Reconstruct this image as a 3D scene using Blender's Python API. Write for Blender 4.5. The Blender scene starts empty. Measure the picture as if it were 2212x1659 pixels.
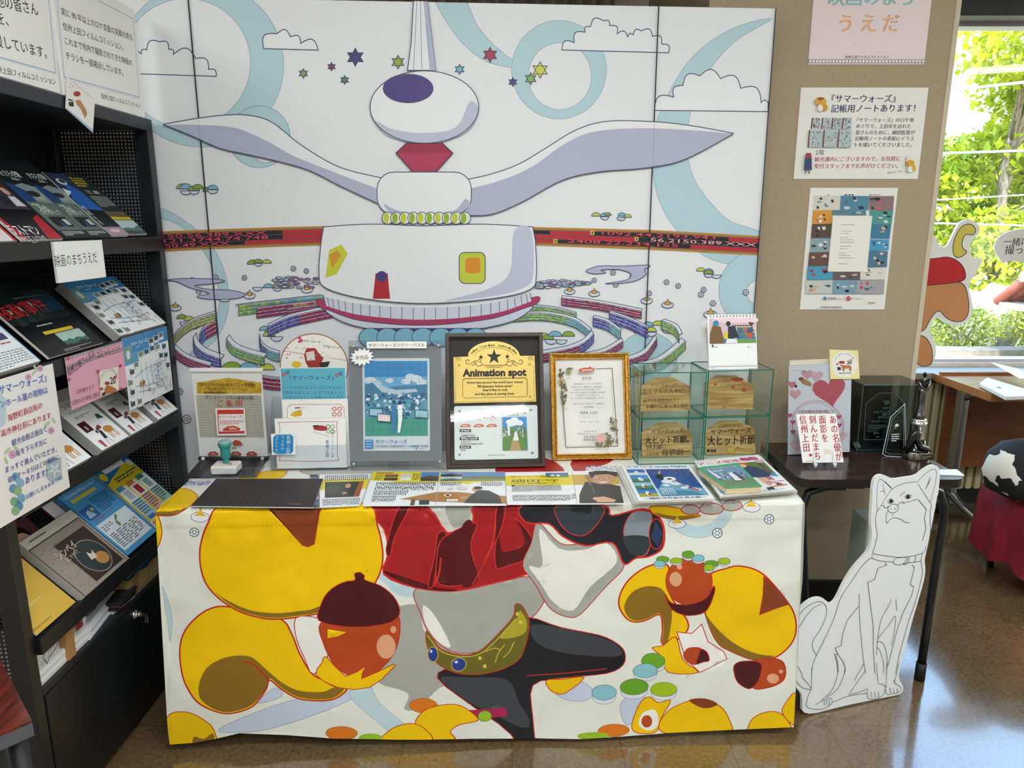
import bpy, bmesh, math, random
from mathutils import Vector, Matrix, noise
from mathutils.geometry import tessellate_polygon, delaunay_2d_cdt
R = math.radians
random.seed(7)
sc = bpy.context.scene
col = sc.collection

# ---------------------------------------------------------------- camera
FPX, PITCH, CAMZ = 1557.0, R(12.5), 1.40          # focal length in pixels of the 2212 x 1659 frame
cd = bpy.data.cameras.new('camera')
cd.sensor_fit = 'HORIZONTAL'; cd.sensor_width = 36.0; cd.lens = FPX / 2212 * 36.0
cd.clip_start = 0.02; cd.clip_end = 200
cam = bpy.data.objects.new('camera', cd); col.objects.link(cam)
cam.location = (0, 0, CAMZ); cam.rotation_euler = (math.pi / 2 - PITCH, 0, 0)
sc.camera = cam

# ---------------------------------------------------------------- view, sky, sun, room light
sc.view_settings.view_transform = 'Standard'
sc.view_settings.look = 'None'
sc.view_settings.gamma = 1.0
sc.view_settings.use_curve_mapping = False
sc.view_settings.exposure = 0.0
sc.cycles.transparent_max_bounces = 40            # many panes stand one behind another
w = bpy.data.worlds.new('sky'); sc.world = w; w.use_nodes = True
nt = w.node_tree
bg = nt.nodes['Background']
sky = nt.nodes.new('ShaderNodeTexSky'); sky.sky_type = 'NISHITA'; sky.sun_disc = False
sky.sun_elevation = R(50); sky.sun_rotation = R(160); sky.air_density = 1.3; sky.dust_density = 1.0
nt.links.new(sky.outputs[0], bg.inputs[0]); bg.inputs[1].default_value = 2.2
sd = bpy.data.lights.new('sun', 'SUN'); sd.energy = 9.0; sd.angle = R(0.6); sd.color = (1, .95, .86)
sun = bpy.data.objects.new('sun', sd); col.objects.link(sun)
sun.rotation_euler = (R(42), 0, R(-18))
LAMP_W = 26.0                                     # watts of each fluorescent fitting on the ceiling
LAMPS = [(.1, .5), (2.4, .5), (-2.3, .2), (4.4, .9), (.15, -.72), (2.6, -1.3), (-2.3, -1.6), (.2, -3.2)]

# ---------------------------------------------------------------- materials
def lin(c):
    return c / 12.92 if c <= .04045 else ((c + .055) / 1.055) ** 2.4
def rgb(h):
    h = h.lstrip('#'); return tuple(lin(int(h[i:i + 2], 16) / 255) for i in (0, 2, 4)) + (1,)
_mats = {}
def M(h, rough=.6, metal=0., spec=.5, coat=0.):
    k = (h, rough, metal, spec, coat)
    if k not in _mats:
        m = bpy.data.materials.new('paint_' + h.strip('#')); m.use_nodes = True
        b = m.node_tree.nodes['Principled BSDF']
        b.inputs['Base Color'].default_value = rgb(h); b.inputs['Roughness'].default_value = rough
        b.inputs['Metallic'].default_value = metal; b.inputs['Specular IOR Level'].default_value = spec
        b.inputs['Coat Weight'].default_value = coat; b.inputs['Coat Roughness'].default_value = .08
        _mats[k] = m
    return _mats[k]
def nodes_mat(name):
    m = bpy.data.materials.new(name); m.use_nodes = True
    n = m.node_tree.nodes; return m, n, m.node_tree.links, n['Principled BSDF']
def noise_mat(name, c1, c2, scale, rough=.6, stretch=(1, 1, 1), detail=6, bump=0., spec=.5, lo=.35, hi=.65):
    m, n, l, b = nodes_mat(name)
    tc = n.new('ShaderNodeTexCoord'); mp = n.new('ShaderNodeMapping'); mp.inputs['Scale'].default_value = stretch
    nz = n.new('ShaderNodeTexNoise'); nz.inputs['Scale'].default_value = scale; nz.inputs['Detail'].default_value = detail
    cr = n.new('ShaderNodeValToRGB'); cr.color_ramp.elements[0].color = rgb(c1); cr.color_ramp.elements[1].color = rgb(c2)
    cr.color_ramp.elements[0].position = lo; cr.color_ramp.elements[1].position = hi
    l.new(tc.outputs['Object'], mp.inputs[0]); l.new(mp.outputs[0], nz.inputs[0]); l.new(nz.outputs[0], cr.inputs[0])
    l.new(cr.outputs[0], b.inputs['Base Color']); b.inputs['Roughness'].default_value = rough
    b.inputs['Specular IOR Level'].default_value = spec
    if bump:
        bp = n.new('ShaderNodeBump'); bp.inputs['Strength'].default_value = bump; bp.inputs['Distance'].default_value = .002
        l.new(nz.outputs[0], bp.inputs['Height']); l.new(bp.outputs[0], b.inputs['Normal'])
    return m
def clear_mat(name, tint, gloss=.6, rough=.02, ior=1.45):
    """thin clear sheet: see-through, with a mirror layer that grows towards grazing angles"""
    m = bpy.data.materials.new(name); m.use_nodes = True
    n, l = m.node_tree.nodes, m.node_tree.links
    n.remove(n['Principled BSDF'])
    tr = n.new('ShaderNodeBsdfTransparent'); tr.inputs[0].default_value = rgb(tint)
    gl = n.new('ShaderNodeBsdfGlossy'); gl.inputs['Roughness'].default_value = rough
    lw_ = n.new('ShaderNodeLayerWeight'); lw_.inputs[0].default_value = .5
    pw = n.new('ShaderNodeMath'); pw.operation = 'POWER'; pw.inputs[1].default_value = 5
    ma = n.new('ShaderNodeMath'); ma.operation = 'MULTIPLY_ADD'; ma.inputs[1].default_value = .9 * gloss; ma.inputs[2].default_value = .04 * gloss
    mx = n.new('ShaderNodeMixShader')
    l.new(lw_.outputs['Facing'], pw.inputs[0]); l.new(pw.outputs[0], ma.inputs[0]); l.new(ma.outputs[0], mx.inputs[0])
    l.new(tr.outputs[0], mx.inputs[1]); l.new(gl.outputs[0], mx.inputs[2])
    l.new(mx.outputs[0], n['Material Output'].inputs[0])
    return m
def crystal_mat():
    m, n, l, b = nodes_mat('crystal')
    b.inputs['Transmission Weight'].default_value = 1; b.inputs['Roughness'].default_value = .01
    b.inputs['IOR'].default_value = 1.5; b.inputs['Base Color'].default_value = (.97, .99, 1, 1)
    return m
GLASS = clear_mat('thin_glass', '#fbfffd', 1.0)
SHEETGLASS = clear_mat('picture_glass', '#ffffff', 1.0)
ACRYLIC = clear_mat('clear_acrylic', '#f6f8fa', .8, .04)
FILM = clear_mat('clear_film', '#f8fafc', 1.0, .12)
SMOKE = clear_mat('dark_glass', '#cdd6d4', 1.0)
CRYSTAL = crystal_mat()
GEDGE = M('#136b5b', .15)
BLACK = M('#17181b', .42)
DARKMETAL = M('#1d1e22', .35, .0)
CHROME = M('#d8d8da', .12, 1.0)
STEEL = M('#a9acb0', .3, 1.0)

# ---------------------------------------------------------------- rays through pixels of the photograph
CROPS = dict(A1=(0, 0, .25316), A2=(0, 320, .25316), A3=(0, 640, .25316), A4=(0, 960, .25316), A5=(0, 1240, .25316),
             A6=(380, 680, .27125), A7=(940, 680, .22604), A8=(1340, 660, .22604), B1=(1640, 0, .25859),
             B2=(1640, 380, .25859), B3=(1640, 740, .25859), B4=(1640, 1160, .30074), B5=(300, 980, .34358),
             B6=(1000, 980, .34358), B8=(300, 1300, .66004), C1=(280, 0, .3255), C2=(960, 0, .33454),
             C3=(320, 440, .30741), C4=(960, 440, .33454), D1=(1660, 1040, .24955), D3=(1980, 740, .28928),
             D5=(1500, 960, .11754), D6=(1320, 960, .11754), D7=(660, 1000, .15371), D8=(980, 1000, .17179), P=(0, 0, 1))
CP, SP = math.cos(PITCH), math.sin(PITCH)
EYE = Vector((0, 0, CAMZ))
def px(p, crop='P'):
    c = CROPS[crop]; return (c[0] + p[0] * c[2], c[1] + p[1] * c[2])
def ray(p):
    u, v = (p[0] - 1106) / FPX, (p[1] - 829.5) / FPX
    return Vector((u, CP - v * SP, -SP - v * CP))
def hit(p, o, n):
    r = ray(p); return EYE + r * ((Vector(o) - EYE).dot(n) / r.dot(n))
def onz(p, z=0.):
    return hit(p, Vector((0, 0, z)), Vector((0, 0, 1)))
def ony(p, y):
    return hit(p, Vector((0, y, 0)), Vector((0, 1, 0)))

# ---------------------------------------------------------------- objects, things, parts
def tag(o, label=None, cat=None, group=None, kind=None):
    if label: o['label'] = label
    if cat: o['category'] = cat
    if group: o['group'] = group
    if kind: o['kind'] = kind
    return o
def thing(name, label, cat, loc=(0, 0, 0), rz=0., group=None, mat=None):
    o = bpy.data.objects.new(name, None); col.objects.link(o); o.empty_display_size = .05
    o.matrix_world = mat if mat is not None else Matrix.Translation(loc) @ Matrix.Rotation(rz, 4, 'Z')
    return tag(o, label, cat, group)
def copy_thing(o, mat, label=None, name=None):
    c = o.copy(); col.objects.link(c); c.matrix_world = mat
    if label: c['label'] = label
    def rec(src, dst):
        for ch in [x for x in bpy.data.objects if x.parent == src]:
            d = ch.copy(); col.objects.link(d); d.parent = dst; rec(ch, d)
    rec(o, c); return c
class MB:
    """collects shapes; build() links them as ONE mesh object"""
    def __init__(s): s.bm = bmesh.new(); s.ms = []
    def mi(s, m):
        if m not in s.ms: s.ms.append(m)
        return s.ms.index(m)
    def face(s, pts, m):
        try: f = s.bm.faces.new([s.bm.verts.new(p) for p in pts])
        except ValueError: return None
        f.material_index = s.mi(m); return f
    def box(s, c, size, m, rot=None, bev=0., seg=2):
        b = bmesh.new(); bmesh.ops.create_cube(b, size=1)
        bmesh.ops.scale(b, vec=size, verts=b.verts)
        if bev: bmesh.ops.bevel(b, geom=b.edges[:], offset=min(bev, min(size) * .45), segments=seg, affect='EDGES', profile=.5)
        T = Matrix.Translation(c) @ (rot.to_4x4() if rot else Matrix())
        s.merge(b, T, m); return s
    def span(s, a, b, m, bev=0.):
        a, b = Vector(a), Vector(b); return s.box((a + b) / 2, [abs(x) for x in (b - a)], m, None, bev)
    def merge(s, b, T, m, smooth=False):
        i = s.mi(m); mp = {}
        for v in b.verts: mp[v] = s.bm.verts.new(T @ v.co)
        for f in b.faces:
            try:
                g = s.bm.faces.new([mp[v] for v in f.verts]); g.material_index = i; g.smooth = smooth
            except ValueError: pass
        b.free()
    def tube(s, pts, r, m, n=10, caps=True, radii=None):
        pts = [Vector(p) for p in pts]; rings = []; up = None
        for k, p in enumerate(pts):
            t = (pts[min(k + 1, len(pts) - 1)] - pts[max(k - 1, 0)]).normalized()
            if up is None: up = t.orthogonal().normalized()
            up = (up - t * up.dot(t)); up = up.normalized() if up.length > 1e-6 else t.orthogonal().normalized()
            q = t.cross(up); rr = radii[k] if radii else r
            rings.append([s.bm.verts.new(p + (up * math.cos(a) + q * math.sin(a)) * rr) for a in [2 * math.pi * j / n for j in range(n)]])
        i = s.mi(m)
        for a, b in zip(rings, rings[1:]):
            for j in range(n):
                f = s.bm.faces.new([a[j], a[(j + 1) % n], b[(j + 1) % n], b[j]]); f.material_index = i; f.smooth = True
        if caps:
            for rg in (rings[0][::-1], rings[-1]): f = s.bm.faces.new(rg); f.material_index = i
        return s
    def lathe(s, prof, m, c=(0, 0, 0), n=24, T=None):
        c = Vector(c); i = s.mi(m); rings = []
        T = T or Matrix.Translation(c)
        for r, z in prof:
            rings.append([s.bm.verts.new(T @ Vector((r * math.cos(2 * math.pi * j / n), r * math.sin(2 * math.pi * j / n), z))) for j in range(n)])
        for a, b in zip(rings, rings[1:]):
            for j in range(n):
                f = s.bm.faces.new([a[j], a[(j + 1) % n], b[(j + 1) % n], b[j]]); f.material_index = i; f.smooth = True
        for rg in (rings[0][::-1], rings[-1]):
            f = s.bm.faces.new(rg); f.material_index = i
        return s
    def prism(s, pts, z0, z1, m, T=None, side=None):
        """closed 2-D outline extruded along z"""
        T = T or Matrix(); i = s.mi(m); k = s.mi(side or m)
        lo = [s.bm.verts.new(T @ Vector((x, y, z0))) for x, y in pts]
        hi = [s.bm.verts.new(T @ Vector((x, y, z1))) for x, y in pts]
        n = len(pts)
        area = sum(pts[a][0] * pts[(a + 1) % n][1] - pts[(a + 1) % n][0] * pts[a][1] for a in range(n))
        for tri in tessellate_polygon([[Vector((x, y, 0)) for x, y in pts]]):
            t = list(tri)
            A, B, C_ = (pts[q] for q in t)
            if (B[0] - A[0]) * (C_[1] - A[1]) - (B[1] - A[1]) * (C_[0] - A[0]) < 0: t.reverse()
            try:
                f = s.bm.faces.new([hi[q] for q in t]); f.material_index = i
                f = s.bm.faces.new([lo[q] for q in reversed(t)]); f.material_index = i
            except ValueError: pass
        for a in range(n):
            b = (a + 1) % n
            q = [lo[a], lo[b], hi[b], hi[a]]
            if area < 0: q.reverse()
            try: f = s.bm.faces.new(q); f.material_index = k
            except ValueError: pass
        return s
    def build(s, name, parent=None, mat=None):
        me = bpy.data.meshes.new(name); s.bm.normal_update(); s.bm.to_mesh(me); s.bm.free()
        for m in s.ms: me.materials.append(m)
        o = bpy.data.objects.new(name, me); col.objects.link(o)
        if parent is not None: o.parent = parent
        if mat is not None:
            if parent is not None: o.matrix_local = mat
            else: o.matrix_world = mat
        return o
def structure(o): o['kind'] = 'structure'; return o

# ---------------------------------------------------------------- lettering (glyphs of the built-in font, as mesh)
_glyph = {}
def glyphs(t, bold=0.):
    if any(ord(c_) > 0x2e80 for c_ in t): bold = 0.
    k = (t, bold)
    if k not in _glyph:
        cu = bpy.data.curves.new('lettering', 'FONT'); cu.body = t; cu.resolution_u = 2; cu.offset = bold
        ob = bpy.data.objects.new('lettering', cu); me = ob.to_mesh()
        vs = [(v.co.x, v.co.y) for v in me.vertices]; fs = [tuple(p.vertices) for p in me.polygons]
        ob.to_mesh_clear(); bpy.data.objects.remove(ob); bpy.data.curves.remove(cu)
        _glyph[k] = (vs, fs)
    return _glyph[k]
def smooth(pts, n=6, closed=True):
    out = []; N = len(pts)
    for i in range(N if closed else N - 1):
        if closed: p = [pts[(i + d) % N] for d in (-1, 0, 1, 2)]
        else: p = [pts[max(0, min(N - 1, i + d))] for d in (-1, 0, 1, 2)]
        for k in range(n):
            t = k / n; t2, t3 = t * t, t ** 3
            out.append(tuple(.5 * (2 * p[1][a] + (p[2][a] - p[0][a]) * t + (2 * p[0][a] - 5 * p[1][a] + 4 * p[2][a] - p[3][a]) * t2 +
                                   (3 * p[1][a] - p[0][a] - 3 * p[2][a] + p[3][a]) * t3) for a in (0, 1)))
    if not closed: out.append(tuple(pts[-1]))
    return out
def ellpts(cx, cy, rx, ry=None, n=28, a0=0, a1=360, rot=0):
    ry = rx if ry is None else ry; o = []
    full = abs(a1 - a0) >= 360
    c, s_ = math.cos(R(rot)), math.sin(R(rot))
    for k in range(n if full else n + 1):
        a = R(a0 + (a1 - a0) * k / n); x, y = rx * math.cos(a), ry * math.sin(a)
        o.append((cx + x * c - y * s_, cy + x * s_ + y * c))
    return o
def ribbon(pts, w, closed=False):
    """outline of a stroke of width w along pts, as quads"""
    P = [Vector((p[0], p[1])) for p in pts]; n = len(P); L = []; Rr = []
    for i in range(n):
        a = P[(i - 1) % n] if closed or i > 0 else P[i]
        b = P[(i + 1) % n] if closed or i < n - 1 else P[i]
        d1 = (P[i] - a); d2 = (b - P[i])
        d1 = d1.normalized() if d1.length > 1e-9 else d2.normalized() if d2.length > 1e-9 else Vector((1, 0))
        d2 = d2.normalized() if d2.length > 1e-9 else d1
        t = d1 + d2; t = t.normalized() if t.length > 1e-6 else d1
        nn = Vector((-t.y, t.x)); k = max(.5, nn.dot(Vector((-d1.y, d1.x))))
        L.append(P[i] + nn * (w / 2 / k)); Rr.append(P[i] - nn * (w / 2 / k))
    return L, Rr
def offs(t, bold):
    """heavier strokes: the same characters set again a hair to the side"""
    if bold < .012 or not any(ord(c_) > 0x2e80 for c_ in t): return (0.,)
    d = min(bold, .04) * .7; return (-d, d) if bold < .025 else (-d, 0., d)
class Art:
    """flat printed thing: a slab with its print, one mesh. Local x right, y up, z out of the print.
       Coordinates are local metres, or (with .crop set) pixels of the photograph carried to the plane of the print."""
    def __init__(s, mat, rough=.6, spec=.5, crop=None):
        s.T = mat; s.inv = mat.inverted(); s.b = MB(); s.z = .00008; s.rough = rough; s.spec = spec; s.crop = crop
        s.o = mat.translation.copy(); s.n = (mat.to_3x3() @ Vector((0, 0, 1))).normalized()
    def m(s, h): return h if not isinstance(h, str) else M(h, s.rough, 0, s.spec)
    def c(s, p):
        if s.crop is None: return (p[0], p[1])
        q = s.inv @ hit(px(p, s.crop), s.o, s.n); return (q.x, q.y)
    def slab(s, w, h, t, face, side=None, r=0., x0=0., y0=0.):
        pts = rrect(x0, y0, x0 + w, y0 + h, r) if r else [(x0, y0), (x0 + w, y0), (x0 + w, y0 + h), (x0, y0 + h)]
        s.b.prism(pts, -t, 0, s.m(face), None, s.m(side) if side else None); return s
    def up(s): s.z += .00003; return s.z
    def poly(s, pts, h, raw=False):
        q = [p if raw else s.c(p) for p in pts]; z = s.up(); i = s.b.mi(s.m(h))
        try: tris = tessellate_polygon([[Vector((x, y, 0)) for x, y in q]])
        except Exception: return s
        vs = [s.b.bm.verts.new((x, y, z)) for x, y in q]
        for t in tris:
            A, B, C_ = (q[k] for k in t)
            t = list(t)
            if (B[0] - A[0]) * (C_[1] - A[1]) - (B[1] - A[1]) * (C_[0] - A[0]) < 0: t.reverse()
            try: f = s.b.bm.faces.new([vs[k] for k in t]); f.material_index = i
            except ValueError: pass
        return s
    def rect(s, x0, y0, x1, y1, h): return s.poly([(x0, y0), (x1, y0), (x1, y1), (x0, y1)], h)
    def ell(s, cx, cy, rx, ry, h, **k): return s.poly(ellpts(cx, cy, rx, ry, **k), h)
    def line(s, pts, w, h, closed=False):
        """w in metres"""
        q = [s.c(p) for p in pts]; L, Rr = ribbon(q, w, closed); z = s.up(); i = s.b.mi(s.m(h)); n = len(q)
        lv = [s.b.bm.verts.new((p.x, p.y, z)) for p in L]; rv = [s.b.bm.verts.new((p.x, p.y, z)) for p in Rr]
        for a in range(n if closed else n - 1):
            b = (a + 1) % n
            try: f = s.b.bm.faces.new([rv[a], rv[b], lv[b], lv[a]]); f.material_index = i
            except ValueError: pass
        return s
    def text(s, t, p0, p1, h, bold=0., em=None, shear=0.):
        """t set from baseline point p0 to baseline point p1; em = letter size in metres (else in proportion)"""
        vs, fs = glyphs(t, bold)
        if not vs: return s
        a, b = Vector(s.c(p0)), Vector(s.c(p1)); d = b - a
        x0, x1 = min(v[0] for v in vs), max(v[0] for v in vs)
        kx = d.length / max(1e-6, x1 - x0); ky = em if em else kx
        d.normalize(); u = Vector((-d.y, d.x)); z = s.up(); i = s.b.mi(s.m(h))
        for e in offs(t, bold):
            bv = [s.b.bm.verts.new((*(a + d * ((x - x0 + e) * kx + shear * y * ky) + u * ((y + abs(e) * .5) * ky)), z)) for x, y in vs]
            z += .000004
            for f in fs:
                try: g = s.b.bm.faces.new([bv[k] for k in f]); g.material_index = i
                except ValueError: pass
        return s
    def vtext(s, t, p0, p1, h, width=None, bold=0.):
        """column of characters from p0 (top centre) to p1 (bottom centre)"""
        a, b = Vector(s.c(p0)), Vector(s.c(p1)); d = b - a; n = len(t); cell = d.length / n; d.normalize()
        r = Vector((-d.y, d.x)); wd = width or cell; z = s.up(); i = s.b.mi(s.m(h))
        for k, ch in enumerate(t):
            vs, fs = glyphs(ch, bold)
            if not vs: continue
            o = a + d * (cell * (k + .5))
            cx = (min(v[0] for v in vs) + max(v[0] for v in vs)) / 2
            for e in offs(ch, bold):
                bv = []
                for x, y in vs:
                    x_, y_ = x - cx + e, y - .38
                    if ch in 'ー～「」『』': x_, y_ = y_, -x_
                    bv.append(s.b.bm.verts.new((*(o + r * (x_ * wd) - d * (y_ * cell)), z + abs(e) * 1e-4)))
                for f in fs:
                    try: g = s.b.bm.faces.new([bv[q] for q in f]); g.material_index = i
                    except ValueError: pass
        return s
    def lines(s, p0, p1, p2, n, h, fill=.5, k=12, seed=1, vertical=False):
        """rows of unreadably small print: p0 top-left, p1 top-right, p2 bottom-left; n rows of short dashes"""
        rnd = random.Random(seed); a, b, c_ = (Vector(s.c(p)) for p in (p0, p1, p2)); z = s.up(); i = s.b.mi(s.m(h))
        X, Y = b - a, c_ - a
        for r_ in range(n):
            t = 0.
            y0, y1 = (r_ + .5 - fill / 2) / n, (r_ + .5 + fill / 2) / n
            end = 1. if r_ < n - 1 else rnd.uniform(.4, .9)
            while t < end:
                wd = rnd.uniform(.5, 1.) / k; e = min(end, t + wd)
                q = [a + X * t + Y * y1, a + X * e + Y * y1, a + X * e + Y * y0, a + X * t + Y * y0]
                f = s.b.bm.faces.new([s.b.bm.verts.new((*p, z)) for p in q]); f.material_index = i
                t = e + rnd.uniform(.12, .4) / k
        return s
    def build(s, name, parent=None):
        """parent given: placed in world by T, then parented"""
        o = s.b.build(name)
        if parent is not None: o.parent = parent; o.matrix_local = parent.matrix_world.inverted() @ s.T
        else: o.matrix_world = s.T
        return o
def rrect(x0, y0, x1, y1, r, n=5):
    o = []
    for cx, cy, a in ((x1 - r, y1 - r, 0), (x0 + r, y1 - r, 90), (x0 + r, y0 + r, 180), (x1 - r, y0 + r, 270)):
        for k in range(n + 1):
            t = R(a + 90 * k / n); o.append((cx + r * math.cos(t), cy + r * math.sin(t)))
    return o
def frame(o, ex, ey):
    """4x4 with origin o, x along ex, y along ey (made square to ex), z out"""
    ex = Vector(ex).normalized(); ey = Vector(ey); ey = (ey - ex * ey.dot(ex)).normalized(); ez = ex.cross(ey)
    m = Matrix((ex, ey, ez)).transposed().to_4x4(); m.translation = o; return m
def upright(bl, br, top, z, lean=0., crop='P'):
    """something standing on height z: bottom corners and one top pixel -> (matrix at bottom left, width, height)"""
    a, b = onz(px(bl, crop), z), onz(px(br, crop), z); ex = (b - a).normalized()
    back = Vector((-ex.y, ex.x, 0)); ey = Vector((0, 0, math.cos(lean))) + back * math.sin(lean)
    m = frame(a, ex, ey); q = m.inverted() @ hit(px(top, crop), a, ex.cross(ey)); return m, (b - a).length, q.y

# ---------------------------------------------------------------- printed sheets cut by their own artwork (one skin of triangles)
class Sheet:
    def __init__(s, conv): s.conv = conv; s.polys = []; s.lv = 0; s.hold = False
    def poly(s, pts, h, crop=None, same=False):
        q = [s.conv(px(p, crop)) if crop else tuple(p) for p in pts]
        o = []
        for p in q:
            if not o or (abs(p[0] - o[-1][0]) + abs(p[1] - o[-1][1])) > 2e-5: o.append(p)
        if not (same or s.hold): s.lv += 1
        if len(o) > 2: s.polys.append((o, h, s.lv))
        return s
    def line(s, pts, w, h, crop=None, closed=False):
        q = [s.conv(px(p, crop)) if crop else tuple(p) for p in pts]
        L, Rr = ribbon(q, w, closed); n = len(q)
        for a in range(n if closed else n - 1):
            b = (a + 1) % n; s.poly([Rr[a], Rr[b], L[b], L[a]], h, None, a > 0)
        return s
    def shape(s, pts, fill, line=None, w=.003, crop=None, sm=6):
        q = smooth(pts, sm) if sm else list(pts)
        s.poly(q, fill, crop)
        if line: s.line(q, w, line, crop, True)
        return s
    def blob(s, pts, fill, line=None, w=.003, crop=None, sm=6):
        """outlined shape made of two whole outlines, the wider one under the other"""
        q = smooth(pts, sm) if sm else list(pts)
        q = [s.conv(px(p, crop)) if crop else tuple(p) for p in q]
        if line:
            L, Rr = ribbon(q, w, True)
            ar = sum(q[a][0] * q[(a + 1) % len(q)][1] - q[(a + 1) % len(q)][0] * q[a][1] for a in range(len(q)))
            s.poly([tuple(p) for p in (Rr if ar > 0 else L)], line); s.poly([tuple(p) for p in (L if ar > 0 else Rr)], fill)
        else: s.poly(q, fill)
        return s
    def stroke(s, pts, w, h, crop=None, sm=6):
        q = smooth(pts, sm, False) if sm else list(pts)
        q = [s.conv(px(p, crop)) if crop else tuple(p) for p in q]
        L, Rr = ribbon(q, w, False); return s.poly([tuple(p) for p in L] + [tuple(p) for p in reversed(Rr)], h)
    def flat(s, b, x0, x1, y0, y1, step=8e-6):
        """lay the print on a flat rectangle, trimmed to it"""
        for p, h, lv in s.polys:
            xs = [q[0] for q in p]; ys = [q[1] for q in p]
            if max(xs) <= x0 or min(xs) >= x1 or max(ys) <= y0 or min(ys) >= y1: continue
            if min(xs) < x0 or max(xs) > x1 or min(ys) < y0 or max(ys) > y1:
                for ax, lim, sg in ((0, x0, 1), (0, x1, -1), (1, y0, 1), (1, y1, -1)):
                    o = []
                    for a, c in zip(p, p[1:] + p[:1]):
                        da, dc = (a[ax] - lim) * sg, (c[ax] - lim) * sg
                        if da >= 0: o.append(a)
                        if (da > 0 and dc < 0) or (da < 0 and dc > 0):
                            t = da / (da - dc); o.append((a[0] + (c[0] - a[0]) * t, a[1] + (c[1] - a[1]) * t))
                    p = o
                    if len(p) < 3: break
            if len(p) < 3: continue
            z = .0001 + lv * step; i = b.mi(M(h, .5))
            vs = [b.bm.verts.new((x, y, z)) for x, y in p]
            tr = [(0, 1, 2), (0, 2, 3)][:len(p) - 2] if len(p) < 5 else tessellate_polygon([[Vector((x, y, 0)) for x, y in p]])
            for t in tr:
                A, B, C_ = (p[k] for k in t); t = list(t)
                if (B[0] - A[0]) * (C_[1] - A[1]) - (B[1] - A[1]) * (C_[0] - A[0]) < 0: t.reverse()
                try: f = b.bm.faces.new([vs[k] for k in t]); f.material_index = i
                except ValueError: pass
    def cut(s, dom, extra=()):
        """-> verts, triangles, colour of each"""
        vs = []; fs = []
        def add(pts):
            if sum(pts[a][0] * pts[(a + 1) % len(pts)][1] - pts[(a + 1) % len(pts)][0] * pts[a][1] for a in range(len(pts))) < 0: pts = pts[::-1]
            k = len(vs); vs.extend(Vector(p) for p in pts); fs.append(list(range(k, k + len(pts))))
        add(dom)
        xs = [p[0] for p in dom]; ys = [p[1] for p in dom]; bx = (min(xs), max(xs), min(ys), max(ys)); hs = [None]
        for p, h, lv in s.polys:
            px_, py_ = [q[0] for q in p], [q[1] for q in p]
            if max(px_) < bx[0] or min(px_) > bx[1] or max(py_) < bx[2] or min(py_) > bx[3]: continue
            add(p); hs.append(h)
        vs.extend(Vector(p) for p in extra)
        r = delaunay_2d_cdt(vs, [], fs, 0, 1e-6, True)
        V = r[0]; out = []; cols = []
        for f, src in zip(r[2], r[5]):
            if 0 not in src: continue
            out.append(list(f)); cols.append(max(src))
        return V, out, [hs[c] for c in cols]

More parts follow.
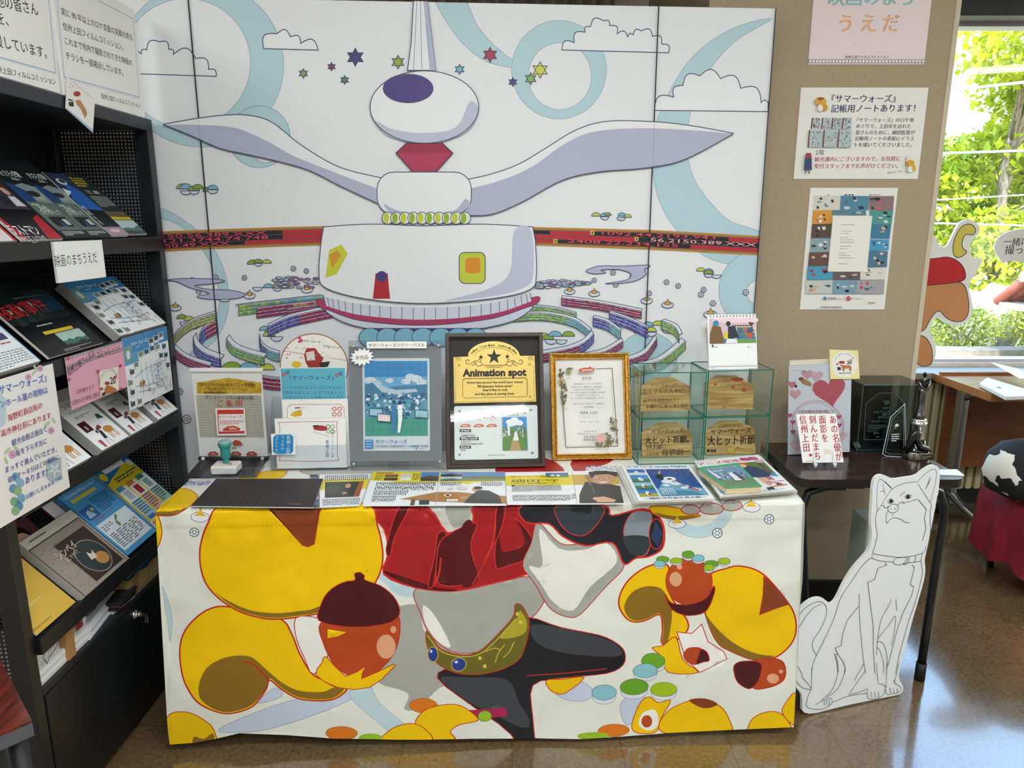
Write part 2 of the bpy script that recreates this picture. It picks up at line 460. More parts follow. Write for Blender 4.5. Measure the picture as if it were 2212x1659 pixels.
# ================================================================ THE SETTING
def floor_mat():
    m, n, l, b = nodes_mat('vinyl_floor')
    tc = n.new('ShaderNodeTexCoord')
    n1 = n.new('ShaderNodeTexNoise'); n1.inputs['Scale'].default_value = 3.2; n1.inputs['Detail'].default_value = 5
    n2 = n.new('ShaderNodeTexNoise'); n2.inputs['Scale'].default_value = 85; n2.inputs['Detail'].default_value = 5; n2.inputs['Roughness'].default_value = .75
    c1 = n.new('ShaderNodeValToRGB'); c1.color_ramp.elements[0].color = rgb('#4c3820'); c1.color_ramp.elements[1].color = rgb('#7a6343')
    c1.color_ramp.elements[0].position = .33; c1.color_ramp.elements[1].position = .68
    c2 = n.new('ShaderNodeValToRGB'); c2.color_ramp.elements[0].color = rgb('#3c2d19'); c2.color_ramp.elements[1].color = rgb('#937a56')
    c2.color_ramp.elements[0].position = .3; c2.color_ramp.elements[1].position = .7
    mx = n.new('ShaderNodeMix'); mx.data_type = 'RGBA'; mx.inputs[0].default_value = .5
    l.new(tc.outputs['Object'], n1.inputs[0]); l.new(tc.outputs['Object'], n2.inputs[0])
    l.new(n1.outputs[0], c1.inputs[0]); l.new(n2.outputs[0], c2.inputs[0])
    l.new(c1.outputs[0], mx.inputs[6]); l.new(c2.outputs[0], mx.inputs[7])
    bk = n.new('ShaderNodeTexBrick'); bk.offset = 0; bk.inputs['Scale'].default_value = 1
    bk.inputs['Brick Width'].default_value = .30; bk.inputs['Row Height'].default_value = .30; bk.inputs['Mortar Size'].default_value = .0012
    bk.inputs['Color1'].default_value = bk.inputs['Color2'].default_value = (0, 0, 0, 1); bk.inputs['Mortar'].default_value = (1, 1, 1, 1)
    l.new(tc.outputs['Object'], bk.inputs[0])
    m2 = n.new('ShaderNodeMix'); m2.data_type = 'RGBA'; m2.inputs[7].default_value = rgb('#3b2c1a')
    mu = n.new('ShaderNodeMath'); mu.operation = 'MULTIPLY'; mu.inputs[1].default_value = .6
    l.new(bk.outputs[0], mu.inputs[0]); l.new(mu.outputs[0], m2.inputs[0]); l.new(mx.outputs[2], m2.inputs[6])
    l.new(m2.outputs[2], b.inputs['Base Color'])
    n3 = n.new('ShaderNodeTexNoise'); n3.inputs['Scale'].default_value = 6; n3.inputs['Detail'].default_value = 6
    mr = n.new('ShaderNodeMapRange'); mr.inputs[3].default_value = .06; mr.inputs[4].default_value = .20
    l.new(tc.outputs['Object'], n3.inputs[0]); l.new(n3.outputs[0], mr.inputs[0]); l.new(mr.outputs[0], b.inputs['Roughness'])
    b.inputs['Specular IOR Level'].default_value = .7; b.inputs['Coat Weight'].default_value = .8; b.inputs['Coat Roughness'].default_value = .08; b.inputs['Coat IOR'].default_value = 1.6
    bp = n.new('ShaderNodeBump'); bp.inputs['Strength'].default_value = .12; bp.inputs['Distance'].default_value = .002
    l.new(n2.outputs[0], bp.inputs['Height']); l.new(bp.outputs[0], b.inputs['Normal'])
    return m
FABRIC = noise_mat('fabric_wall', '#a4937a', '#b0a085', 420, .9, (1, 1, 1), 3, .12)
WALLPAINT = noise_mat('wall_paint', '#d2c9ba', '#dcd4c6', 40, .85)
structure(MB().span((-3.2, -4.2, -.05), (5.2, 3.75, 0), floor_mat()).build('floor'))
structure(MB().span((-3.2, -4.2, 2.75), (5.2, 3.75, 2.85), M('#d8d5cd', .9)).build('ceiling'))
structure(MB().span((-3.1, -4.1, 0), (-3.0, 3.6, 2.75), WALLPAINT).build('wall_left'))
structure(MB().span((5.1, -4.1, 0), (5.2, 3.6, 2.75), WALLPAINT).build('wall_right'))
structure(MB().span((-3.1, -4.2, 0), (5.2, -4.1, 2.75), WALLPAINT).build('wall_front'))
WY = 3.56                                     # inner face of the window wall
b = MB()
b.span((-3.1, WY, 0), (1.2, WY + .14, 2.75), WALLPAINT)
b.span((1.2, WY, 0), (5.2, WY + .14, .72), WALLPAINT)
b.span((1.2, WY, 2.33), (5.2, WY + .14, 2.75), WALLPAINT)
structure(b.build('wall_back'))
structure(MB().span((.62, 2.47, 0), (1.395, WY, 2.75), FABRIC).build('wall_center'))
structure(MB().span((1.395, 2.467, 0), (1.412, WY, 2.75), M('#cbbfa8', .8), .002).build('trim_1'))
structure(MB().span((.62, 2.452, 0), (1.414, 2.4695, .107), M('#1c1b1b', .35), .004).build('baseboard_center'))
structure(MB().span((1.414, WY - .075, 0), (5.1, WY, .085), M('#141414', .5)).build('baseboard_back'))
win = MB()
for x0, x1 in ((1.42, 1.445), (5.05, 5.1)): win.span((x0, WY + .02, .72), (x1, WY + .10, 2.33), M('#c9c6cf', .4, .6))
win.span((1.42, WY + .02, 2.285), (5.1, WY + .10, 2.33), M('#bcb3c4', .35, .5)); win.span((1.42, WY + .02, .72), (5.1, WY + .10, .735), M('#c9c6cf', .4, .6))
wf = structure(win.build('window_1'))
structure(MB().span((1.445, WY + .055, .735), (5.05, WY + .06, 2.285), GLASS).build('pane', wf))
structure(MB().span((1.414, WY - .10, 2.30), (5.1, WY - .005, 2.385), M('#1b1a1d', .4), .004).build('trim_2'))
t = thing('roller_blind', 'white rolled up blind above the window on the right', 'blind', (3.2, WY - .14, 2.45))
MB().tube([(-1.77, 0, 0), (1.85, 0, 0)], .055, M('#f6f3f3', .7), 20).build('roll', t)
MB().span((-1.77, -.03, -.075), (1.85, -.02, -.05), M('#c9c5c6', .6)).build('bottom_bar', t)
# radiator cover under the window
t = thing('radiator', 'cream ribbed radiator low on the wall under the brown desk', 'radiator', (1.9, WY - .09, .09))
b = MB()
for k in range(34): b.span((-.42 + k * .043, -.02, .0), (-.42 + k * .043 + .03, .06, .55), M('#c9bd94', .6), .006)
b.build('ribs', t)
MB().span((-.43, .055, .0), (1.06, .08, .55), M('#8c8262', .6)).build('back_plate', t)
# curtain behind the display screen
b = MB(); n = 220; rows = []
for z in (.25, 2.55):
    rows.append([b.bm.verts.new((-1.55 + 2.0 * k / n + .004 * math.sin(k * 3), WY - .12 + .03 * math.sin(k * .95) + .012 * math.sin(k * 2.3), z)) for k in range(n + 1)])
i = b.mi(M('#8a7c6e', .9))
for k in range(n):
    f = b.bm.faces.new([rows[0][k], rows[0][k + 1], rows[1][k + 1], rows[1][k]]); f.material_index = i; f.smooth = True
tag(b.build('curtain'), 'taupe pleated curtain hanging behind the tall white display screen', 'curtain')
tag(MB().span((-1.6, WY - .2, 2.57), (.55, WY - .06, 2.60), M('#4a3d33', .5)).build('curtain_rail'), 'dark brown rail carrying the taupe curtain', 'curtain rail')
# ceiling lamps: twin fluorescent tubes
def ceiling_lamp(x, y):
    t = thing('ceiling_lamp', 'twin tube fluorescent lamp on the ceiling', 'lamp', (x, y, 2.75), R(24), group='fluorescent lamps on the ceiling')
    MB().span((-.63, -.11, -.035), (.63, .11, 0), M('#c9c9c6', .5), .006).build('housing', t)
    e = bpy.data.materials.get('tube_light')
    if not e:
        e, n, l, bb = nodes_mat('tube_light'); bb.inputs['Emission Color'].default_value = (1, .98, .94, 1); bb.inputs['Emission Strength'].default_value = 9
    for s in (-1, 1):
        MB().tube([(-.59, s * .06, -.075), (.59, s * .06, -.075)], .011, e, 12).build('tube', t)
    for s in (-1, 1):
        ld = bpy.data.lights.new('lamp_light', 'AREA'); ld.shape = 'RECTANGLE'; ld.size = 1.18; ld.size_y = .022; ld.energy = LAMP_W / 2; ld.color = (.89, .96, 1)
        lo = bpy.data.objects.new('lamp_light', ld); col.objects.link(lo); lo.parent = t; lo.location = (0, s * .06, -.094)
for x, y in LAMPS: ceiling_lamp(x, y)

# ================================================================ OUTSIDE THE WINDOW
structure(MB().span((-2, 3.9, -.75), (30, 40, -.7), noise_mat('ground', '#7d7a55', '#a8a37a', 6, .95)).build('ground'))
tag(MB().span((3.0, 8.0, -.72), (12, 8.25, .02), noise_mat('garden_wall_stone', '#5d564c', '#77706a', 9, .9, bump=.4), .01).build('garden_wall'),
    'low grey stone garden wall outside under the window view', 'wall')
def leaf_mat(name, c1, c2):
    m = noise_mat(name, c1, c2, 1.3, .6, lo=.4, hi=.62)
    b = m.node_tree.nodes['Principled BSDF']; n, l = m.node_tree.nodes, m.node_tree.links
    src = b.inputs['Base Color'].links[0].from_socket
    tl = n.new('ShaderNodeBsdfTranslucent'); l.new(src, tl.inputs[0]); mx = n.new('ShaderNodeMixShader'); mx.inputs[0].default_value = .4
    l.new(b.outputs[0], mx.inputs[1]); l.new(tl.outputs[0], mx.inputs[2]); l.new(mx.outputs[0], n['Material Output'].inputs[0]); return m
LEAF1 = leaf_mat('spring_leaf', '#7d9016', '#b6b82a'); LEAF2 = leaf_mat('deep_leaf', '#5f7c1a', '#9aa828'); LEAF3 = leaf_mat('shrub_leaf', '#76822a', '#a2a440')
BARK = noise_mat('bark', '#4b4036', '#786a5a', 30, .9, (1, 1, .3))
def leaves(c, blobs, n, size, m, rnd):
    b = MB(); i = b.mi(m)
    for bx, by, bz, rx, ry, rz in blobs:
        for k in range(int(n * rx * rz)):
            d = Vector((rnd.gauss(0, 1), rnd.gauss(0, 1), rnd.gauss(0, 1))).normalized() * rnd.uniform(.55, 1.0)
            p = Vector((bx + d.x * rx, by + d.y * ry, bz + d.z * rz))
            s = size * rnd.uniform(.6, 1.3)
            e = Matrix.Rotation(rnd.uniform(0, 6.28), 3, 'Z') @ Matrix.Rotation(rnd.gauss(.5, .5), 3, 'X')
            q = [e @ Vector(v) * s for v in ((0, -.5, 0), (.3, 0, .05), (0, .6, 0), (-.3, 0, .05))]
            f = b.bm.faces.new([b.bm.verts.new(p + v) for v in q]); f.material_index = i
    return b
def tree(name, label, x, y, h, spread, m, n, size, seed, z0=-.7):
    rnd = random.Random(seed); t = thing(name, label, 'tree', (x, y, z0), group=None)
    tr = MB(); tr.tube([(0, 0, 0), (.05, 0, h * .3), (-.03, .05, h * .6), (.05, 0, h * .85)], .1, BARK, 8, True, [.11, .09, .06, .03])
    blobs = []
    for k in range(15):
        a = rnd.uniform(0, 6.28); zz = rnd.uniform(.25, .95) * h; rr = spread * rnd.uniform(.2, 1) * (1.15 - .55 * zz / h)
        p = (math.cos(a) * rr, math.sin(a) * rr * .7, zz)
        tr.tube([(0, 0, zz * .75), ((p[0]) * .5, p[1] * .5, zz * .9), p], .02, BARK, 5, True, [.04, .025, .012])
        blobs.append((*p, spread * rnd.uniform(.28, .5), spread * .4, spread * rnd.uniform(.18, .32)))
    tr.build('trunk', t); leaves(None, blobs, n, size, m, rnd).build('foliage', t)
tree('tree', 'bright spring green tree left in the window view behind the garden wall', 7.6, 11.5, 5.0, 2.0, LEAF1, 1500, .15, 3)
tree('tree', 'bright green tree on the right of the window view over the notice board', 9.6, 12.5, 5.1, 2.1, LEAF1, 1500, .15, 9)
tree('tree', 'deeper green tree standing furthest back between the two bright ones', 10.6, 15.5, 5.2, 2.4, LEAF2, 1300, .19, 21)
tree('tree', 'bright green tree at the left edge of the window view, partly behind the pillar', 6.75, 13.6, 5.0, 1.8, LEAF1, 1500, .16, 58)
tree('tree', 'small darker green tree low behind the garden shrubs', 8.3, 10.2, 2.7, 1.35, LEAF2, 1700, .11, 33)
for k, (x, y, rx, h, lb) in enumerate(((5.5, 8.75, .45, .42, 'yellow green clipped shrub behind the garden wall, by the pale rock on its left'),
                                       (6.75, 8.85, .75, .50, 'wide yellow green clipped shrub behind the garden wall under the notice board'))):
    rnd = random.Random(50 + k); t = thing('shrub', lb, 'shrub', (x, y, -.7))
    b = MB()
    for q in range(5): b.tube([(0, 0, 0), (rnd.uniform(-.3, .3) * rx, rnd.uniform(-.2, .2), .7), (rnd.uniform(-.8, .8) * rx, rnd.uniform(-.2, .2), .75 + h * .5)], .012, BARK, 5)
    b.build('stem', t); leaves(None, [(0, 0, .65 + h * .5, rx, .4, h * .75)], 14000, .055, LEAF3, rnd).build('foliage', t)
b = MB(); bb = bmesh.new(); bmesh.ops.create_icosphere(bb, subdivisions=4, radius=1)
for v in bb.verts: v.co *= 1 + .25 * noise.noise(v.co * 1.7) + .1 * noise.noise(v.co * 5)
b.merge(bb, Matrix.Translation((6.35, 9.55, .0)) @ Matrix.Diagonal((.36, .3, .62, 1)), noise_mat('rock', '#6b6a66', '#a09e9a', 6, .9, bump=.6))
tag(b.build('rock'), 'pale grey garden rock between the shrubs outside', 'rock')
t = thing('notice_board', 'outdoor notice board with a red tiled roof and dark post', 'notice board', (6.02, 7.55, -.93))
MB().span((-.5, -.05, 0), (-.42, .05, 1.48), M('#3c2a20', .7)).build('post', t); MB().span((.42, -.05, 0), (.5, .05, 1.48), M('#3c2a20', .7)).build('post', t)
MB().span((-.42, -.02, .62), (.42, .02, 1.36), M('#cfdce4', .5)).build('board', t)
b = MB()
for s in (-1, 1):
    for k in range(13): b.tube([(-.66 + k * .11, 0, 1.78), (-.66 + k * .11, s * .22, 1.64), (-.66 + k * .11, s * .42, 1.50)], .05, M('#9c4a3c', .7), 8)
b.tube([(-.72, 0, 1.80), (.72, 0, 1.80)], .06, M('#a8776a', .7), 10)
b.build('roof', t)
b = MB(); b.span((-.68, -.36, 1.44), (.68, .36, 1.50), M('#c9bdb0', .7)); b.build('eaves', t)
for k, (p, q, r) in enumerate((((2040, 197), (2230, 176), .014), ((2020, 332), (2230, 325), .012), ((2010, 433), (2230, 420), .007), ((2010, 482), (2230, 488), .010))):
    a, c = ony(p, 7.2), ony(q, 7.2); d = c - a
    pts = [a - d * 3 + Vector((0, 0, .05)), a, c, c + d * 2 + Vector((0, 0, .08))]
    tag(MB().tube(pts, r, M('#8f96a8', .5), 6).build('overhead_cable'), ('thick pale overhead cable, highest across the window view', 'overhead cable second from the top across the window view',
        'thinnest overhead cable, third from the top of the window view', 'lowest overhead cable, just above the cut-out horn')[k], 'cable', 'overhead cables outside')

# ================================================================ THE DISPLAY SCREEN (three printed panels)
MUR = frame(Vector((0, 2.33, 0)), (math.cos(R(3.6)), math.sin(R(3.6)), 0), (0, 0, 1))
MURI = MUR.inverted(); MURN = (MUR.to_3x3() @ Vector((0, 0, 1)))
def mconv(p):
    q = MURI @ hit(p, MUR.translation, MURN); return (q.x, q.y)
S = Sheet(mconv)
INK, LB, LAV = '#454a68', '#b5d4de', '#b3b9d2'
WH = '#e9ebee'
lw = .0028
def C(crop, cx, cy, r, fill, ry=None, line=None, n=56, w=lw):
    S.shape(ellpts(cx, cy, r, ry, n=n), fill, line, w, crop, 0)
EDGE = '#9fb3c6'
C('P', 435, 140, 178, LB, None, EDGE, 64, .002); C('P', 402, 136, 139, WH, None, EDGE, 64, .002)
C('C1', 860, 908, 205, LB, None, EDGE); C('C1', 905, 985, 96, WH, None, EDGE)
S.shape([(-60, 0), (60, 210), (160, 320), (280, 400), (440, 437), (580, 432), (440, 385), (310, 280), (210, 160), (140, 10), (40, -40)], LB, EDGE, .002, 'C2')
C('C2', 740, 450, 306, LB, 318, EDGE, 64, .002); C('C2', 745, 492, 204, WH, 216, EDGE, 64, .002)
S.shape([(2112, 122), (1900, 168), (1700, 280), (1550, 430), (1440, 620), (1370, 790), (1338, 1000), (1360, 1200), (1420, 1370), (1530, 1520), (1690, 1660), (1900, 1720), (2080, 1740),
         (2080, 1525), (1850, 1430), (1720, 1310), (1620, 1170), (1572, 1020), (1570, 850), (1595, 700), (1650, 560), (1750, 400), (1900, 250)], LB, EDGE, .002, 'C2', 4)
C('C4', 2030, 560, 258, LB, None, EDGE); C('C4', 2030, 575, 80, WH, None, EDGE)
C('C4', 1310, 1000, 190, LB, 170, EDGE)
S.shape([(60, 30), (160, 60), (330, 175), (470, 330), (550, 520), (568, 700), (535, 850), (470, 960), (380, 1030), (285, 1060), (400, 950), (480, 800), (500, 650), (470, 500), (400, 350), (300, 220), (200, 140), (60, 90)], LB, EDGE, .002, 'C3', 4)
def cloud(j, base, crop, bul=.55):
    """junctions between bulging arcs, then the flat base"""
    o = []
    for (x0, y0), (x1, y1) in zip(j, j[1:]):
        mx, my = (x0 + x1) / 2, (y0 + y1) / 2; dx, dy = x1 - x0, y1 - y0
        n = 8
        for k in range(n):
            t = k / n; h = math.sin(math.pi * t) * bul
            o.append((x0 + dx * t + dy * h, y0 + dy * t - dx * h))
    o.append(j[-1]); o += base
    S.poly(o, '#eceef1', crop); S.line(o, lw, INK, crop, True)
cloud([(1130, 470), (1205, 460), (1252, 425), (1362, 357), (1440, 420), (1480, 465), (1670, 500), (1780, 592), (1845, 652)], [(1130, 628)], 'A1', .38)
cloud([(890, 323), (978, 224), (1067, 244), (1135, 288), (1252, 333)], [], 'C1', .42)
cloud([(758, 323), (838, 275), (908, 208), (943, 172), (1028, 135), (1066, 165), (1114, 220), (1184, 240), (1220, 225), (1272, 200), (1343, 235), (1403, 285), (1447, 341)], [], 'C2', .42)
cloud([(1355, 713), (1480, 627), (1540, 552), (1650, 490), (1783, 507), (1913, 570), (2045, 663), (2090, 663)], [(2090, 721)], 'C2', .38)
def star(crop, cx, cy, r, h):
    p = [(cx + (r if k % 2 == 0 else r * .56) * math.sin(k * math.pi / 6), cy - (r if k % 2 == 0 else r * .56) * math.cos(k * math.pi / 6)) for k in range(12)]
    S.poly(p, h, crop); S.line(p, lw * .8, '#2e3350', crop, True)
    for k in (0, 4, 8):
        q = [p[(k + d) % 12] for d in (0, 4)]; S.line(q, lw * .5, '#39405e', crop)
        q = [p[(k + 2 + d) % 12] for d in (0, 4)]; S.line(q, lw * .5, '#39405e', crop)
for a in (('C1', 1498, 380, 60, '#43387f'), ('C1', 1340, 443, 28, '#83406f'), ('C1', 1153, 488, 32, '#93a45e'), ('C1', 1427, 531, 30, '#46857d'), ('C1', 1781, 412, 46, '#8fb03f'),
          ('C2', 98, 448, 33, '#7dbad0'), ('C2', 295, 355, 49, '#ae2f50'), ('C2', 618, 452, 53, '#d2d548'), ('C2', 557, 508, 39, '#86b65f'), ('C2', 442, 530, 29, '#4c458c')): star(*a)
# number band
def band(crop, top, bot, rows):
    n = len(top)
    S.poly(top + bot[::-1], '#1c1a1d', crop)
    def lerp(t): return [(a[0] + (b_[0] - a[0]) * t, a[1] + (b_[1] - a[1]) * t) for a, b_ in zip(top, bot)]
    def at(t, x):
        l_ = lerp(t)
        for a, b_ in zip(l_, l_[1:]):
            if a[0] <= x <= b_[0] or b_ is l_[-1]: return a[1] + (b_[1] - a[1]) * (x - a[0]) / (b_[0] - a[0])
    for r_, x0, x1 in rows:
        t0, t1 = (.10 + .27 * r_, .10 + .27 * (r_ + 1) - .015)
        xs = [x0 + (x1 - x0) * k / 6 for k in range(7)]
        S.poly([(x, at(t0, x)) for x in xs] + [(x, at(t1, x)) for x in reversed(xs)], '#bb2430', crop)
    for t in (.04, .96): S.line(lerp(t), .010, '#b9832f', crop)
    for t in (.10, .37, .64, .905): S.line(lerp(t), .0022, '#4a5068', crop)
band('C3', [(60, 203), (430, 188), (900, 172), (1300, 163)], [(60, 334), (430, 314), (900, 296), (1300, 285)], [(0, 942, 1300), (1, 947, 1300), (2, 680, 1300)])
band('C4', [(100, 146), (700, 160), (1330, 175), (2060, 215)], [(100, 246), (700, 268), (1330, 292), (2060, 330)], [(0, 682, 945), (1, 300, 1230), (2, 300, 705), (0, 1835, 2060), (2, 1588, 2060)])
for x, y in ((955, 188), (1240, 227), (717, 241)):
    S.poly([(x - 13, y - 14), (x + 13, y - 13), (x + 12, y + 14), (x - 13, y + 13)], '#d8b45c', 'C4'); S.poly([(x - 4, y - 8), (x + 4, y - 8), (x + 4, y + 8), (x - 4, y + 8)], '#2a2020', 'C4')
# small landscape motifs
def half(crop, cx, cy, r, h, up=True, sq=.8, w=lw * .8):
    S.shape(ellpts(cx, cy, r, r * sq, n=14, a0=180 if up else 0, a1=360 if up else 180), h, INK, w, crop, 0)
G1, G2, BL = '#8bb038', '#c3cf4a', '#80bdd2'
for a in (('A2', 1555, 345, 50, G2), ('A2', 1585, 348, 55, BL), ('A2', 1655, 362, 48, G1), ('A2', 1690, 345, 45, G1), ('A2', 1780, 370, 48, G1), ('A2', 1818, 352, 45, BL), ('C3', 735, 425, 38, G1), ('C3', 775, 415, 32, G1), ('C3', 835, 418, 32, G2),
          ('C3', 845, 590, 35, BL), ('C3', 910, 588, 36, G2), ('C3', 980, 580, 32, G1), ('C3', 240, 808, 38, G1), ('C3', 290, 820, 38, G2), ('C3', 820, 890, 38, BL), ('C3', 870, 905, 46, G1), ('C3', 850, 930, 42, G2), ('C3', 590, 1170, 75, G1), ('C3', 710, 1170, 70, BL), ('C3', 835, 1168, 56, G2),
          ('C4', 978, 80, 28, G2), ('C4', 1035, 82, 28, BL), ('C4', 1055, 75, 22, G1), ('C4', 1147, 80, 26, BL), ('C4', 1183, 88, 24, G2), ('C4', 1655, 435, 28, G2), ('C4', 1705, 445, 32, BL), ('C4', 1705, 452, 30, G1),
          ('C4', 640, 865, 40, G2), ('C4', 668, 875, 38, G1), ('C4', 715, 855, 42, BL), ('C4', 800, 855, 40, G1), ('C4', 1315, 790, 36, BL), ('C4', 1378, 785, 36, G2), ('C4', 1262, 832, 38, G1), ('C4', 1335, 825, 34, G2), ('C4', 1450, 792, 36, G1), ('C4', 1440, 810, 36, BL)):
    half(*a)
for a in (('A2', 1590, 365, 46), ('A2', 1660, 365, 40), ('A2', 1818, 356, 44), ('C3', 775, 420, 26), ('C3', 770, 588, 34), ('C3', 910, 590, 32), ('C3', 265, 832, 40), ('C3', 320, 850, 42), ('C3', 905, 935, 42), ('C4', 1035, 85, 26), ('C4', 1140, 90, 26), ('C4', 1705, 455, 28), ('C4', 1755, 460, 30),
          ('C4', 690, 878, 40), ('C4', 755, 880, 36), ('C4', 1335, 830, 34), ('C4', 1440, 812, 34)):
    half(*a, '#d5d9e6', False, .75)
def ball(crop, cx, cy, r):
    S.shape(ellpts(cx, cy, r, n=16), '#e4e6ee', INK, lw * .8, crop, 0); S.line(ellpts(cx, cy, r * .42, n=5), lw * .7, INK, crop, True)
    for k in range(5):
        a = R(72 * k); S.line([(cx + r * .42 * math.cos(a), cy + r * .42 * math.sin(a)), (cx + r * .95 * math.cos(a), cy + r * .95 * math.sin(a))], lw * .6, INK, crop)
for a in (('C3', 310, 537, 18), ('C3', 475, 516, 18), ('C3', 678, 520, 17), ('C3', 358, 615, 19), ('C3', 1022, 455, 17), ('C3', 1113, 472, 17), ('A3', 1595, 1047, 36), ('A3', 1535, 810, 28), ('C4', 966, 493, 15), ('C4', 1088, 444, 16), ('C4', 1211, 474, 16), ('C4', 1106, 522, 16), ('C4', 1320, 578, 16),
          ('C4', 1433, 506, 16), ('C4', 1508, 530, 16), ('C4', 1672, 555, 17), ('C4', 1655, 586, 17), ('C4', 1732, 642, 17), ('C4', 1945, 572, 18)): ball(*a)
def drop(crop, cx, cy, r):
    S.shape(ellpts(cx, cy, r, r * .55, n=20), '#dcdfe9', INK, lw * .8, crop, 0)
    p = [(cx - r * .62, cy - r * .15), (cx - r * .2, cy - r * .55), (cx, cy - r * 1.0), (cx + r * .2, cy - r * .55), (cx + r * .62, cy - r * .15), (cx, cy + r * .05)]
    S.poly(p, '#dba93a', crop); S.line(p, lw * .7, INK, crop, True)
for a in (('C3', 540, 665, 40), ('C3', 715, 645, 40), ('C3', 195, 730, 40), ('C3', 1118, 605, 38), ('C4', 808, 566, 34), ('C4', 966, 580, 35), ('C4', 1305, 626, 37), ('C4', 1440, 653, 37), ('C4', 1717, 715, 44)): drop(*a)
S.shape([(145, 535), (260, 525), (480, 530), (540, 545), (450, 562), (330, 575), (420, 600), (600, 610), (685, 640), (600, 668), (400, 668), (350, 648), (430, 630), (300, 590), (210, 550)], LAV, INK, lw * .8, 'C3')
S.shape([(915, 432), (1000, 402), (1150, 402), (1310, 396), (1320, 410), (1290, 425), (1300, 455), (1240, 495), (1140, 512), (1040, 515), (1180, 490), (1200, 450), (1120, 425), (1010, 428), (1040, 445), (960, 452)], LAV, INK, lw * .8, 'C4')
rnd = random.Random(4)
for k in range(46):
    x, y = rnd.uniform(890, 1180), rnd.uniform(515, 590); S.shape(ellpts(x, y, 22, 9, n=6), rnd.choice(('#8fb7c4', '#b9bed2', '#a0688c', '#d0d4e2')), INK, lw * .6, 'C3', 0)
for k in range(52):
    x = rnd.uniform(600, 930); y = rnd.uniform(485 + abs(x - 800) * .1, 545 - (x - 600) * .06); S.shape(ellpts(x, y, 20, 8, n=6), rnd.choice(('#8fb7c4', '#b9bed2', '#a0688c', '#d0d4e2')), INK, lw * .6, 'C4', 0)
# curving rows of shelves
PAL = dict(r=('#8e2440', '#a83554', '#7c2f62'), b=('#4450a0', '#5c74b8', '#5a3f94'), g=('#78a844', '#9cba4c', '#5c9a6c'), t=('#4c93ad', '#62a8c8', '#6fb48a'), o=('#c07038', '#a8364a', '#c98a4a'), y=('#a8b04c', '#8a9a50', '#b9bd6a'))
def shelf_arc(crop, pts, h, pal, th=(0, -14), seed=0, pal2=None):
    rr = random.Random(seed); p = smooth(pts, 6, False); n = len(p)
    cap = p + [(x + th[0], y + th[1]) for x, y in reversed(p)]
    S.poly(cap, '#e4e6ee', crop); S.line(cap, lw * .8, INK, crop, True)
    S.poly(p + [(x, y + h) for x, y in reversed(p)], '#dfe2ec', crop)
    S.lv += 1; S.hold = True
    for r_ in range(3):
        a0, a1 = (r_ + .14) / 3 * h, (r_ + .92) / 3 * h
        for k in range(n - 1):
            pp = PAL[pal2 if pal2 and k > n / 2 else pal]
            for q in range(2):
                t0, t1 = q / 2, (q + 1) / 2
                A = (p[k][0] + (p[k + 1][0] - p[k][0]) * t0, p[k][1] + (p[k + 1][1] - p[k][1]) * t0); B = (p[k][0] + (p[k + 1][0] - p[k][0]) * t1, p[k][1] + (p[k + 1][1] - p[k][1]) * t1)
                S.poly([(A[0], A[1] + a0 + rr.uniform(0, 3)), (B[0], B[1] + a0 + rr.uniform(0, 3)), (B[0], B[1] + a1), (A[0], A[1] + a1)], rr.choice(pp), crop)
    S.hold = False
    for r_ in range(4): S.line([(x, y + h * r_ / 3) for x, y in p], lw * .6, INK, crop)
    for e in (p[0], p[-1]): S.line([e, (e[0], e[1] + h)], lw * .8, INK, crop)
for k, a in enumerate((('C3', [(640, 712), (900, 680), (1235, 642)], 72, 'g', (-25, -4), 't'), ('C3', [(765, 735), (980, 705), (1235, 676)], 70, 'r', (-25, -4), 'o'), ('C3', [(985, 740), (1100, 722), (1240, 705)], 46, 'r', (-25, -4)),
        ('C3', [(845, 862), (980, 800), (1120, 764), (1330, 720)], 72, 'b', (0, -18), 'r'), ('C3', [(785, 930), (800, 985), (860, 1030), (925, 1052)], 60, 'b', (0, -20), 't'),
        ('C3', [(365, 935), (400, 870), (485, 820)], 90, 'b', (0, -16), 'r'), ('C3', [(322, 935), (335, 990), (390, 1040), (460, 1070), (515, 1090)], 66, 'b', (22, -30)),
        ('C3', [(180, 940), (240, 875), (330, 815), (480, 765)], 58, 'y', (0, -14)), ('C3', [(185, 1010), (250, 1065), (340, 1105), (440, 1135)], 56, 'r', (14, -22)),
        ('C3', [(555, 945), (600, 1000), (690, 1040), (820, 1075)], 60, 'g', (20, -26)), ('C3', [(800, 1210), (870, 1222), (980, 1230)], 80, 'r', (0, -10)),
        ('C4', [(755, 606), (1000, 638), (1270, 692)], 50, 'r', (4, -14)), ('C4', [(1062, 700), (1180, 738), (1310, 800)], 66, 'b', (8, -10)), ('C4', [(958, 732), (1050, 760), (1135, 822)], 58, 'b', (6, -14), 't'),
        ('C4', [(490, 655), (700, 672), (850, 710)], 40, 'g', (0, -10)), ('C4', [(440, 712), (640, 705), (830, 745), (935, 820)], 48, 'g', (14, -12), 't'), ('C4', [(620, 968), (800, 935), (900, 895), (962, 838)], 56, 'r', (-14, -20), 'b'),
        ('C4', [(680, 1010), (1000, 962), (1150, 885)], 42, 'r', (-10, -20)), ('C4', [(1165, 1012), (1290, 965), (1368, 868)], 50, 'r', (-12, -22)), ('C4', [(1200, 1060), (1400, 1005), (1552, 885)], 56, 'g', (-24, -20)),
        ('C4', [(1398, 752), (1480, 790), (1512, 845)], 56, 'g', (20, -10)))):
    shelf_arc(*a[:5], seed=k, pal2=a[5] if len(a) > 5 else None)
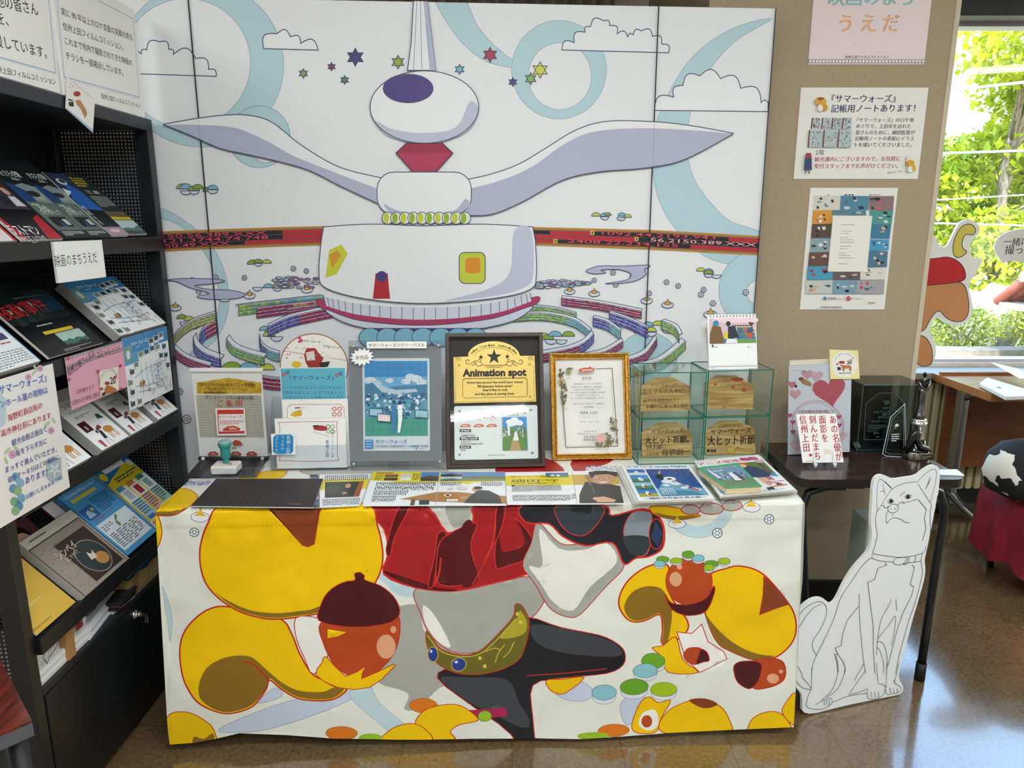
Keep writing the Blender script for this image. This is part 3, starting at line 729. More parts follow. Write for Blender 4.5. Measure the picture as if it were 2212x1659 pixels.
# plain sculptural centrepiece: tapered pillar, oval, cushion, bowl and two smooth ribbons
def grad(crop, pts, steps):
    for d, h in steps: S.shape(d, h, None, 0, crop)
S.shape([(1888, -40), (1970, -40), (2012, 300), (2032, 470), (1845, 470), (1868, 300)], '#eceef1', INK, lw, 'C1', 0)
for x0, x1 in ((1910, 1885), (1930, 1940), (1950, 1995)): S.line([(x0, -40), (x1, 470)], lw * .7, '#8d93b5', 'C1')
S.poly([(1955, -40), (1970, -40), (2012, 300), (2032, 470), (1995, 470)], LAV, 'C1')
def swoosh(crop, top, bot, mid):
    S.poly(smooth(top, 6, False) + smooth(bot[::-1], 6, False), '#eceef1', crop)
    S.poly(smooth(mid, 6, False) + smooth(bot[::-1], 6, False), '#b3b8d0', crop)
    S.line(smooth(top, 6, False) + smooth(bot[::-1], 6, False), lw, INK, crop, True)
swoosh('C1', [(232, 826), (450, 788), (640, 766), (800, 768), (950, 815), (1150, 970), (1400, 1112), (1690, 1185)], [(232, 830), (420, 905), (600, 985), (780, 1025), (1000, 1075), (1200, 1135), (1420, 1245), (1690, 1370)], [(232, 829), (450, 830), (700, 850), (900, 930), (1100, 1040), (1350, 1140), (1690, 1270)])
swoosh('C2', [(120, 1165), (300, 1125), (480, 1060), (650, 960), (850, 840), (1050, 785), (1350, 788), (1600, 815), (1860, 862)], [(110, 1390), (300, 1385), (500, 1305), (760, 1165), (1000, 1110), (1300, 1085), (1550, 1030), (1860, 866)], [(110, 1230), (350, 1170), (560, 1080), (760, 940), (950, 855), (1250, 830), (1550, 840), (1860, 864)])
S.shape(ellpts(917, 232, 117, 78, n=48), '#eceef1', INK, lw, 'P', 0)
S.shape([(812, 262), (850, 280), (917, 288), (985, 275), (1015, 220), (1034, 240), (1012, 282), (960, 306), (917, 310), (870, 305), (830, 288)], '#bfc4d8', None, 0, 'P')
S.line(ellpts(917, 232, 117, 78, n=48), lw, INK, 'P', True)
S.shape(ellpts(882, 192, 54, 31, n=32), '#48397f', INK, lw * .7, 'P', 0)

S.poly([(878, 310), (956, 310), (978, 331), (938, 376), (896, 376), (856, 331)], '#b03058', 'P'); S.poly([(878, 310), (956, 310), (978, 331), (856, 331)], '#9c2240', 'P'); S.line([(878, 310), (956, 310), (978, 331), (938, 376), (896, 376), (856, 331)], lw, '#4a2340', 'P', True)
S.shape(rrect(815, 372, 1018, 463, 36), '#eceef1', INK, lw, 'P', 0)
S.shape([(830, 440), (860, 455), (917, 460), (980, 455), (1005, 430), (1014, 445), (985, 461), (917, 464), (850, 462)], LAV, None, 0, 'P')
for k in range(10):
    x = 838 + k * 18.5; S.shape(ellpts(x, 471, 12, 13, n=18), '#e8eadf', INK, lw * .8, 'P', 0); S.shape(ellpts(x - 3, 471, 6, 11, n=14), ('#c6cf3c', '#8fb832')[k % 2], None, 0, 'P', 0)
S.shape(smooth([(700, 490), (800, 484), (917, 488), (1040, 484), (1150, 490)], 4, False) + smooth([(1156, 520), (1158, 590), (1145, 625), (1060, 645), (917, 655), (790, 645), (705, 622), (690, 590), (695, 520)], 4, False), '#eceef1', INK, lw, 'P', 0)
S.shape([(1110, 500), (1146, 496), (1152, 590), (1130, 622), (1060, 640), (960, 650), (1050, 625), (1100, 590)], '#c2c7da', None, 0, 'P')
S.poly([(712, 540), (738, 528), (752, 548), (728, 592), (704, 600)], '#c9cf3e', 'P'); S.poly([(712, 550), (730, 540), (738, 552), (718, 580)], '#d99a2c', 'P')
S.shape(rrect(992, 545, 1048, 612, 12), '#c3cf3e', INK, lw, 'P', 0); S.shape(rrect(1005, 556, 1038, 590, 8), '#dd8f1f', None, 0, 'P', 0)
S.poly([(812, 590), (838, 590), (843, 645), (806, 645)], '#b3222f', 'P'); S.shape(ellpts(825, 597, 12, n=18), '#43387f', None, 0, 'P', 0)
S.shape([(690, 645), (780, 675), (917, 686), (1060, 672), (1158, 640), (1150, 660), (1060, 688), (917, 702), (780, 692), (700, 668)], '#b03a66', INK, lw * .7, 'P')
p0 = smooth([(700, 640), (780, 656), (917, 664), (1060, 654), (1145, 632)], 6, False); p1 = smooth([(705, 660), (780, 680), (917, 690), (1060, 678), (1148, 650)], 6, False)
S.poly(p0 + p1[::-1], '#d3d7e6', 'P')
for a, b_ in zip(p0, p1): S.line([a, b_], lw * .7, INK, 'P')
S.shape([(705, 668), (780, 692), (917, 702), (1060, 688), (1150, 660), (1110, 692), (1020, 712), (917, 718), (800, 710), (735, 692)], '#d3d7e6', INK, lw, 'P')
S.poly([(790, 708), (1040, 708), (1010, 745), (830, 745)], '#43387f', 'P')
for k in range(7): S.shape(ellpts(800 + k * 38, 728, 24, 20, n=20), '#84bdd2', INK, lw * .8, 'P', 0)
x1, x2, x3 = mconv((440, 370))[0], mconv((1412, 270))[0], mconv((1653, 330))[0]
top = mconv((900, 4))[1]
scr = thing('display_screen', 'tall white three-panel screen printed with pale blue rings and clouds, behind the covered table', 'display screen', mat=MUR)
for x0, xe in ((-1.52, x1), (x1 + .0005, x2), (x2 + .0005, x3)):
    b = MB(); b.span((x0, .02, -.02), (xe, top, 0), M(WH, .5))
    S.flat(b, x0, xe, .02, top)
    for fx in (x0 + .0005, xe - .0005): b.span((fx - .0004, .02, -.0003), (fx + .0004, top, .0062), M('#2c2f3a', .6))
    b.build('panel', scr)
for side in ('C3', 'C4'):
    num = Art(MUR, .5); num.z = .0062
    for tx, p0_, p1_, cr, h in (('150.56.389.XXX', (105, 243), (838, 216), 'C3', '#d8475a'), ('121.3744.74.748', (118, 275), (850, 247), 'C3', '#d8475a'), ('50.49.XXX', (125, 310), (580, 290), 'C3', '#d8475a'),
                        ('1092.44,2193.943', (1012, 200), (1748, 231), 'C4', '#d8475a'), ('56.2150.389.XXX', (1326, 243), (2008, 277), 'C4', '#f0a8a8'), ('2408.22.234.155', (792, 250), (1505, 281), 'C4', '#d8475a')):
        if cr == side: num.crop = cr; num.text(tx, p0_, p1_, h, .008, .0155)
    num.build('numerals', scr)

# ================================================================ TABLE AND PRINTED CLOTH
TROT = R(2.0); TW, TD, TZ = 1.655, .45, .70
TEX = Vector((math.cos(TROT), math.sin(TROT), 0)); TBK = Vector((-math.sin(TROT), math.cos(TROT), 0))
TFL = Vector((-.895, 1.699, TZ))
TM = frame(TFL, TEX, TBK)                         # x along the front edge, y to the back, z up
t = thing('folding_table', 'long folding table hidden under the printed cloth', 'table', mat=TM @ Matrix.Translation((0, 0, -TZ)))
MB().span((.01, .012, TZ - .035), (TW - .01, TD - .01, TZ - .004), M('#cfcabd', .5), .004).build('tabletop', t)
for x in (.12, TW - .12):
    for y in (.07, TD - .07): MB().tube([(x, y, 0), (x, y, TZ - .035)], .014, STEEL, 10).build('leg', t)
FN = -TBK; ACEN = TW / 2
def ab(p):
    q = hit(p, TFL, TBK)
    if q.z > TZ:
        q = onz(p, TZ); d = q - TFL; return (d.dot(TEX), -d.dot(TBK))
    d = q - TFL; bb = TZ - q.z
    return (ACEN + (d.dot(TEX) - ACEN) / (1 + .035 * bb / .69), bb)
CREASE = [ab((x, 1300))[0] for x in (1181, 1480, 1561, 712)]
def cloth_pos(a, b):
    e = .012
    if b <= 0:
        h = TZ + .0006 + .0008 * noise.noise(Vector((a * 9, b * 9, 3)))
        y = -b; z = h
        if b > -e: y = -b; z = h - (1 - math.sqrt(max(0, 1 - ((b + e) / e) ** 2))) * e * .6
        return TFL + TEX * a + TBK * y + Vector((0, 0, z - TZ))
    k = min(1., b / .12); f = b / .69
    d = .0026 + .009 * k * noise.noise(Vector((a * 3.1, b * 1.5, .7))) + .0045 * f * math.sin(a * 7.5 + .8 * math.sin(a * 3)) + .007 * k * noise.noise(Vector((a * 6 + b * 5, b * 4 - a * 2, 5.1)))
    d += .0024 * noise.noise(Vector((a * 26, b * 18, 9))) * (1.3 - f) + .0035 * math.exp(-((b - .012) / .018) ** 2) * noise.noise(Vector((a * 22, 2, 1)))
    for c in CREASE: d += .0026 * math.exp(-abs(a - c) / .007) * k
    d += .0004 if b < .046 else 0
    d += .013 * f * max(0, 1 - a / .6) * math.sin(b * 13 + a * 11)                # slack folds at the left
    aa = ACEN + (a - ACEN) * (1 + .035 * f)
    z = TZ - b
    if b < e: d -= (1 - math.sqrt(max(0, 1 - ((e - b) / e) ** 2))) * e * .6
    return TFL + TEX * aa + FN * max(d, -.004 if b > .03 else -.02) + Vector((0, 0, z - TZ))
S = Sheet(ab)
BGC, RED, YEL, OLV, BRN, ACO, CAPC, GRY = '#e9ebdf', '#c4261f', '#f6c800', '#8d6b22', '#8c4221', '#bb4a20', '#4d141a', '#abaca4'
DRD, MRD, LRD = '#5a1119', '#a91d24', '#d8352e'
L1, L2 = .0042, .0024
# pale blue arcs and swooshes
S.blob(ellpts(1480, 325, 215, 205, n=40), '#c3dbe3', '#9fb8c6', .0015, 'B6', 0); S.poly(ellpts(1480, 325, 135, 130, n=36), BGC, 'B6')
S.blob([(150, 830), (190, 930), (208, 1060), (192, 1185), (182, 1060), (166, 930)], '#c3dbe3', '#9fb8c6', .0015, 'B5')
S.blob([(265, 412), (420, 345), (560, 310), (680, 290), (720, 300), (600, 360), (450, 410), (330, 425)], '#c9d3e6', '#8f9ab8', .0015, 'B8')
S.blob([(690, 300), (750, 265), (790, 330), (880, 400), (960, 440), (860, 440), (770, 380)], '#c3dbe3', '#9fb8c6', .0015, 'B8')
S.blob([(1250, 760), (1520, 790), (1600, 870), (1700, 900), (1760, 850), (1650, 800), (1500, 740)], '#c3dbe3', None, 0, 'B5')
S.blob([(745, 1560), (820, 1490), (870, 1470), (905, 1510), (860, 1540)], '#c9d3e6', '#8f9ab8', .0015, 'B5')
S.blob(ellpts(690, 1480, 125, 68, rot=8), '#cdd6ea', '#8f9ab8', .0015, 'B6', 0)
S.blob([(1000, 1659), (990, 1560), (1080, 1500), (1150, 1540), (1100, 1640), (1040, 1700)], '#c9d3e6', '#8f9ab8', .0015, 'B6')
# grey and white drapery field in the middle
S.blob([(1560, 1000), (1750, 950), (1800, 1120), (1960, 1230), (2000, 1400), (1880, 1470), (1760, 1590), (1670, 1600), (1690, 1500), (1500, 1420), (1560, 1200)], GRY, None, 0, 'B5')
S.blob([(1740, 850), (1770, 1000), (1830, 1130), (1960, 1230), (2100, 1245), (2240, 1200), (2500, 1000), (2560, 800), (2300, 780), (2000, 800)], GRY, RED, L2, 'B5')
S.blob([(1790, 950), (1870, 1030), (1960, 1200), (1880, 1170), (1800, 1060)], '#efede4', None, 0, 'B5')
S.blob([(1790, 320), (2105, 320), (2095, 420), (2010, 470), (1940, 492), (1880, 440)], '#cfcfc6', LRD, L2, 'B5')
S.blob([(1930, 330), (2080, 325), (2070, 420), (1980, 460)], GRY, None, 0, 'B5')
# red drapery
S.blob([(1440, 322), (1800, 322), (1940, 492), (2100, 420), (2110, 322), (2400, 322), (2520, 500), (2620, 640), (2440, 760), (2200, 820), (1960, 862), (1740, 840), (1540, 752), (1570, 620), (1540, 470)], MRD, LRD, L1, 'B5', 3)
S.blob([(1640, 330), (1700, 330), (1610, 520), (1580, 640), (1555, 600), (1590, 450)], DRD, LRD, L2, 'B5', 3)
S.blob([(1540, 740), (1600, 745), (1850, 835), (2000, 850), (1940, 862), (1740, 838)], DRD, None, 0, 'B5', 3)
S.blob([(1880, 500), (1935, 500), (1880, 660), (1850, 830), (1820, 820), (1860, 640)], DRD, LRD, L2, 'B5', 3)
S.blob([(1920, 520), (2120, 430), (2085, 560), (2110, 690), (2115, 800), (1890, 820), (1875, 640)], DRD, LRD, L2, 'B5', 3)
S.blob([(0, 440), (60, 425), (45, 600), (95, 780), (0, 835), (-50, 640)], DRD, None, 0, 'B6', 3)
S.blob([(205, 560), (250, 420), (350, 420), (465, 620), (250, 715), (205, 700)], DRD, LRD, L2, 'B6', 3)
S.blob([(240, 400), (330, 410), (390, 560), (310, 610), (240, 600)], MRD, None, 0, 'B6', 3)
S.blob([(215, 325), (265, 322), (230, 500), (115, 690), (185, 560)], DRD, LRD, L2, 'B6', 3)
S.stroke([(1900, 650), (1885, 760), (1850, 830)], L1, LRD, 'B5'); S.stroke([(205, 330), (190, 560), (60, 820)], L2, LRD, 'B6')
# pale leaf shape with grey edge
S.blob([(470, 430), (610, 560), (760, 560), (920, 545), (1015, 690), (900, 830), (740, 1000), (650, 1020), (540, 960), (455, 820), (375, 705), (430, 560)], GRY, RED, L2, 'B6', 4)
S.blob([(480, 470), (600, 590), (760, 600), (900, 560), (965, 680), (800, 830), (690, 980), (570, 930), (480, 800), (415, 710), (500, 700)], '#efeee6', None, 0, 'B6', 4)
# dark rounded bars with grey discs
S.blob([(385, 320), (870, 320), (935, 385), (1130, 345), (1235, 400), (1268, 500), (1250, 600), (1165, 645), (1085, 655), (1010, 690), (940, 560), (770, 575), (630, 520), (540, 440), (395, 430)], '#25262f', LRD, L1, 'B6', 4)
S.blob([(600, 325), (875, 325), (850, 430), (760, 510), (660, 490), (590, 400)], '#39424a', LRD, L2, 'B6', 4); S.poly([(670, 325), (815, 325), (800, 378), (680, 360)], '#20242e', 'B6')
S.blob([(1060, 372), (1150, 360), (1190, 400), (1170, 600), (1110, 645), (1040, 600), (1010, 480)], '#8795a0', LRD, L2, 'B6', 4); S.blob([(1012, 520), (1170, 525), (1150, 625), (1080, 640), (1035, 600)], '#333d42', None, 0, 'B6', 4)
S.blob(ellpts(1215, 505, 46, 95, n=24), '#20222c', LRD, L2, 'B6', 0); S.poly([(1210, 420), (1255, 500), (1228, 590), (1182, 530)], '#2c3f63', 'B6')
# black wedges
S.blob([(410, 1030), (620, 1085), (850, 1130), (960, 1180), (1015, 1240), (1005, 1320), (900, 1370), (640, 1400), (440, 1455), (440, 1659), (460, 1900), (420, 1950), (300, 1760), (60, 1580), (-160, 1400), (-60, 1330), (200, 1300), (360, 1150)], '#1c1d22', LRD, L2, 'B6', 3)
S.blob([(440, 1070), (700, 1105), (930, 1170), (1000, 1250), (900, 1265), (620, 1240), (460, 1180)], '#40434b', None, 0, 'B6', 4)
S.blob([(-140, 1400), (60, 1400), (280, 1420), (350, 1560), (420, 1680), (380, 1720), (200, 1640), (20, 1540)], '#40434b', None, 0, 'B6', 4)
S.stroke([(400, 1395), (640, 1370), (900, 1340)], L2, LRD, 'B6')
# golden belt shape with blue studs
S.blob([(1805, 1120), (1830, 1125), (1900, 1215), (2040, 1255), (2140, 1235), (2240, 1150), (2350, 1030), (2365, 955), (2400, 950), (2440, 1010), (2455, 1080), (2430, 1200), (2380, 1300), (2240, 1365), (2060, 1380), (1900, 1325), (1820, 1220)], '#6f6722', RED, L2, 'B5', 4)
S.blob([(2270, 1150), (2380, 1030), (2395, 985), (2440, 1060), (2420, 1130), (2330, 1160)], '#b3a42e', None, 0, 'B5', 4)
S.stroke([(1815, 1135), (1900, 1230), (2040, 1268), (2150, 1250), (2260, 1160), (2370, 1040)], L2, '#d8c352', 'B5')
for cx, cy, rx, ry in ((1850, 1252, 32, 46), (2012, 1315, 46, 42)): S.blob(ellpts(cx, cy, rx, ry, n=24), '#27418f', '#c9a94a', L2, 'B5', 0); S.poly(ellpts(cx - rx * .35, cy - ry * .4, rx * .25, ry * .22, n=12), '#c9d6ee', 'B5')
for cx, cy in ((2145, 1280), (2175, 1330), (2380, 1010), (2400, 1060)): S.poly(ellpts(cx, cy, 12, n=12), '#d8c352', 'B5')
for pts in ([(2290, 1280), (2330, 1240), (2360, 1180)], [(2240, 1310), (2260, 1250), (2300, 1200)], [(2180, 1240), (2230, 1220), (2270, 1230)]): S.stroke(pts, L2, '#d0b945', 'B5')
# yellow discs, tails, acorns
def acorn(crop, body, cap, hl):
    S.blob(body, ACO, RED, L2, crop, 5); S.blob(cap, CAPC, RED, L2, crop, 3)
    for h in hl: S.poly(ellpts(*h, n=20), '#e2a680', crop)
S.blob([(590, 965), (450, 975), (340, 1050), (272, 1150), (260, 1270), (300, 1420), (390, 1550), (500, 1613), (600, 1622), (720, 1580), (800, 1480), (825, 1420), (900, 1480), (1000, 1540), (1130, 1555), (1250, 1530), (1310, 1470), (1240, 1440), (1100, 1400), (1010, 1260), (960, 1130), (880, 1030)], YEL, RED, L1, 'B5')
S.blob([(405, 1530), (388, 1440), (430, 1340), (520, 1282), (620, 1262), (700, 1270), (760, 1310), (880, 1420), (1000, 1490), (1150, 1500), (1235, 1465), (1290, 1475), (1240, 1525), (1130, 1547), (1000, 1530), (900, 1470), (825, 1408), (795, 1480), (715, 1570), (600, 1612), (500, 1603)], OLV, None, 0, 'B5')
S.stroke([(660, 1300), (730, 1322), (790, 1385), (822, 1420)], L1, RED, 'B5')
S.blob([(540, 315), (440, 430), (385, 590), (400, 760), (470, 880), (600, 975), (760, 1025), (900, 1035), (1060, 1020), (1300, 960), (1470, 830), (1535, 660), (1500, 450), (1430, 315), (1000, 300)], YEL, RED, L1, 'B5')
S.blob([(475, 870), (560, 925), (700, 980), (880, 998), (1060, 985), (1150, 960), (1150, 990), (1060, 1012), (900, 1027), (760, 1017), (600, 967)], OLV, None, 0, 'B5')
S.blob([(800, 320), (1158, 320), (1100, 572), (1060, 590), (1025, 580)], BRN, RED, L2, 'B5', 0)
S.blob([(985, 1035), (1100, 1030), (1172, 1080), (1165, 1190), (1185, 1280), (1095, 1392), (1040, 1290), (990, 1160)], '#f3f1e9', RED, L2, 'B5', 3)
acorn('B5', [(1140, 1070), (1160, 1200), (1220, 1320), (1310, 1390), (1420, 1400), (1520, 1350), (1610, 1240), (1642, 1100), (1600, 1000), (1300, 1000)], [(1130, 1050), (1140, 960), (1190, 870), (1280, 812), (1358, 795), (1356, 755), (1390, 745), (1420, 765), (1422, 790), (1520, 825), (1600, 890), (1642, 985), (1600, 1050), (1450, 1083), (1280, 1085)], [(1555, 1210, 60, 75), (1600, 1103, 19, 22)])
S.blob([(1182, 1100), (1312, 1122), (1250, 1155), (1182, 1168)], YEL, RED, L2, 'B5', 0)
S.blob([(1175, 1280), (1300, 1400), (1425, 1335), (1400, 1412), (1600, 1318), (1585, 1355), (1450, 1465), (1250, 1470), (1110, 1395), (1150, 1320)], YEL, RED, L2, 'B5', 2)
S.blob([(0, 430), (0, 380), (-5, 345), (60, 342), (115, 365), (148, 400), (150, 430), (145, 470), (70, 470), (0, 470)], YEL, RED, L2, 'B8') if 0 else S.blob([(100, 365), (160, 348), (215, 378), (248, 415), (243, 470), (100, 470)], YEL, RED, L2, 'B8', 4)
S.blob([(178, 458), (185, 435), (215, 445), (245, 425), (243, 470), (180, 475)], OLV, None, 0, 'B8', 3)
S.blob([(100, 370), (135, 420), (147, 500), (130, 570), (95, 600), (60, 500)], YEL, RED, L2, 'B5')
S.blob([(95, 370), (110, 320), (150, 262), (200, 226), (275, 218), (345, 243), (368, 282), (300, 345), (215, 385), (130, 388)], YEL, RED, L2, 'B5')
S.blob([(95, 365), (200, 362), (300, 340), (215, 383), (130, 386)], OLV, None, 0, 'B5')
S.blob([(1290, 705), (1180, 700), (1060, 770), (990, 870), (982, 960), (1040, 1040), (1130, 1050), (1235, 1010), (1255, 1100), (1250, 1190), (1310, 1190), (1420, 1080), (1300, 880)], YEL, RED, L1, 'B6')
S.blob([(1012, 960), (1060, 870), (1150, 832), (1250, 850), (1312, 980), (1290, 1180), (1255, 1185), (1262, 1100), (1238, 1002), (1130, 1042), (1050, 1032)], OLV, None, 0, 'B6')
S.blob([(1545, 765), (1650, 718), (1750, 708), (1880, 752), (2000, 880), (2080, 1000), (2092, 1120), (2045, 1220), (1950, 1290), (1850, 1302), (1700, 1250), (1600, 1185), (1530, 1030), (1510, 890)], YEL, RED, L1, 'B6')
S.blob([(1512, 990), (1580, 1080), (1700, 1190), (1850, 1260), (1960, 1275), (1850, 1300), (1700, 1248), (1600, 1183)], OLV, None, 0, 'B6')
S.blob([(1890, 770), (1960, 830), (2050, 945), (1960, 975), (1865, 1012), (1885, 890)], BRN, RED, L2, 'B6', 0)
S.blob([(1190, 1222), (1260, 1205), (1340, 1152), (1380, 1290), (1480, 1375), (1290, 1372), (1250, 1275)], YEL, RED, L2, 'B6', 3)
S.blob([(1345, 1120), (1440, 1130), (1500, 1070), (1540, 1180), (1640, 1245), (1660, 1290), (1490, 1375), (1400, 1290)], '#f3f1e9', RED, L2, 'B6', 0)
acorn('B6', ellpts(1420, 800, 145, 148, n=14), [(1270, 882), (1310, 935), (1420, 945), (1530, 905), (1572, 830), (1580, 870), (1530, 985), (1420, 1018), (1310, 975)], [(1335, 785, 38, 45), (1360, 708, 17, 17)])
acorn('B6', [(1385, 1260), (1420, 1220), (1500, 1228), (1470, 1320), (1410, 1305)], [(1495, 1228), (1535, 1250), (1548, 1300), (1510, 1310), (1465, 1322), (1480, 1270)], [])
acorn('B6', [(1800, 1330), (1900, 1290), (2000, 1300), (2030, 1360), (2010, 1430), (1920, 1470), (1820, 1470)], [(1706, 1330), (1760, 1305), (1870, 1315), (1875, 1380), (1850, 1440), (1800, 1480), (1730, 1440), (1705, 1380)], [(1950, 1415, 38, 30), (2000, 1370, 14, 12)])
for cx, cy, rx, ry, h in ((1195, 1300, 75, 48, '#6ea72c'), (1145, 1360, 78, 44, '#8cc6d2'), (885, 1490, 78, 48, '#8cc6d2'), (1075, 1460, 90, 52, '#6ea72c'), (1262, 1482, 84, 46, '#a5c421'), (1255, 662, 40, 20, '#6ea72c'), (1340, 672, 40, 18, '#a5c421'), (1415, 632, 38, 24, '#6ea72c'),
                         (1235, 690, 36, 20, '#8cc6d2'), (1478, 655, 38, 22, '#8cc6d2'), (1560, 690, 45, 22, '#6ea72c'), (1640, 672, 38, 22, '#a5c421'), (1545, 715, 32, 22, '#a5c421')):
    S.blob(ellpts(cx, cy + ry * .5, rx * .95, ry, n=20), '#e4e6ef', '#7f8aa8', .0014, 'B6', 0)
    S.blob(ellpts(cx, cy, rx, ry, n=20), h, '#4a6a6a', .0014, 'B6', 0)
S.blob([(890, 1400), (1060, 1390), (1220, 1385), (1400, 1380), (1410, 1420), (1330, 1460), (1250, 1440), (1100, 1450), (920, 1450)], '#e6e8f0', '#7f8aa8', .0014, 'B6') if 0 else None
S.blob([(1180, 330), (1330, 335), (1490, 385), (1400, 410), (1290, 405), (1200, 380)], YEL, RED, L2, 'B6', 4); S.blob([(1200, 370), (1320, 388), (1480, 385), (1390, 412), (1290, 408)], OLV, None, 0, 'B6', 4)
for a in ((1430, 350, 60, 30), (1560, 345, 75, 35), (1690, 325, 65, 32)): S.blob(ellpts(*a, n=20), '#b4b5ad', RED, L2, 'B6', 0)
for a in ((430, 360, 0, 0),): pass
for crop, cx, cy, r in (('B5', 388, 395, 58), ('B6', 1812, 335, 54), ('B6', 1345, 440, 54)):
    S.blob(ellpts(cx, cy, r, r * .55, n=20), '#eef0f4', '#5a6688', .0016, crop, 0); S.poly([(cx - r * .7, cy - r * .1), (cx - r * .2, cy - r * .55), (cx, cy - r), (cx + r * .2, cy - r * .55), (cx + r * .7, cy - r * .1)], '#e6b52c', crop)
for crop, cx, cy, r in (('B5', 350, 493, 28), ('B6', 1600, 500, 30), ('B6', 1923, 410, 30)):
    S.blob(ellpts(cx, cy, r, n=16), '#eef0f4', '#4a5a80', .0022, crop, 0); S.blob(ellpts(cx, cy, r * .45, n=6), '#e9ebdf', '#4a5a80', .0016, crop, 0)
    for k in range(6): a = R(60 * k); S.stroke([(cx + r * .45 * math.cos(a), cy + r * .45 * math.sin(a)), (cx + r * math.cos(a), cy + r * math.sin(a))], .0014, '#4a5a80', crop, 0)
for a in ((665, 425, 52, 22), (1552, 415, 52, 20), (932, 335, 46, 24)): S.blob(ellpts(*a, n=20), '#e07b1f', '#9a5a20', .0014, 'B8', 0)
S.blob([(1060, 352), (1200, 346), (1205, 372), (1075, 385)], '#b0215a', RED, .0014, 'B8', 0); S.blob(ellpts(1132, 372, 22, 18, n=20), '#9cc22e', '#5a7a20', .0014, 'B8', 0)
S.blob([(905, 395), (930, 355), (980, 335), (1040, 332), (1085, 355), (1110, 385), (1050, 398), (1020, 420), (1035, 445), (985, 450), (940, 440)], YEL, RED, L2, 'B8', 4)
S.blob([(800, 452), (830, 410), (890, 393), (935, 410), (955, 452)], YEL, RED, L2, 'B8', 4); S.blob(ellpts(760, 440, 40, 14, n=16), '#9cc22e', None, 0, 'B8', 0); S.blob(ellpts(1485, 432, 52, 14, n=16), '#9cc22e', None, 0, 'B8', 0)
S.blob([(1612, 400), (1640, 330), (1670, 310), (1700, 330), (1740, 322), (1710, 380), (1690, 425), (1630, 425)], YEL, RED, L2, 'B8', 4); S.blob([(1635, 400), (1650, 362), (1690, 355), (1700, 400), (1670, 420)], '#f3f1e9', None, 0, 'B8', 3); S.blob(ellpts(1662, 390, 18, 20, n=14), ACO, None, 0, 'B8', 0)
S.blob([(1705, 420), (1720, 370), (1770, 335), (1840, 318), (1900, 340), (1932, 385), (1935, 440), (1800, 445)], YEL, RED, L2, 'B8', 4); S.blob([(1800, 322), (1850, 316), (1895, 335), (1850, 350)], BRN, None, 0, 'B8', 4)
S.blob([(1990, 425), (2010, 380), (2060, 358), (2105, 368), (2135, 410), (2130, 440), (2000, 440)], YEL, RED, L2, 'B8', 4)
S.blob([(2150, 300), (2120, 325), (2105, 360), (2135, 400), (2160, 400)], YEL, RED, L2, 'B8', 4)
S.blob([(1290, 225), (1330, 240), (1390, 225), (1440, 240), (1430, 275), (1385, 290), (1330, 282)], YEL, RED, L2, 'B8', 4) if 0 else S.blob([(520, 1420), (620, 1410), (760, 1395), (640, 1500), (560, 1490)], YEL, RED, L2, 'B6', 3)
S.blob([(1080, 470), (1110, 400)], YEL) if 0 else None
# on the table top
S.blob([(620, 165), (700, 140), (830, 105), (930, 110), (880, 160), (740, 172)], YEL, RED, L2, 'B5', 3)
S.blob([(1010, 110), (1300, 80), (1600, 70), (1900, 85), (1920, 150), (1500, 130), (1200, 150)], '#b9bab2', LRD, L2, 'B5', 3)
S.blob([(210, 120), (270, 55), (520, 30), (640, 120), (420, 130)], MRD, LRD, L2, 'B6', 3)
S.blob([(690, 40), (940, 30), (890, 70), (790, 95), (715, 125)], MRD, LRD, L2, 'B6', 3)
for k in range(14): S.blob(ellpts(785 + k * 15, 92 + 8 * math.sin(k * 2), 16, 9, n=8), ('#c9d3e6', '#e4e6ef')[k % 2], '#4a5a80', .0012, 'B6', 0)
for k in range(14): S.blob(ellpts(255 + k * 14, 188 + 8 * math.sin(k * 2.3), 15, 9, n=8), ('#c9d3e6', '#a9a0c8')[k % 2], '#4a5a80', .0012, 'B5', 0)
foot = [ab(px(p, 'B8')) for p in ((125, 457), (180, 457), (250, 446), (330, 427), (480, 436), (600, 441), (850, 446), (1100, 446), (1340, 444), (1700, 431), (2130, 411))]
foot = [(min(max(a, 0), TW), min(b, .692)) for a, b in foot]; foot[0] = (0, foot[0][1]); foot[-1] = (TW, foot[-1][1])
dom = [(0, -TD), (TW, -TD)] + foot[::-1]
gx, gy = 150, 100
grid = [(TW * (i + .5) / gx, -TD + (TD + .66) * (j + .5) / gy) for i in range(gx) for j in range(gy)] + [(TW * i / 300, b) for i in range(1, 300) for b in (-.012, -.006, 0., .004, .008, .014, .0455, .0465)]
grid = [g for g in grid if g[1] < .655]
V, F, Hc = S.cut(dom, grid)
b = MB(); vs = [b.bm.verts.new(cloth_pos(v[0], v[1])) for v in V]; CLR = .36
for f, h in zip(F, Hc):
    try: g = b.bm.faces.new([vs[k] for k in reversed(f)]); g.material_index = b.mi(M(h or BGC, CLR, 0, .45)); g.smooth = True
    except ValueError: pass
i = b.mi(M(BGC, CLR, 0, .45))
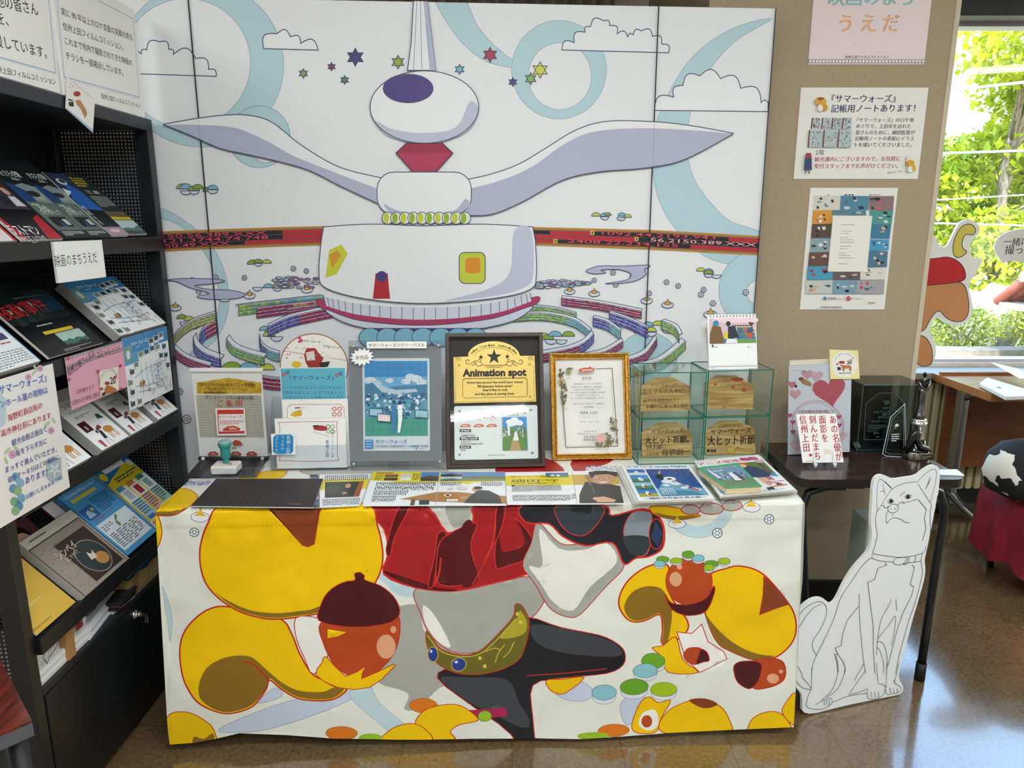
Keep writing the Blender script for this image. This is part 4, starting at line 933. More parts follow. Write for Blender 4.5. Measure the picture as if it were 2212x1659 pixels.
for a0, sg in ((0, -1), (TW, 1)):                    # the cloth also hangs at both ends
    rows = []
    for r_ in range(13):
        bb = .668 * r_ / 12; rw = []
        for c in range(13):
            y = TD * c / 12; e = (.0029 * sg if c == 0 else sg * (.004 + .006 * bb / .69 * math.sin(c * 1.3)))
            p = cloth_pos(a0, bb) if c == 0 else TFL + TEX * (ACEN + (a0 - ACEN) * (1 + .035 * bb / .69) + e * (1 if r_ else .2)) + TBK * y + Vector((0, 0, -bb))
            rw.append(b.bm.verts.new(p))
        rows.append(rw)
    for r0, r1 in zip(rows, rows[1:]):
        for c in range(12):
            q = [r0[c], r0[c + 1], r1[c + 1], r1[c]]
            f = b.bm.faces.new(q if sg < 0 else q[::-1]); f.material_index = i; f.smooth = True
bmesh.ops.recalc_face_normals(b.bm, faces=[f for f in b.bm.faces if 0])
o = b.build('tablecloth'); tag(o, 'white vinyl tablecloth printed with big yellow discs, acorns and red shapes, over the long table', 'tablecloth')

# ================================================================ LEAFLET RACK ON THE LEFT
RX, RB, RY0, RY1, RZ = -1.06, -1.365, 1.407, 2.238, 1.70
def perforated(b, o, ex, ey, w, h, m, pitch=.0102, bar=.0042, th=.0012):
    """sheet with square holes, as crossing flat strips"""
    o, ex, ey = Vector(o), Vector(ex).normalized(), Vector(ey).normalized(); n = ex.cross(ey)
    rot = Matrix((ex, ey, n)).transposed()
    for k in range(int(w / pitch) + 1): b.box(o + ex * (k * pitch) + ey * h / 2, (bar, h, th), m, rot)
    for k in range(int(h / pitch) + 1): b.box(o + ey * (k * pitch) + ex * w / 2, (w, bar, th * .9), m, rot)
rack = thing('leaflet_rack', 'tall black metal leaflet rack with perforated ends and sloping shelves beside the covered table', 'rack', (RX, (RY0 + RY1) / 2, 0))
RM = rack.matrix_world.inverted()
def rk(b, name, parent=None): return b.build(name, parent or rack, RM if parent is None else Matrix())
for y0 in (RY0, RY1 - .033):
    b = MB(); b.span((RX - .04, y0, 0), (RX, y0 + .033, RZ), DARKMETAL, .002); b.span((RB, y0, 0), (RB + .03, y0 + .033, RZ), DARKMETAL, .002); rk(b, 'upright')
    b = MB(); perforated(b, (RB + .03, y0 + .016, .38), (1, 0, 0), (0, 0, 1), RX - .04 - RB - .03, RZ - .40, DARKMETAL)
    b.span((RB + .03, y0 + .010, 0), (RX - .04, y0 + .022, .38), DARKMETAL); rk(b, 'end_panel')
b = MB(); b.span((RB - .012, RY0, 0), (RB, RY1, RZ - .01), BLACK); rk(b, 'back_panel')
b = MB(); b.span((RB, RY0 + .033, RZ - .034), (RX, RY1 - .033, RZ - .002), M('#2a2b31', .4), .002); rk(b, 'top_board')
SHZ = (1.363, 1.096, .824, .50); Z0 = (1.375, 1.11, .84, .51); C45 = math.cos(R(45))
for k, z in enumerate(SHZ):
    b = MB(); b.span((RX - .012, RY0 + .033, z - .040), (RX + .013, RY1 - .033, z), M('#1b1b1e', .38), .002)
    ln = .27 if k < 3 else .30
    perforated(b, (RX - .004, RY0 + .034, Z0[k] - .030), (0, 1, 0), (-C45, 0, C45), RY1 - RY0 - .068, ln, DARKMETAL)
    rk(b, 'sloping_shelf')
b = MB(); b.span((RB, RY0 + .033, .355), (RX, RY1 - .033, .371), M('#202126', .4), .002); rk(b, 'deck')
b = MB(); b.span((RX - .022, RY0 + .040, .022), (RX - .001, RY1 - .036, .352), M('#191a1d', .38), .003); dr = b.build('cabinet_door', rack, RM)
p = hit((291, 1327), (RX, 0, 0), (1, 0, 0))
b = MB(); T = Matrix.Translation(p) @ Matrix.Rotation(R(90), 4, 'Y')
b.lathe([(.013, -.004), (.013, .004), (.010, .006), (.008, .012), (.0085, .016), (.006, .018)], CHROME, T=T)
b.box(p + Vector((.026, 0, -.001)), (.018, .002, .008), CHROME); b.box(p + Vector((.030, .001, -.016)), (.010, .002, .022), CHROME, None, .001)
b.build('lock', dr)
def slope(k, s, y, lift=0.):
    return Vector((-1.062 - s * C45 + lift * C45, y, Z0[k] + s * C45 + lift * C45))
def leaf(k, y0, y1, s0, s1, lift=.004, crop=None, rough=.45, th=.003, face='#ffffff', side='#d9d6cf', rz=0.):
    m = frame(slope(k, s0, y0, lift), (0, 1, 0), (-C45, 0, C45))
    if rz: m = m @ Matrix.Rotation(R(rz), 4, 'Z')
    a = Art(m, rough, .45, crop); a.slab(y1 - y0, s1 - s0, th, face, side)
    a.w, a.h = y1 - y0, s1 - s0
    return a
def U(a, x0, y0, x1, y1, h):
    """rectangle in fractions of the sheet"""
    c = a.crop; a.crop = None; a.rect(x0 * a.w, y0 * a.h, x1 * a.w, y1 * a.h, h); a.crop = c
def UT(a, t, x0, x1, y, h, em=None, bold=0.):
    c = a.crop; a.crop = None; a.text(t, (x0 * a.w, y * a.h), (x1 * a.w, y * a.h), h, bold, em); a.crop = c
def UE(a, x, y, rx, ry, h, n=18):
    c = a.crop; a.crop = None; a.ell(x * a.w, y * a.h, rx * a.w, ry * a.w, h, n=n); a.crop = c
def UL(a, x0, y0, x1, y1, n, h, k=10, seed=1, fill=.5):
    c = a.crop; a.crop = None; a.lines((x0 * a.w, y1 * a.h), (x1 * a.w, y1 * a.h), (x0 * a.w, y0 * a.h), n, h, fill, k, seed); a.crop = c
def UP(a, pts, h):
    c = a.crop; a.crop = None; a.poly([(x * a.w, y * a.h) for x, y in pts], h); a.crop = c
def hill(a, x0, y0, x1, y1, sky='#5aa6d8', land='#4f7a3c', dark='#2c3a2c', seed=1):
    """small landscape picture"""
    r_ = random.Random(seed); U(a, x0, y0, x1, y1, sky)
    n = 7; pts = [(x0, y0)] + [(x0 + (x1 - x0) * k / n, y0 + (y1 - y0) * r_.uniform(.35, .6)) for k in range(n + 1)] + [(x1, y0)]
    UP(a, pts, land); pts = [(x0, y0)] + [(x0 + (x1 - x0) * k / n, y0 + (y1 - y0) * r_.uniform(.1, .3)) for k in range(n + 1)] + [(x1, y0)]
    UP(a, pts, dark)
TOPG = 'leaflets on the top sloping shelf'
# top sloping shelf
a = leaf(0, 1.36, 1.56, -.015, .24, .002, None, .3, .006, '#b3182a'); U(a, .1, .0, .95, .35, '#e0d8dc'); U(a, 0, .35, 1, .8, '#3a2030'); UL(a, .1, .85, .9, .95, 3, '#e8c7c7')
tag(a.build('leaflet'), 'dark red leaflet at the near end of the top sloping shelf', 'leaflet', TOPG)
a = leaf(0, 1.57, 1.713, -.017, .24, .006, 'A2', .3, .006, '#141318')
U(a, 0, .38, 1, 1, '#55282f'); U(a, 0, .36, 1, .62, '#3b3442')
for k in range(4): UE(a, .14 + k * .24, .58, .075, .085, '#c8a48c'); UP(a, [(.02 + k * .24, .40), (.26 + k * .24, .40), (.22 + k * .24, .52), (.06 + k * .24, .52)], ('#252734', '#4a3a50', '#2a2d3a', '#d4d2d6')[k])
U(a, .0, .7, .25, .98, '#b3182a'); UP(a, [(.62, 0), (1, 0), (1, .3), (.8, .25)], '#b3182a'); UP(a, [(0, 0), (.14, 0), (.05, .3), (0, .3)], '#b3182a')
a.text('ラストマン', (125, 742), (360, 735), '#f4f2f2', .03, .036); a.text('FIRST LOVE', (185, 800), (412, 785), '#e4dede', 0, .020); a.lines((270, 800), (330, 797), (280, 812), 2, '#c9c2c2')
tag(a.build('leaflet'), 'dark leaflet with large white lettering and red corners on the top sloping shelf', 'leaflet', TOPG)
for k, (y0, y1, lb) in enumerate(((1.722, 1.824, 'grey green leaflet stack on the top sloping shelf, next to the dark red-cornered leaflet'), (1.826, 1.92, 'grey green leaflet stack on the top sloping shelf, next to the blue-figured leaflet'))):
    a = leaf(0, y0, y1, -.016, .255, .008, 'A2', .45, .018, '#5d6d66', '#26302e')
    U(a, 0, .56, 1, 1, '#141d1e'); UP(a, [(0, .45), (1, .42), (1, .62), (.6, .66), (0, .6)], '#7f8f92'); UP(a, [(0, .43), (.42, .43), (.5, .55), (.2, .64), (0, .66)], '#1d4373'); UE(a, .72, .50, .2, .12, '#9aa593'); UE(a, .62, .53, .22, .1, '#20282a')
    UT(a, 'きさらぎ駅', .2, .9, .74, '#e8efe9', .022, .02); UT(a, '本章へ', .4, .75, .69, '#c9d2cc', .012)
    UT(a, '浜松', .2, .55, .33, '#e9eeea', None, .01); UT(a, 'ロケ地マップ', .15, .85, .28, '#e9eeea', .018, .01); UL(a, .1, .38, .6, .41, 1, '#d4dcd6', 6)
    U(a, .18, .13, .82, .25, '#161a1c'); U(a, .6, .15, .78, .22, '#b9c6bd'); UP(a, [(.4, .13), (.52, .13), (.5, .2), (.42, .2)], '#2c4a80')
    U(a, 0, 0, 1, .085, '#1d2324'); UL(a, .08, .02, .9, .075, 3, '#d4dcd6', 10, k)
    tag(a.build('leaflet'), lb, 'leaflet', TOPG)
a = leaf(0, 1.922, 2.013, -.013, .212, .009, 'A2', .3, .008, '#15161b')
U(a, 0, .55, 1, 1, '#2c3a52'); UP(a, [(0, .42), (1, .40), (.9, .72), (.5, .85), (.1, .6)], '#2c63b4'); UE(a, .45, .86, .22, .13, '#cfdbe4'); UE(a, .5, .87, .14, .08, '#2a3340'); UP(a, [(0, .62), (.4, .7), (.1, .75)], '#dfe6ea')
a.vtext('怪獣８号', (695, 490), (880, 655), '#eceff2', .016, .02)
U(a, 0, 0, 1, .13, '#a890a8'); UE(a, .45, .07, .28, .07, '#e3c8c4')
tag(a.build('leaflet'), 'black leaflet with a blue figure and column of white characters, top sloping shelf', 'leaflet', TOPG)
a = leaf(0, 2.016, 2.118, -.010, .217, .008, 'A2', .3, .006, '#28332f')
UL(a, .08, .78, .7, .95, 4, '#c9b534', 4, 2, .6); UL(a, .1, .45, .95, .64, 7, '#aab4ae', 14, 3); UT(a, '江 藤', .15, .8, .68, '#dfe6e2', .014)
U(a, 0, .30, 1, .38, '#6e5a48'); U(a, 0, .24, 1, .29, '#cdb93c'); hill(a, 0, .02, 1, .23, '#b9d6cf', '#4a7a6c', '#1d3a34', 4)
tag(a.build('leaflet'), 'dark green leaflet with yellow lettering at the far end of the top sloping shelf', 'leaflet', TOPG)
# second sloping shelf
a = leaf(1, 1.39, 1.566, -.018, .135, .012, 'A3', .4, .02, '#eef1f2'); UL(a, .05, .02, .95, .30, 7, '#8f959c', 16); UE(a, .68, .72, .17, .17, '#6d4a38'); UE(a, .68, .69, .11, .10, '#d8ae94'); U(a, .5, .48, .9, .6, '#5a4a72'); UL(a, .1, .36, .9, .44, 2, '#b03a3a', 8); UL(a, .05, .6, .45, .95, 9, '#8f959c', 10); U(a, 0, 0, .02, 1, '#6fb4d4'); U(a, .98, 0, 1, 1, '#6fb4d4')
tag(a.build('leaflet'), 'white leaflet with a round portrait picture, just above the flower-bordered sign', 'leaflet', 'leaflets on the second sloping shelf')
a = leaf(1, 1.603, 1.826, -.015, .225, .008, 'A3', .28, .006, '#111315')
UP(a, [(.0, .42), (1, .42), (1, .8), (.6, .95), (0, .8)], '#1d2a26'); U(a, .62, .5, 1, .8, '#1c3c52')
for x, y in ((.35, .52), (.55, .56), (.16, .5)): UP(a, [(x - .05, y - .1), (x + .06, y - .1), (x + .03, y + .06), (x - .02, y + .06)], '#2d3733'); UE(a, x, y + .08, .025, .035, '#a8a89c')
UP(a, [(.3, .62), (.62, .68), (.62, .7), (.3, .64)], '#7c2430'); U(a, .4, .72, .9, .74, '#5a6a62')
a.text('夜勤事件', (45, 205), (430, 105), '#d42c2c', 0, .046)
UL(a, .3, .355, .85, .38, 1, '#d9dedb', 18); U(a, .28, .25, .78, .29, '#d9bc30'); hill(a, .42, .06, .85, .24, '#a9c9be', '#3c6a5c', '#14302c', 7); UL(a, .3, .01, .8, .05, 2, '#aab2ae', 14)
tag(a.build('leaflet'), 'black leaflet with red brush lettering on the second sloping shelf, above the pink sign', 'leaflet', 'leaflets on the second sloping shelf')
def map_print(a, seed=3):
    r_ = random.Random(seed); U(a, 0, 0, 1, 1, '#f4f6f7'); U(a, .0, .78, 1, 1, '#3f8cc4'); U(a, 0, .62, .3, .78, '#5aa3d2'); U(a, .3, .68, .75, .78, '#4f98ca'); U(a, .01, .66, .17, .88, '#7aa3a0'); UE(a, .09, .76, .04, .05, '#dfe8ea')
    UT(a, 'サマーウォーズ', .17, .52, .86, '#ffffff', None, .015); UL(a, .26, .82, .45, .84, 1, '#dff0fa', 8)
    for x, y in ((.6, .84), (.72, .86), (.84, .88), (.34, .7), (.47, .71), (.6, .73), (.73, .72), (.88, .7), (.12, .5), (.22, .58), (.9, .56), (.06, .36), (.08, .22), (.06, .06), (.2, .05), (.92, .4), (.78, .58)):
        U(a, x - .055, y - .06, x + .055, y + .05, '#ffffff'); U(a, x - .045, y - .02, x + .045, y + .045, r_.choice(('#49514e', '#37503f', '#6d7a80', '#7c8a78', '#2c4a62'))); UL(a, x - .045, y - .05, x + .045, y - .025, 2, '#7c8894', 5, r_.randint(0, 99))
        U(a, x - .055, y + .05, x - .01, y + .062, '#5a78b8')
    for pts in ([(.15, .42), (.35, .48), (.6, .50), (.9, .5)], [(.3, .6), (.32, .3), (.3, .12)], [(.42, .6), (.44, .2)], [(.15, .3), (.4, .24), (.7, .22), (.88, .25)], [(.52, .6), (.54, .25)], [(.66, .55), (.68, .2)], [(.2, .2), (.5, .16), (.8, .12)]):
        a.line([(x * a.w, y * a.h) for x, y in pts], .0016, '#4d9bcb')
    for k in range(7): a.line([(.5 * a.w, (.28 + k * .03) * a.h), (.82 * a.w, (.27 + k * .033) * a.h)], .0008, '#4d9bcb')
    for k in range(26): x, y = r_.uniform(.45, .75), r_.uniform(.22, .48); U(a, x, y, x + .012, y + .02, r_.choice(('#b02c74', '#b02c74', '#8c3050', '#3b4a60')))
    for k in range(14): x, y = r_.uniform(.4, .95), r_.uniform(.05, .2); UP(a, [(x, y), (x + .015, y), (x + .012, y + .06), (x + .004, y + .07)], r_.choice(('#2c3340', '#9c4a30', '#c9a24a', '#6a8a4a')))
    UE(a, .27, .30, .03, .035, '#b58a4c'); UE(a, .32, .31, .022, .03, '#7a5230')
a = leaf(1, 1.907, 2.168, -.012, .187, .010, None, .3, .024, '#f4f6f7', '#b9b8b2'); map_print(a)
for q in range(5): a.b.span((-.0004, 0, -.004 - q * .004), (0, a.h, -.0032 - q * .004), M('#77756f', .7))
tag(a.build('map_leaflet'), 'thick stack of blue and white map leaflets lying on the second sloping shelf', 'leaflet', 'map leaflets')
def hang(y0, y1, z0, z1, x=-1.043, crop=None, th=.002, face='#ffffff', side=None, rough=.5, rz=0.):
    m = frame(Vector((x, y0, z0)), (0, 1, 0), (0, 0, 1))
    if rz: m = m @ Matrix.Rotation(R(rz), 4, 'Z')
    a = Art(m, rough, .45, crop); a.w, a.h = y1 - y0, z1 - z0; a.slab(a.w, a.h, th, face, side); return a
a = hang(1.908, 2.164, .903, 1.100, -1.044, None, .001, '#f4f6f7', None, .25); map_print(a, 3)
tag(a.build('map_leaflet'), 'blue and white map leaflet hanging upright from the shelf edge beside the pink sign', 'leaflet', 'map leaflets')
a = hang(1.655, 1.905, .970, 1.096, -1.042, 'A3', .002, '#e9a9c0', '#e6d3da')
for y in (.955, .80): U(a, 0, y, 1, y + .045, '#2c2227'); [U(a, .01 + k * .026, y + .008, .026 + k * .026, y + .037, '#f4eef0') for k in range(38)]
a.text('信州上田フィルム', (575, 680), (805, 505), '#54435a', .02, .021); a.text('コミッション！', (820, 528), (1015, 470), '#7a5a3c', .02, .021)
a.poly([(835, 640), (1000, 600), (1005, 800), (850, 855)], '#f2ecdf')
for k, ch in enumerate('信州上田フィルムコミッション'):
    an = math.pi * (.95 - .9 * k / 13); 
    cx, cy = 915 + 75 * math.cos(an), 735 - 95 * math.sin(an) - 6 * math.cos(an) * 4; a.text(ch, (cx - 6, cy + 4), (cx + 6, cy - 1), '#3a3433')
a.poly([(880, 800), (900, 755), (950, 770), (985, 790), (985, 815), (880, 835)], '#b9763c'); a.ell(905, 742, 22, 14, '#a3302c'); a.text('20', (932, 752), (978, 742), '#2b2828', .02); a.poly([(858, 826), (890, 815), (890, 840), (862, 850)], '#343230')
for x, y in ((575, 528), (578, 712), (828, 640), (1018, 592), (970, 690), (855, 790), (1022, 790)):
    for k in range(5): a.ell(x + 8 * math.cos(1.256 * k), y + 9 * math.sin(1.256 * k), 6, 6, '#c0355a', n=8)
a.text('ロケ地マップ', (640, 835), (790, 785), '#57404f', .015); a.text('上田のロケ地をご紹介', (595, 930), (838, 845), '#57404f', .015)
tag(a.build('pink_sign'), 'pink sign with film strip borders clipped to the shelf edge above the white leaflets', 'sign')
a = hang(1.664, 1.863, 1.268, 1.361, -1.040, 'A2', .006, '#fbfbf9', '#d9d9d4', .5)
a.text('映画のまちうえだ', (475, 1008), (832, 968), '#2b2a2c', .004, .030)
tag(a.build('card_sign'), 'white card with one black line of writing on the top shelf edge', 'sign')
a = hang(1.335, 1.594, .800, 1.094, -1.034, 'A3', .001, '#f3eeec', None, .22)
a.poly([(0, 820), (55, 880), (50, 1080), (0, 1130)], '#c3d3df'); a.poly([(400, 1400), (520, 1370), (530, 1560), (430, 1590), (385, 1540)], '#aebfcc')
for k in range(5): an = 1.256 * k + .3; a.poly([(465 + 14 * math.cos(an + .6), 1480 + 16 * math.sin(an + .6)), (465 + 75 * math.cos(an), 1480 + 85 * math.sin(an)), (465 + 14 * math.cos(an - .6), 1480 + 16 * math.sin(an - .6))], '#e9e9e2')
for x, y, r_ in ((105, 1350, 34), (435, 1145, 28), (240, 690, 26), (340, 615, 26), (100, 1335, 14)):
    a.ell(x, y, r_, r_ * 1.1, '#d9a5c6'); a.ell(x, y, r_ * .35, r_ * .4, '#c07aa8')
for x, y, rx, ry, rot in ((60, 1320, 14, 40, 40), (130, 1290, 12, 36, -30), (50, 1400, 12, 34, -20), (400, 1090, 12, 34, 50), (455, 1060, 10, 30, -30), (290, 650, 10, 30, 40), (300, 610, 10, 28, -40)): a.ell(x, y, rx, ry, '#b7cfa2', rot=rot)
for x, y, h in ((130, 1540, '#7fb2cc'), (170, 1590, '#8fb4d4'), (110, 1640, '#6d9cc0'), (150, 1660, '#94b98a'), (180, 1720, '#7fb2cc'), (120, 1750, '#7fae86'), (160, 1790, '#5d8cb4'), (130, 1830, '#88b487')): a.ell(x, y, 34, 38, h)
for t_, p0, p1, h in (('サマーウォーズ』', (-10, 835), (395, 725), '#2f6cc0'), ('ンホール蓋の現物は', (5, 950), (405, 822), '#4b60b4'), ('海野町商店街の', (65, 1068), (360, 950), '#c2404c'), ('高市神社前にあります', (10, 1198), (432, 1035), '#c2404c'),
                     ('観光会館正面出て', (100, 1275), (398, 1152), '#3f4f9c'), ('坂を下らず左に', (135, 1365), (398, 1252), '#3f4f9c'), ('まっすぐ進んでいただき、', (45, 1505), (482, 1322), '#3f4f9c'), ('徒歩７～８分ほどの場所に', (65, 1592), (498, 1388), '#3f4f9c'), ('あります！', (215, 1600), (402, 1522), '#3f4f9c'), ('しく お願いしまぁぁぁつす!!', (150, 1770), (530, 1560), '#4b60b4')):
    a.text(t_, p0, p1, h, .012)
tag(a.build('flower_sign'), 'laminated sign with flower borders and blue and red writing on the rack', 'sign')
# third sloping shelf: white leaflets
for k, (y0, y1) in enumerate(((1.58, 1.708), (1.757, 1.888), (1.902, 2.025), (2.056, 2.182))):
    a = leaf(2, y0, y1, -.015, .182, .010, None, .35, .026, '#f8f9fa', '#c9cac6')
    for q in range(5): a.b.span((-.0004, 0, -.004 - q * .0045), (0, a.h, -.0028 - q * .0045), M('#4a5250', .7))
    UT(a, '映画のまち', .15, .5, .84, '#33393c'); UT(a, 'うえだ', .2, .62, .72, '#22282a', .017, .01); UT(a, 'ロケ地マップ', .2, .6, .62, '#33393c'); UL(a, .2, .52, .75, .57, 2, '#8b9094', 14)
    U(a, .10, .30, .36, .47, '#5d1c24'); UP(a, [(.14, .31), (.31, .31), (.29, .45), (.17, .45)], '#33171c'); U(a, .2, .33, .25, .40, '#c9bcb9')
    UE(a, .70, .23, .15, .085, '#c98b45'); [U(a, x, .08, x + .025, .2, '#c98b45') for x in (.60, .66, .76, .82)]; UE(a, .53, .31, .06, .05, '#a3302c')
    UP(a, [(.36, .13), (.42, .27), (.5, .25), (.46, .12)], '#23273a'); UE(a, .36, .26, .035, .04, '#23273a'); UE(a, .44, .29, .035, .04, '#23273a'); a.line([(.40 * a.w, .15 * a.h), (.34 * a.w, .02 * a.h)], .0012, '#23273a'); a.line([(.44 * a.w, .15 * a.h), (.50 * a.w, .02 * a.h)], .0012, '#23273a')
    UP(a, [(.72, .42), (.9, .40), (.86, .48), (.78, .50)], '#2c5a44'); UP(a, [(.16, .02), (.22, .02), (.24, .14), (.14, .14)], '#b0444c')
    tag(a.build('white_leaflet'), ('white leaflet stack on the third sloping shelf, half hidden by the flower-bordered sign', 'white leaflet stack on the third sloping shelf, below the pink sign', 'white leaflet stack on the third sloping shelf, below where pink sign meets map',
        'white leaflet stack at the far end of the third sloping shelf, below the hanging map')[k], 'leaflet', 'white leaflets on the third sloping shelf')
# lowest sloping shelf
LG = 'leaflets on the lowest sloping shelf'
a = leaf(3, 1.60, 1.72, .02, .275, -.012, None, .35, .003, '#5b3238'); UE(a, .48, .72, .26, .26, '#1c1414'); UE(a, .5, .66, .18, .2, '#d9a88e'); UL(a, .3, .93, .9, .97, 1, '#d9cbc6', 8); U(a, 0, 0, 1, .4, '#2b2226')
tag(a.build('leaflet'), 'dark leaflet with a portrait peeping out behind the brown music-sheet leaflet', 'leaflet', LG)
a = leaf(3, 1.785, 1.975, .0, .275, -.012, None, .35, .006, '#efe6ea', '#8a1f52'); U(a, .0, .96, 1, 1, '#8a1f52'); U(a, 0, 0, .05, 1, '#f2eef0')
tag(a.build('leaflet'), 'white leaflet with a magenta edge tucked behind the blue folder', 'leaflet', LG)
a = leaf(3, 1.825, 1.992, -.004, .247, .010, 'A4', .3, .014, '#4f9fd4', '#3a7ab0')
UP(a, [(.05, .06), (.95, .06), (.95, .46), (.05, .46)], '#e4ecf0'); UL(a, .1, .09, .9, .30, 8, '#6d7880', 5, 5); UP(a, [(.45, .30), (.52, .33), (.50, .38), (.6, .42), (.62, .45), (.55, .44), (.44, .36)], '#5d8c4c'); UL(a, .1, .34, .4, .42, 3, '#6d7880', 4, 6)
U(a, .05, .54, .38, .70, '#2c66ac'); UP(a, [(.1, .56), (.3, .56), (.22, .66), (.14, .64)], '#a9d0e8'); U(a, .28, .62, .34, .66, '#c9d040')
UT(a, '日本の映画の舞台&ロケ地100', .08, .9, .88, '#e9f2f8', None, .01); U(a, .12, .80, .8, .845, '#d3c65a'); UL(a, .45, .55, .95, .76, 8, '#24508c', 9, 8); UL(a, .15, .5, .7, .53, 2, '#b9484c', 7)
tag(a.build('blue_folder'), 'bright blue folder with a white map panel on the lowest sloping shelf', 'folder', LG)
a = leaf(3, 2.003, 2.182, .0, .268, .008, 'A4', .25, .004, '#2c7ab8')
UP(a, [(.02, .1), (.98, .1), (.98, .80), (.75, .84), (.5, .78), (.2, .74), (.02, .70)], '#e9d22c'); U(a, .0, 0, 1, .1, '#d9e0d8')
for k, h in enumerate(('#9fc6dc', '#e3b094', '#9cc4b8')):
    x = .06 + k * .31; U(a, x, .12, x + .28, .60, '#eef3f3'); U(a, x, .12, x + .28, .40, h); U(a, x, .56, x + .2, .62, ('#4f98c0', '#cf7a44', '#3f8478')[k]); U(a, x + .06, .42, x + .22, .54, ('#b9c3d0', '#b03a3a', '#8fa9b0')[k]); UL(a, x + .02, .2, x + .26, .40, 6, '#3c4650', 6, k); U(a, x + .01, .12, x + .2, .17, ('#3f7fb4', '#c2603c', '#3f7a6c')[k])
U(a, .2, .82, .8, .95, '#f3f3ee'); UT(a, 'サウナ セット お助けプラン！', .22, .78, .86, '#222c3a', .018, .02); UE(a, .1, .80, .08, .08, '#e9d22c'); UL(a, .25, .66, .9, .73, 2, '#33506c', 7, 4); U(a, .02, .02, .5, .09, '#d98a5a'); UE(a, .9, .8, .07, .07, '#f0efe6')
tag(a.build('leaflet'), 'yellow and blue price leaflet at the far end of the lowest sloping shelf', 'leaflet', LG)
a = leaf(3, 1.610, 1.818, -.012, .188, .012, 'A4', .4, .022, '#d9d4c9', '#b9b3a8')
U(a, 0, 0, .98, .86, '#3a2a28'); U(a, .012, .0, .965, .845, '#a2948a')
for y in (.1, .25, .40, .55, .70):
    for q in range(4): a.line([(.04 * a.w, (y + q * .018) * a.h), (.94 * a.w, (y + q * .018) * a.h)], .0004, '#84776e')
    for q in range(14): UE(a, .08 + q * .062, y + .02 + .02 * math.sin(q * 2 + y * 9), .008, .007, '#6b5e57', 8)
UP(a, [(.30, .05), (.9, .05), (.9, .72), (.30, .72)], '#3a2c2c'); a.line([(x * a.w, y * a.h) for x, y in ((.32, .07), (.88, .07), (.88, .70), (.32, .70))], .001, '#d9cdb9', True)
UE(a, .6, .33, .25, .25, '#c9bda6'); UE(a, .6, .33, .242, .242, '#313c3c'); UE(a, .68, .24, .11, .09, '#c08c50'); UP(a, [(.52, .3), (.56, .42), (.6, .36), (.66, .40), (.63, .28)], '#dfd6c4')
a.text('シンペイ', (510, 995), (660, 870), '#e9dcc4', .015, .028); a.text('歌こそすべて', (575, 1010), (675, 925), '#d9ccb4', 0, .014); UL(a, .1, .91, .75, .95, 1, '#7c746c', 20)
tag(a.build('leaflet'), 'brown leaflet stack with music staves and a dark oval picture, lowest sloping shelf', 'leaflet', LG)
a = leaf(3, 1.443, 1.588, -.006, .21, .004, 'A4', .4, .004, '#dcb44a'); UE(a, .0, .66, .3, .3, '#efe9e4', 26); UP(a, [(.02, .6), (.2, .62), (.15, .67), (.04, .66)], '#c8442c')
a.line([(x * a.w, y * a.h) for x, y in smooth([(.02, .30), (.3, .32), (.55, .42), (.7, .6)], 8, False)], .0035, '#e9d294')
a.text('映画のカがいる。', (235, 1395), (355, 1300), '#f4ead0', .02); a.text('株式会社 TEAMMATE', (290, 1600), (445, 1470), '#6a4c1a', .01)
tag(a.build('leaflet'), 'mustard yellow leaflet at the near end of the lowest sloping shelf', 'leaflet', LG)
# deck: paper bag, bundles
t = thing('paper_bag', 'brown paper bag box holding blue folders on the rack deck', 'bag', (-1.173, 2.012, .371))
b = MB(); kr = noise_mat('kraft_paper', '#94764a', '#b08f60', 14, .8, bump=.3); hx, hy, hh = .105, .174, .058
for (a0, b0) in (((-hx, -hy), (hx, -hy)), ((hx, -hy), (hx, hy)), ((hx, hy), (-hx, hy)), ((-hx, hy), (-hx, -hy))):
    d = Vector((b0[0] - a0[0], b0[1] - a0[1])); n = max(6, int(d.length / .02)); prev = None
    for k in range(n + 1):
        q = Vector(a0) + d * k / n; o = Vector((d.y, -d.x)).normalized(); wv = .003 * math.sin(k * 1.7)
        cu_ = [b.bm.verts.new((q.x + o.x * wv * zz, q.y + o.y * wv * zz, hh * zz + (.004 * math.sin(k * .9) if zz == 1 else 0))) for zz in (0, .5, 1)]
        if prev:
            for j in range(2): f = b.bm.faces.new([prev[j], cu_[j], cu_[j + 1], prev[j + 1]]); f.material_index = b.mi(kr)
        prev = cu_
b.span((-hx, -hy, 0), (hx, hy, .002), kr); b.build('bag_body', t)
for k in range(3):
    tag(MB().span((-1.265 + .008 * k, 1.85, .3745 + .026 * k), (-1.082 + .004 * k, 2.17, .3995 + .026 * k), M(('#3a8cc8', '#2f7fbe', '#4f9fd4')[k], .3), .002).build('blue_folder'),
        'blue folder inside the brown paper bag, ' + ('at the bottom', 'in the middle', 'on top')[k] + ' of three', 'folder', 'blue folders in the paper bag')
t = thing('leaflet_bundle', 'bundle of white leaflets tied with a kraft paper band on the rack deck', 'bundle', (-1.125, 1.553, .371))
b = MB()
for k in range(20):
    z = k * .0052; j = random.Random(k); sh = (0, .012, -.004)[k // 7] if k < 20 else 0
    b.span((-.075 + j.uniform(-.002, .002) - sh, -.098 + j.uniform(-.002, .002) + sh, z), (.052 + j.uniform(-.002, .002) - sh, .110 + j.uniform(-.002, .002), z + .0046), M(('#eceded', '#dfe0e2', '#f4f4f4')[k % 3], .6))
a0 = b.build('leaflet_stack', t)
b = MB(); bc = M('#b0824e', .7); b.span((-.082, -.002, 0), (.058, .030, .109), bc, .002); b.build('paper_band', t)
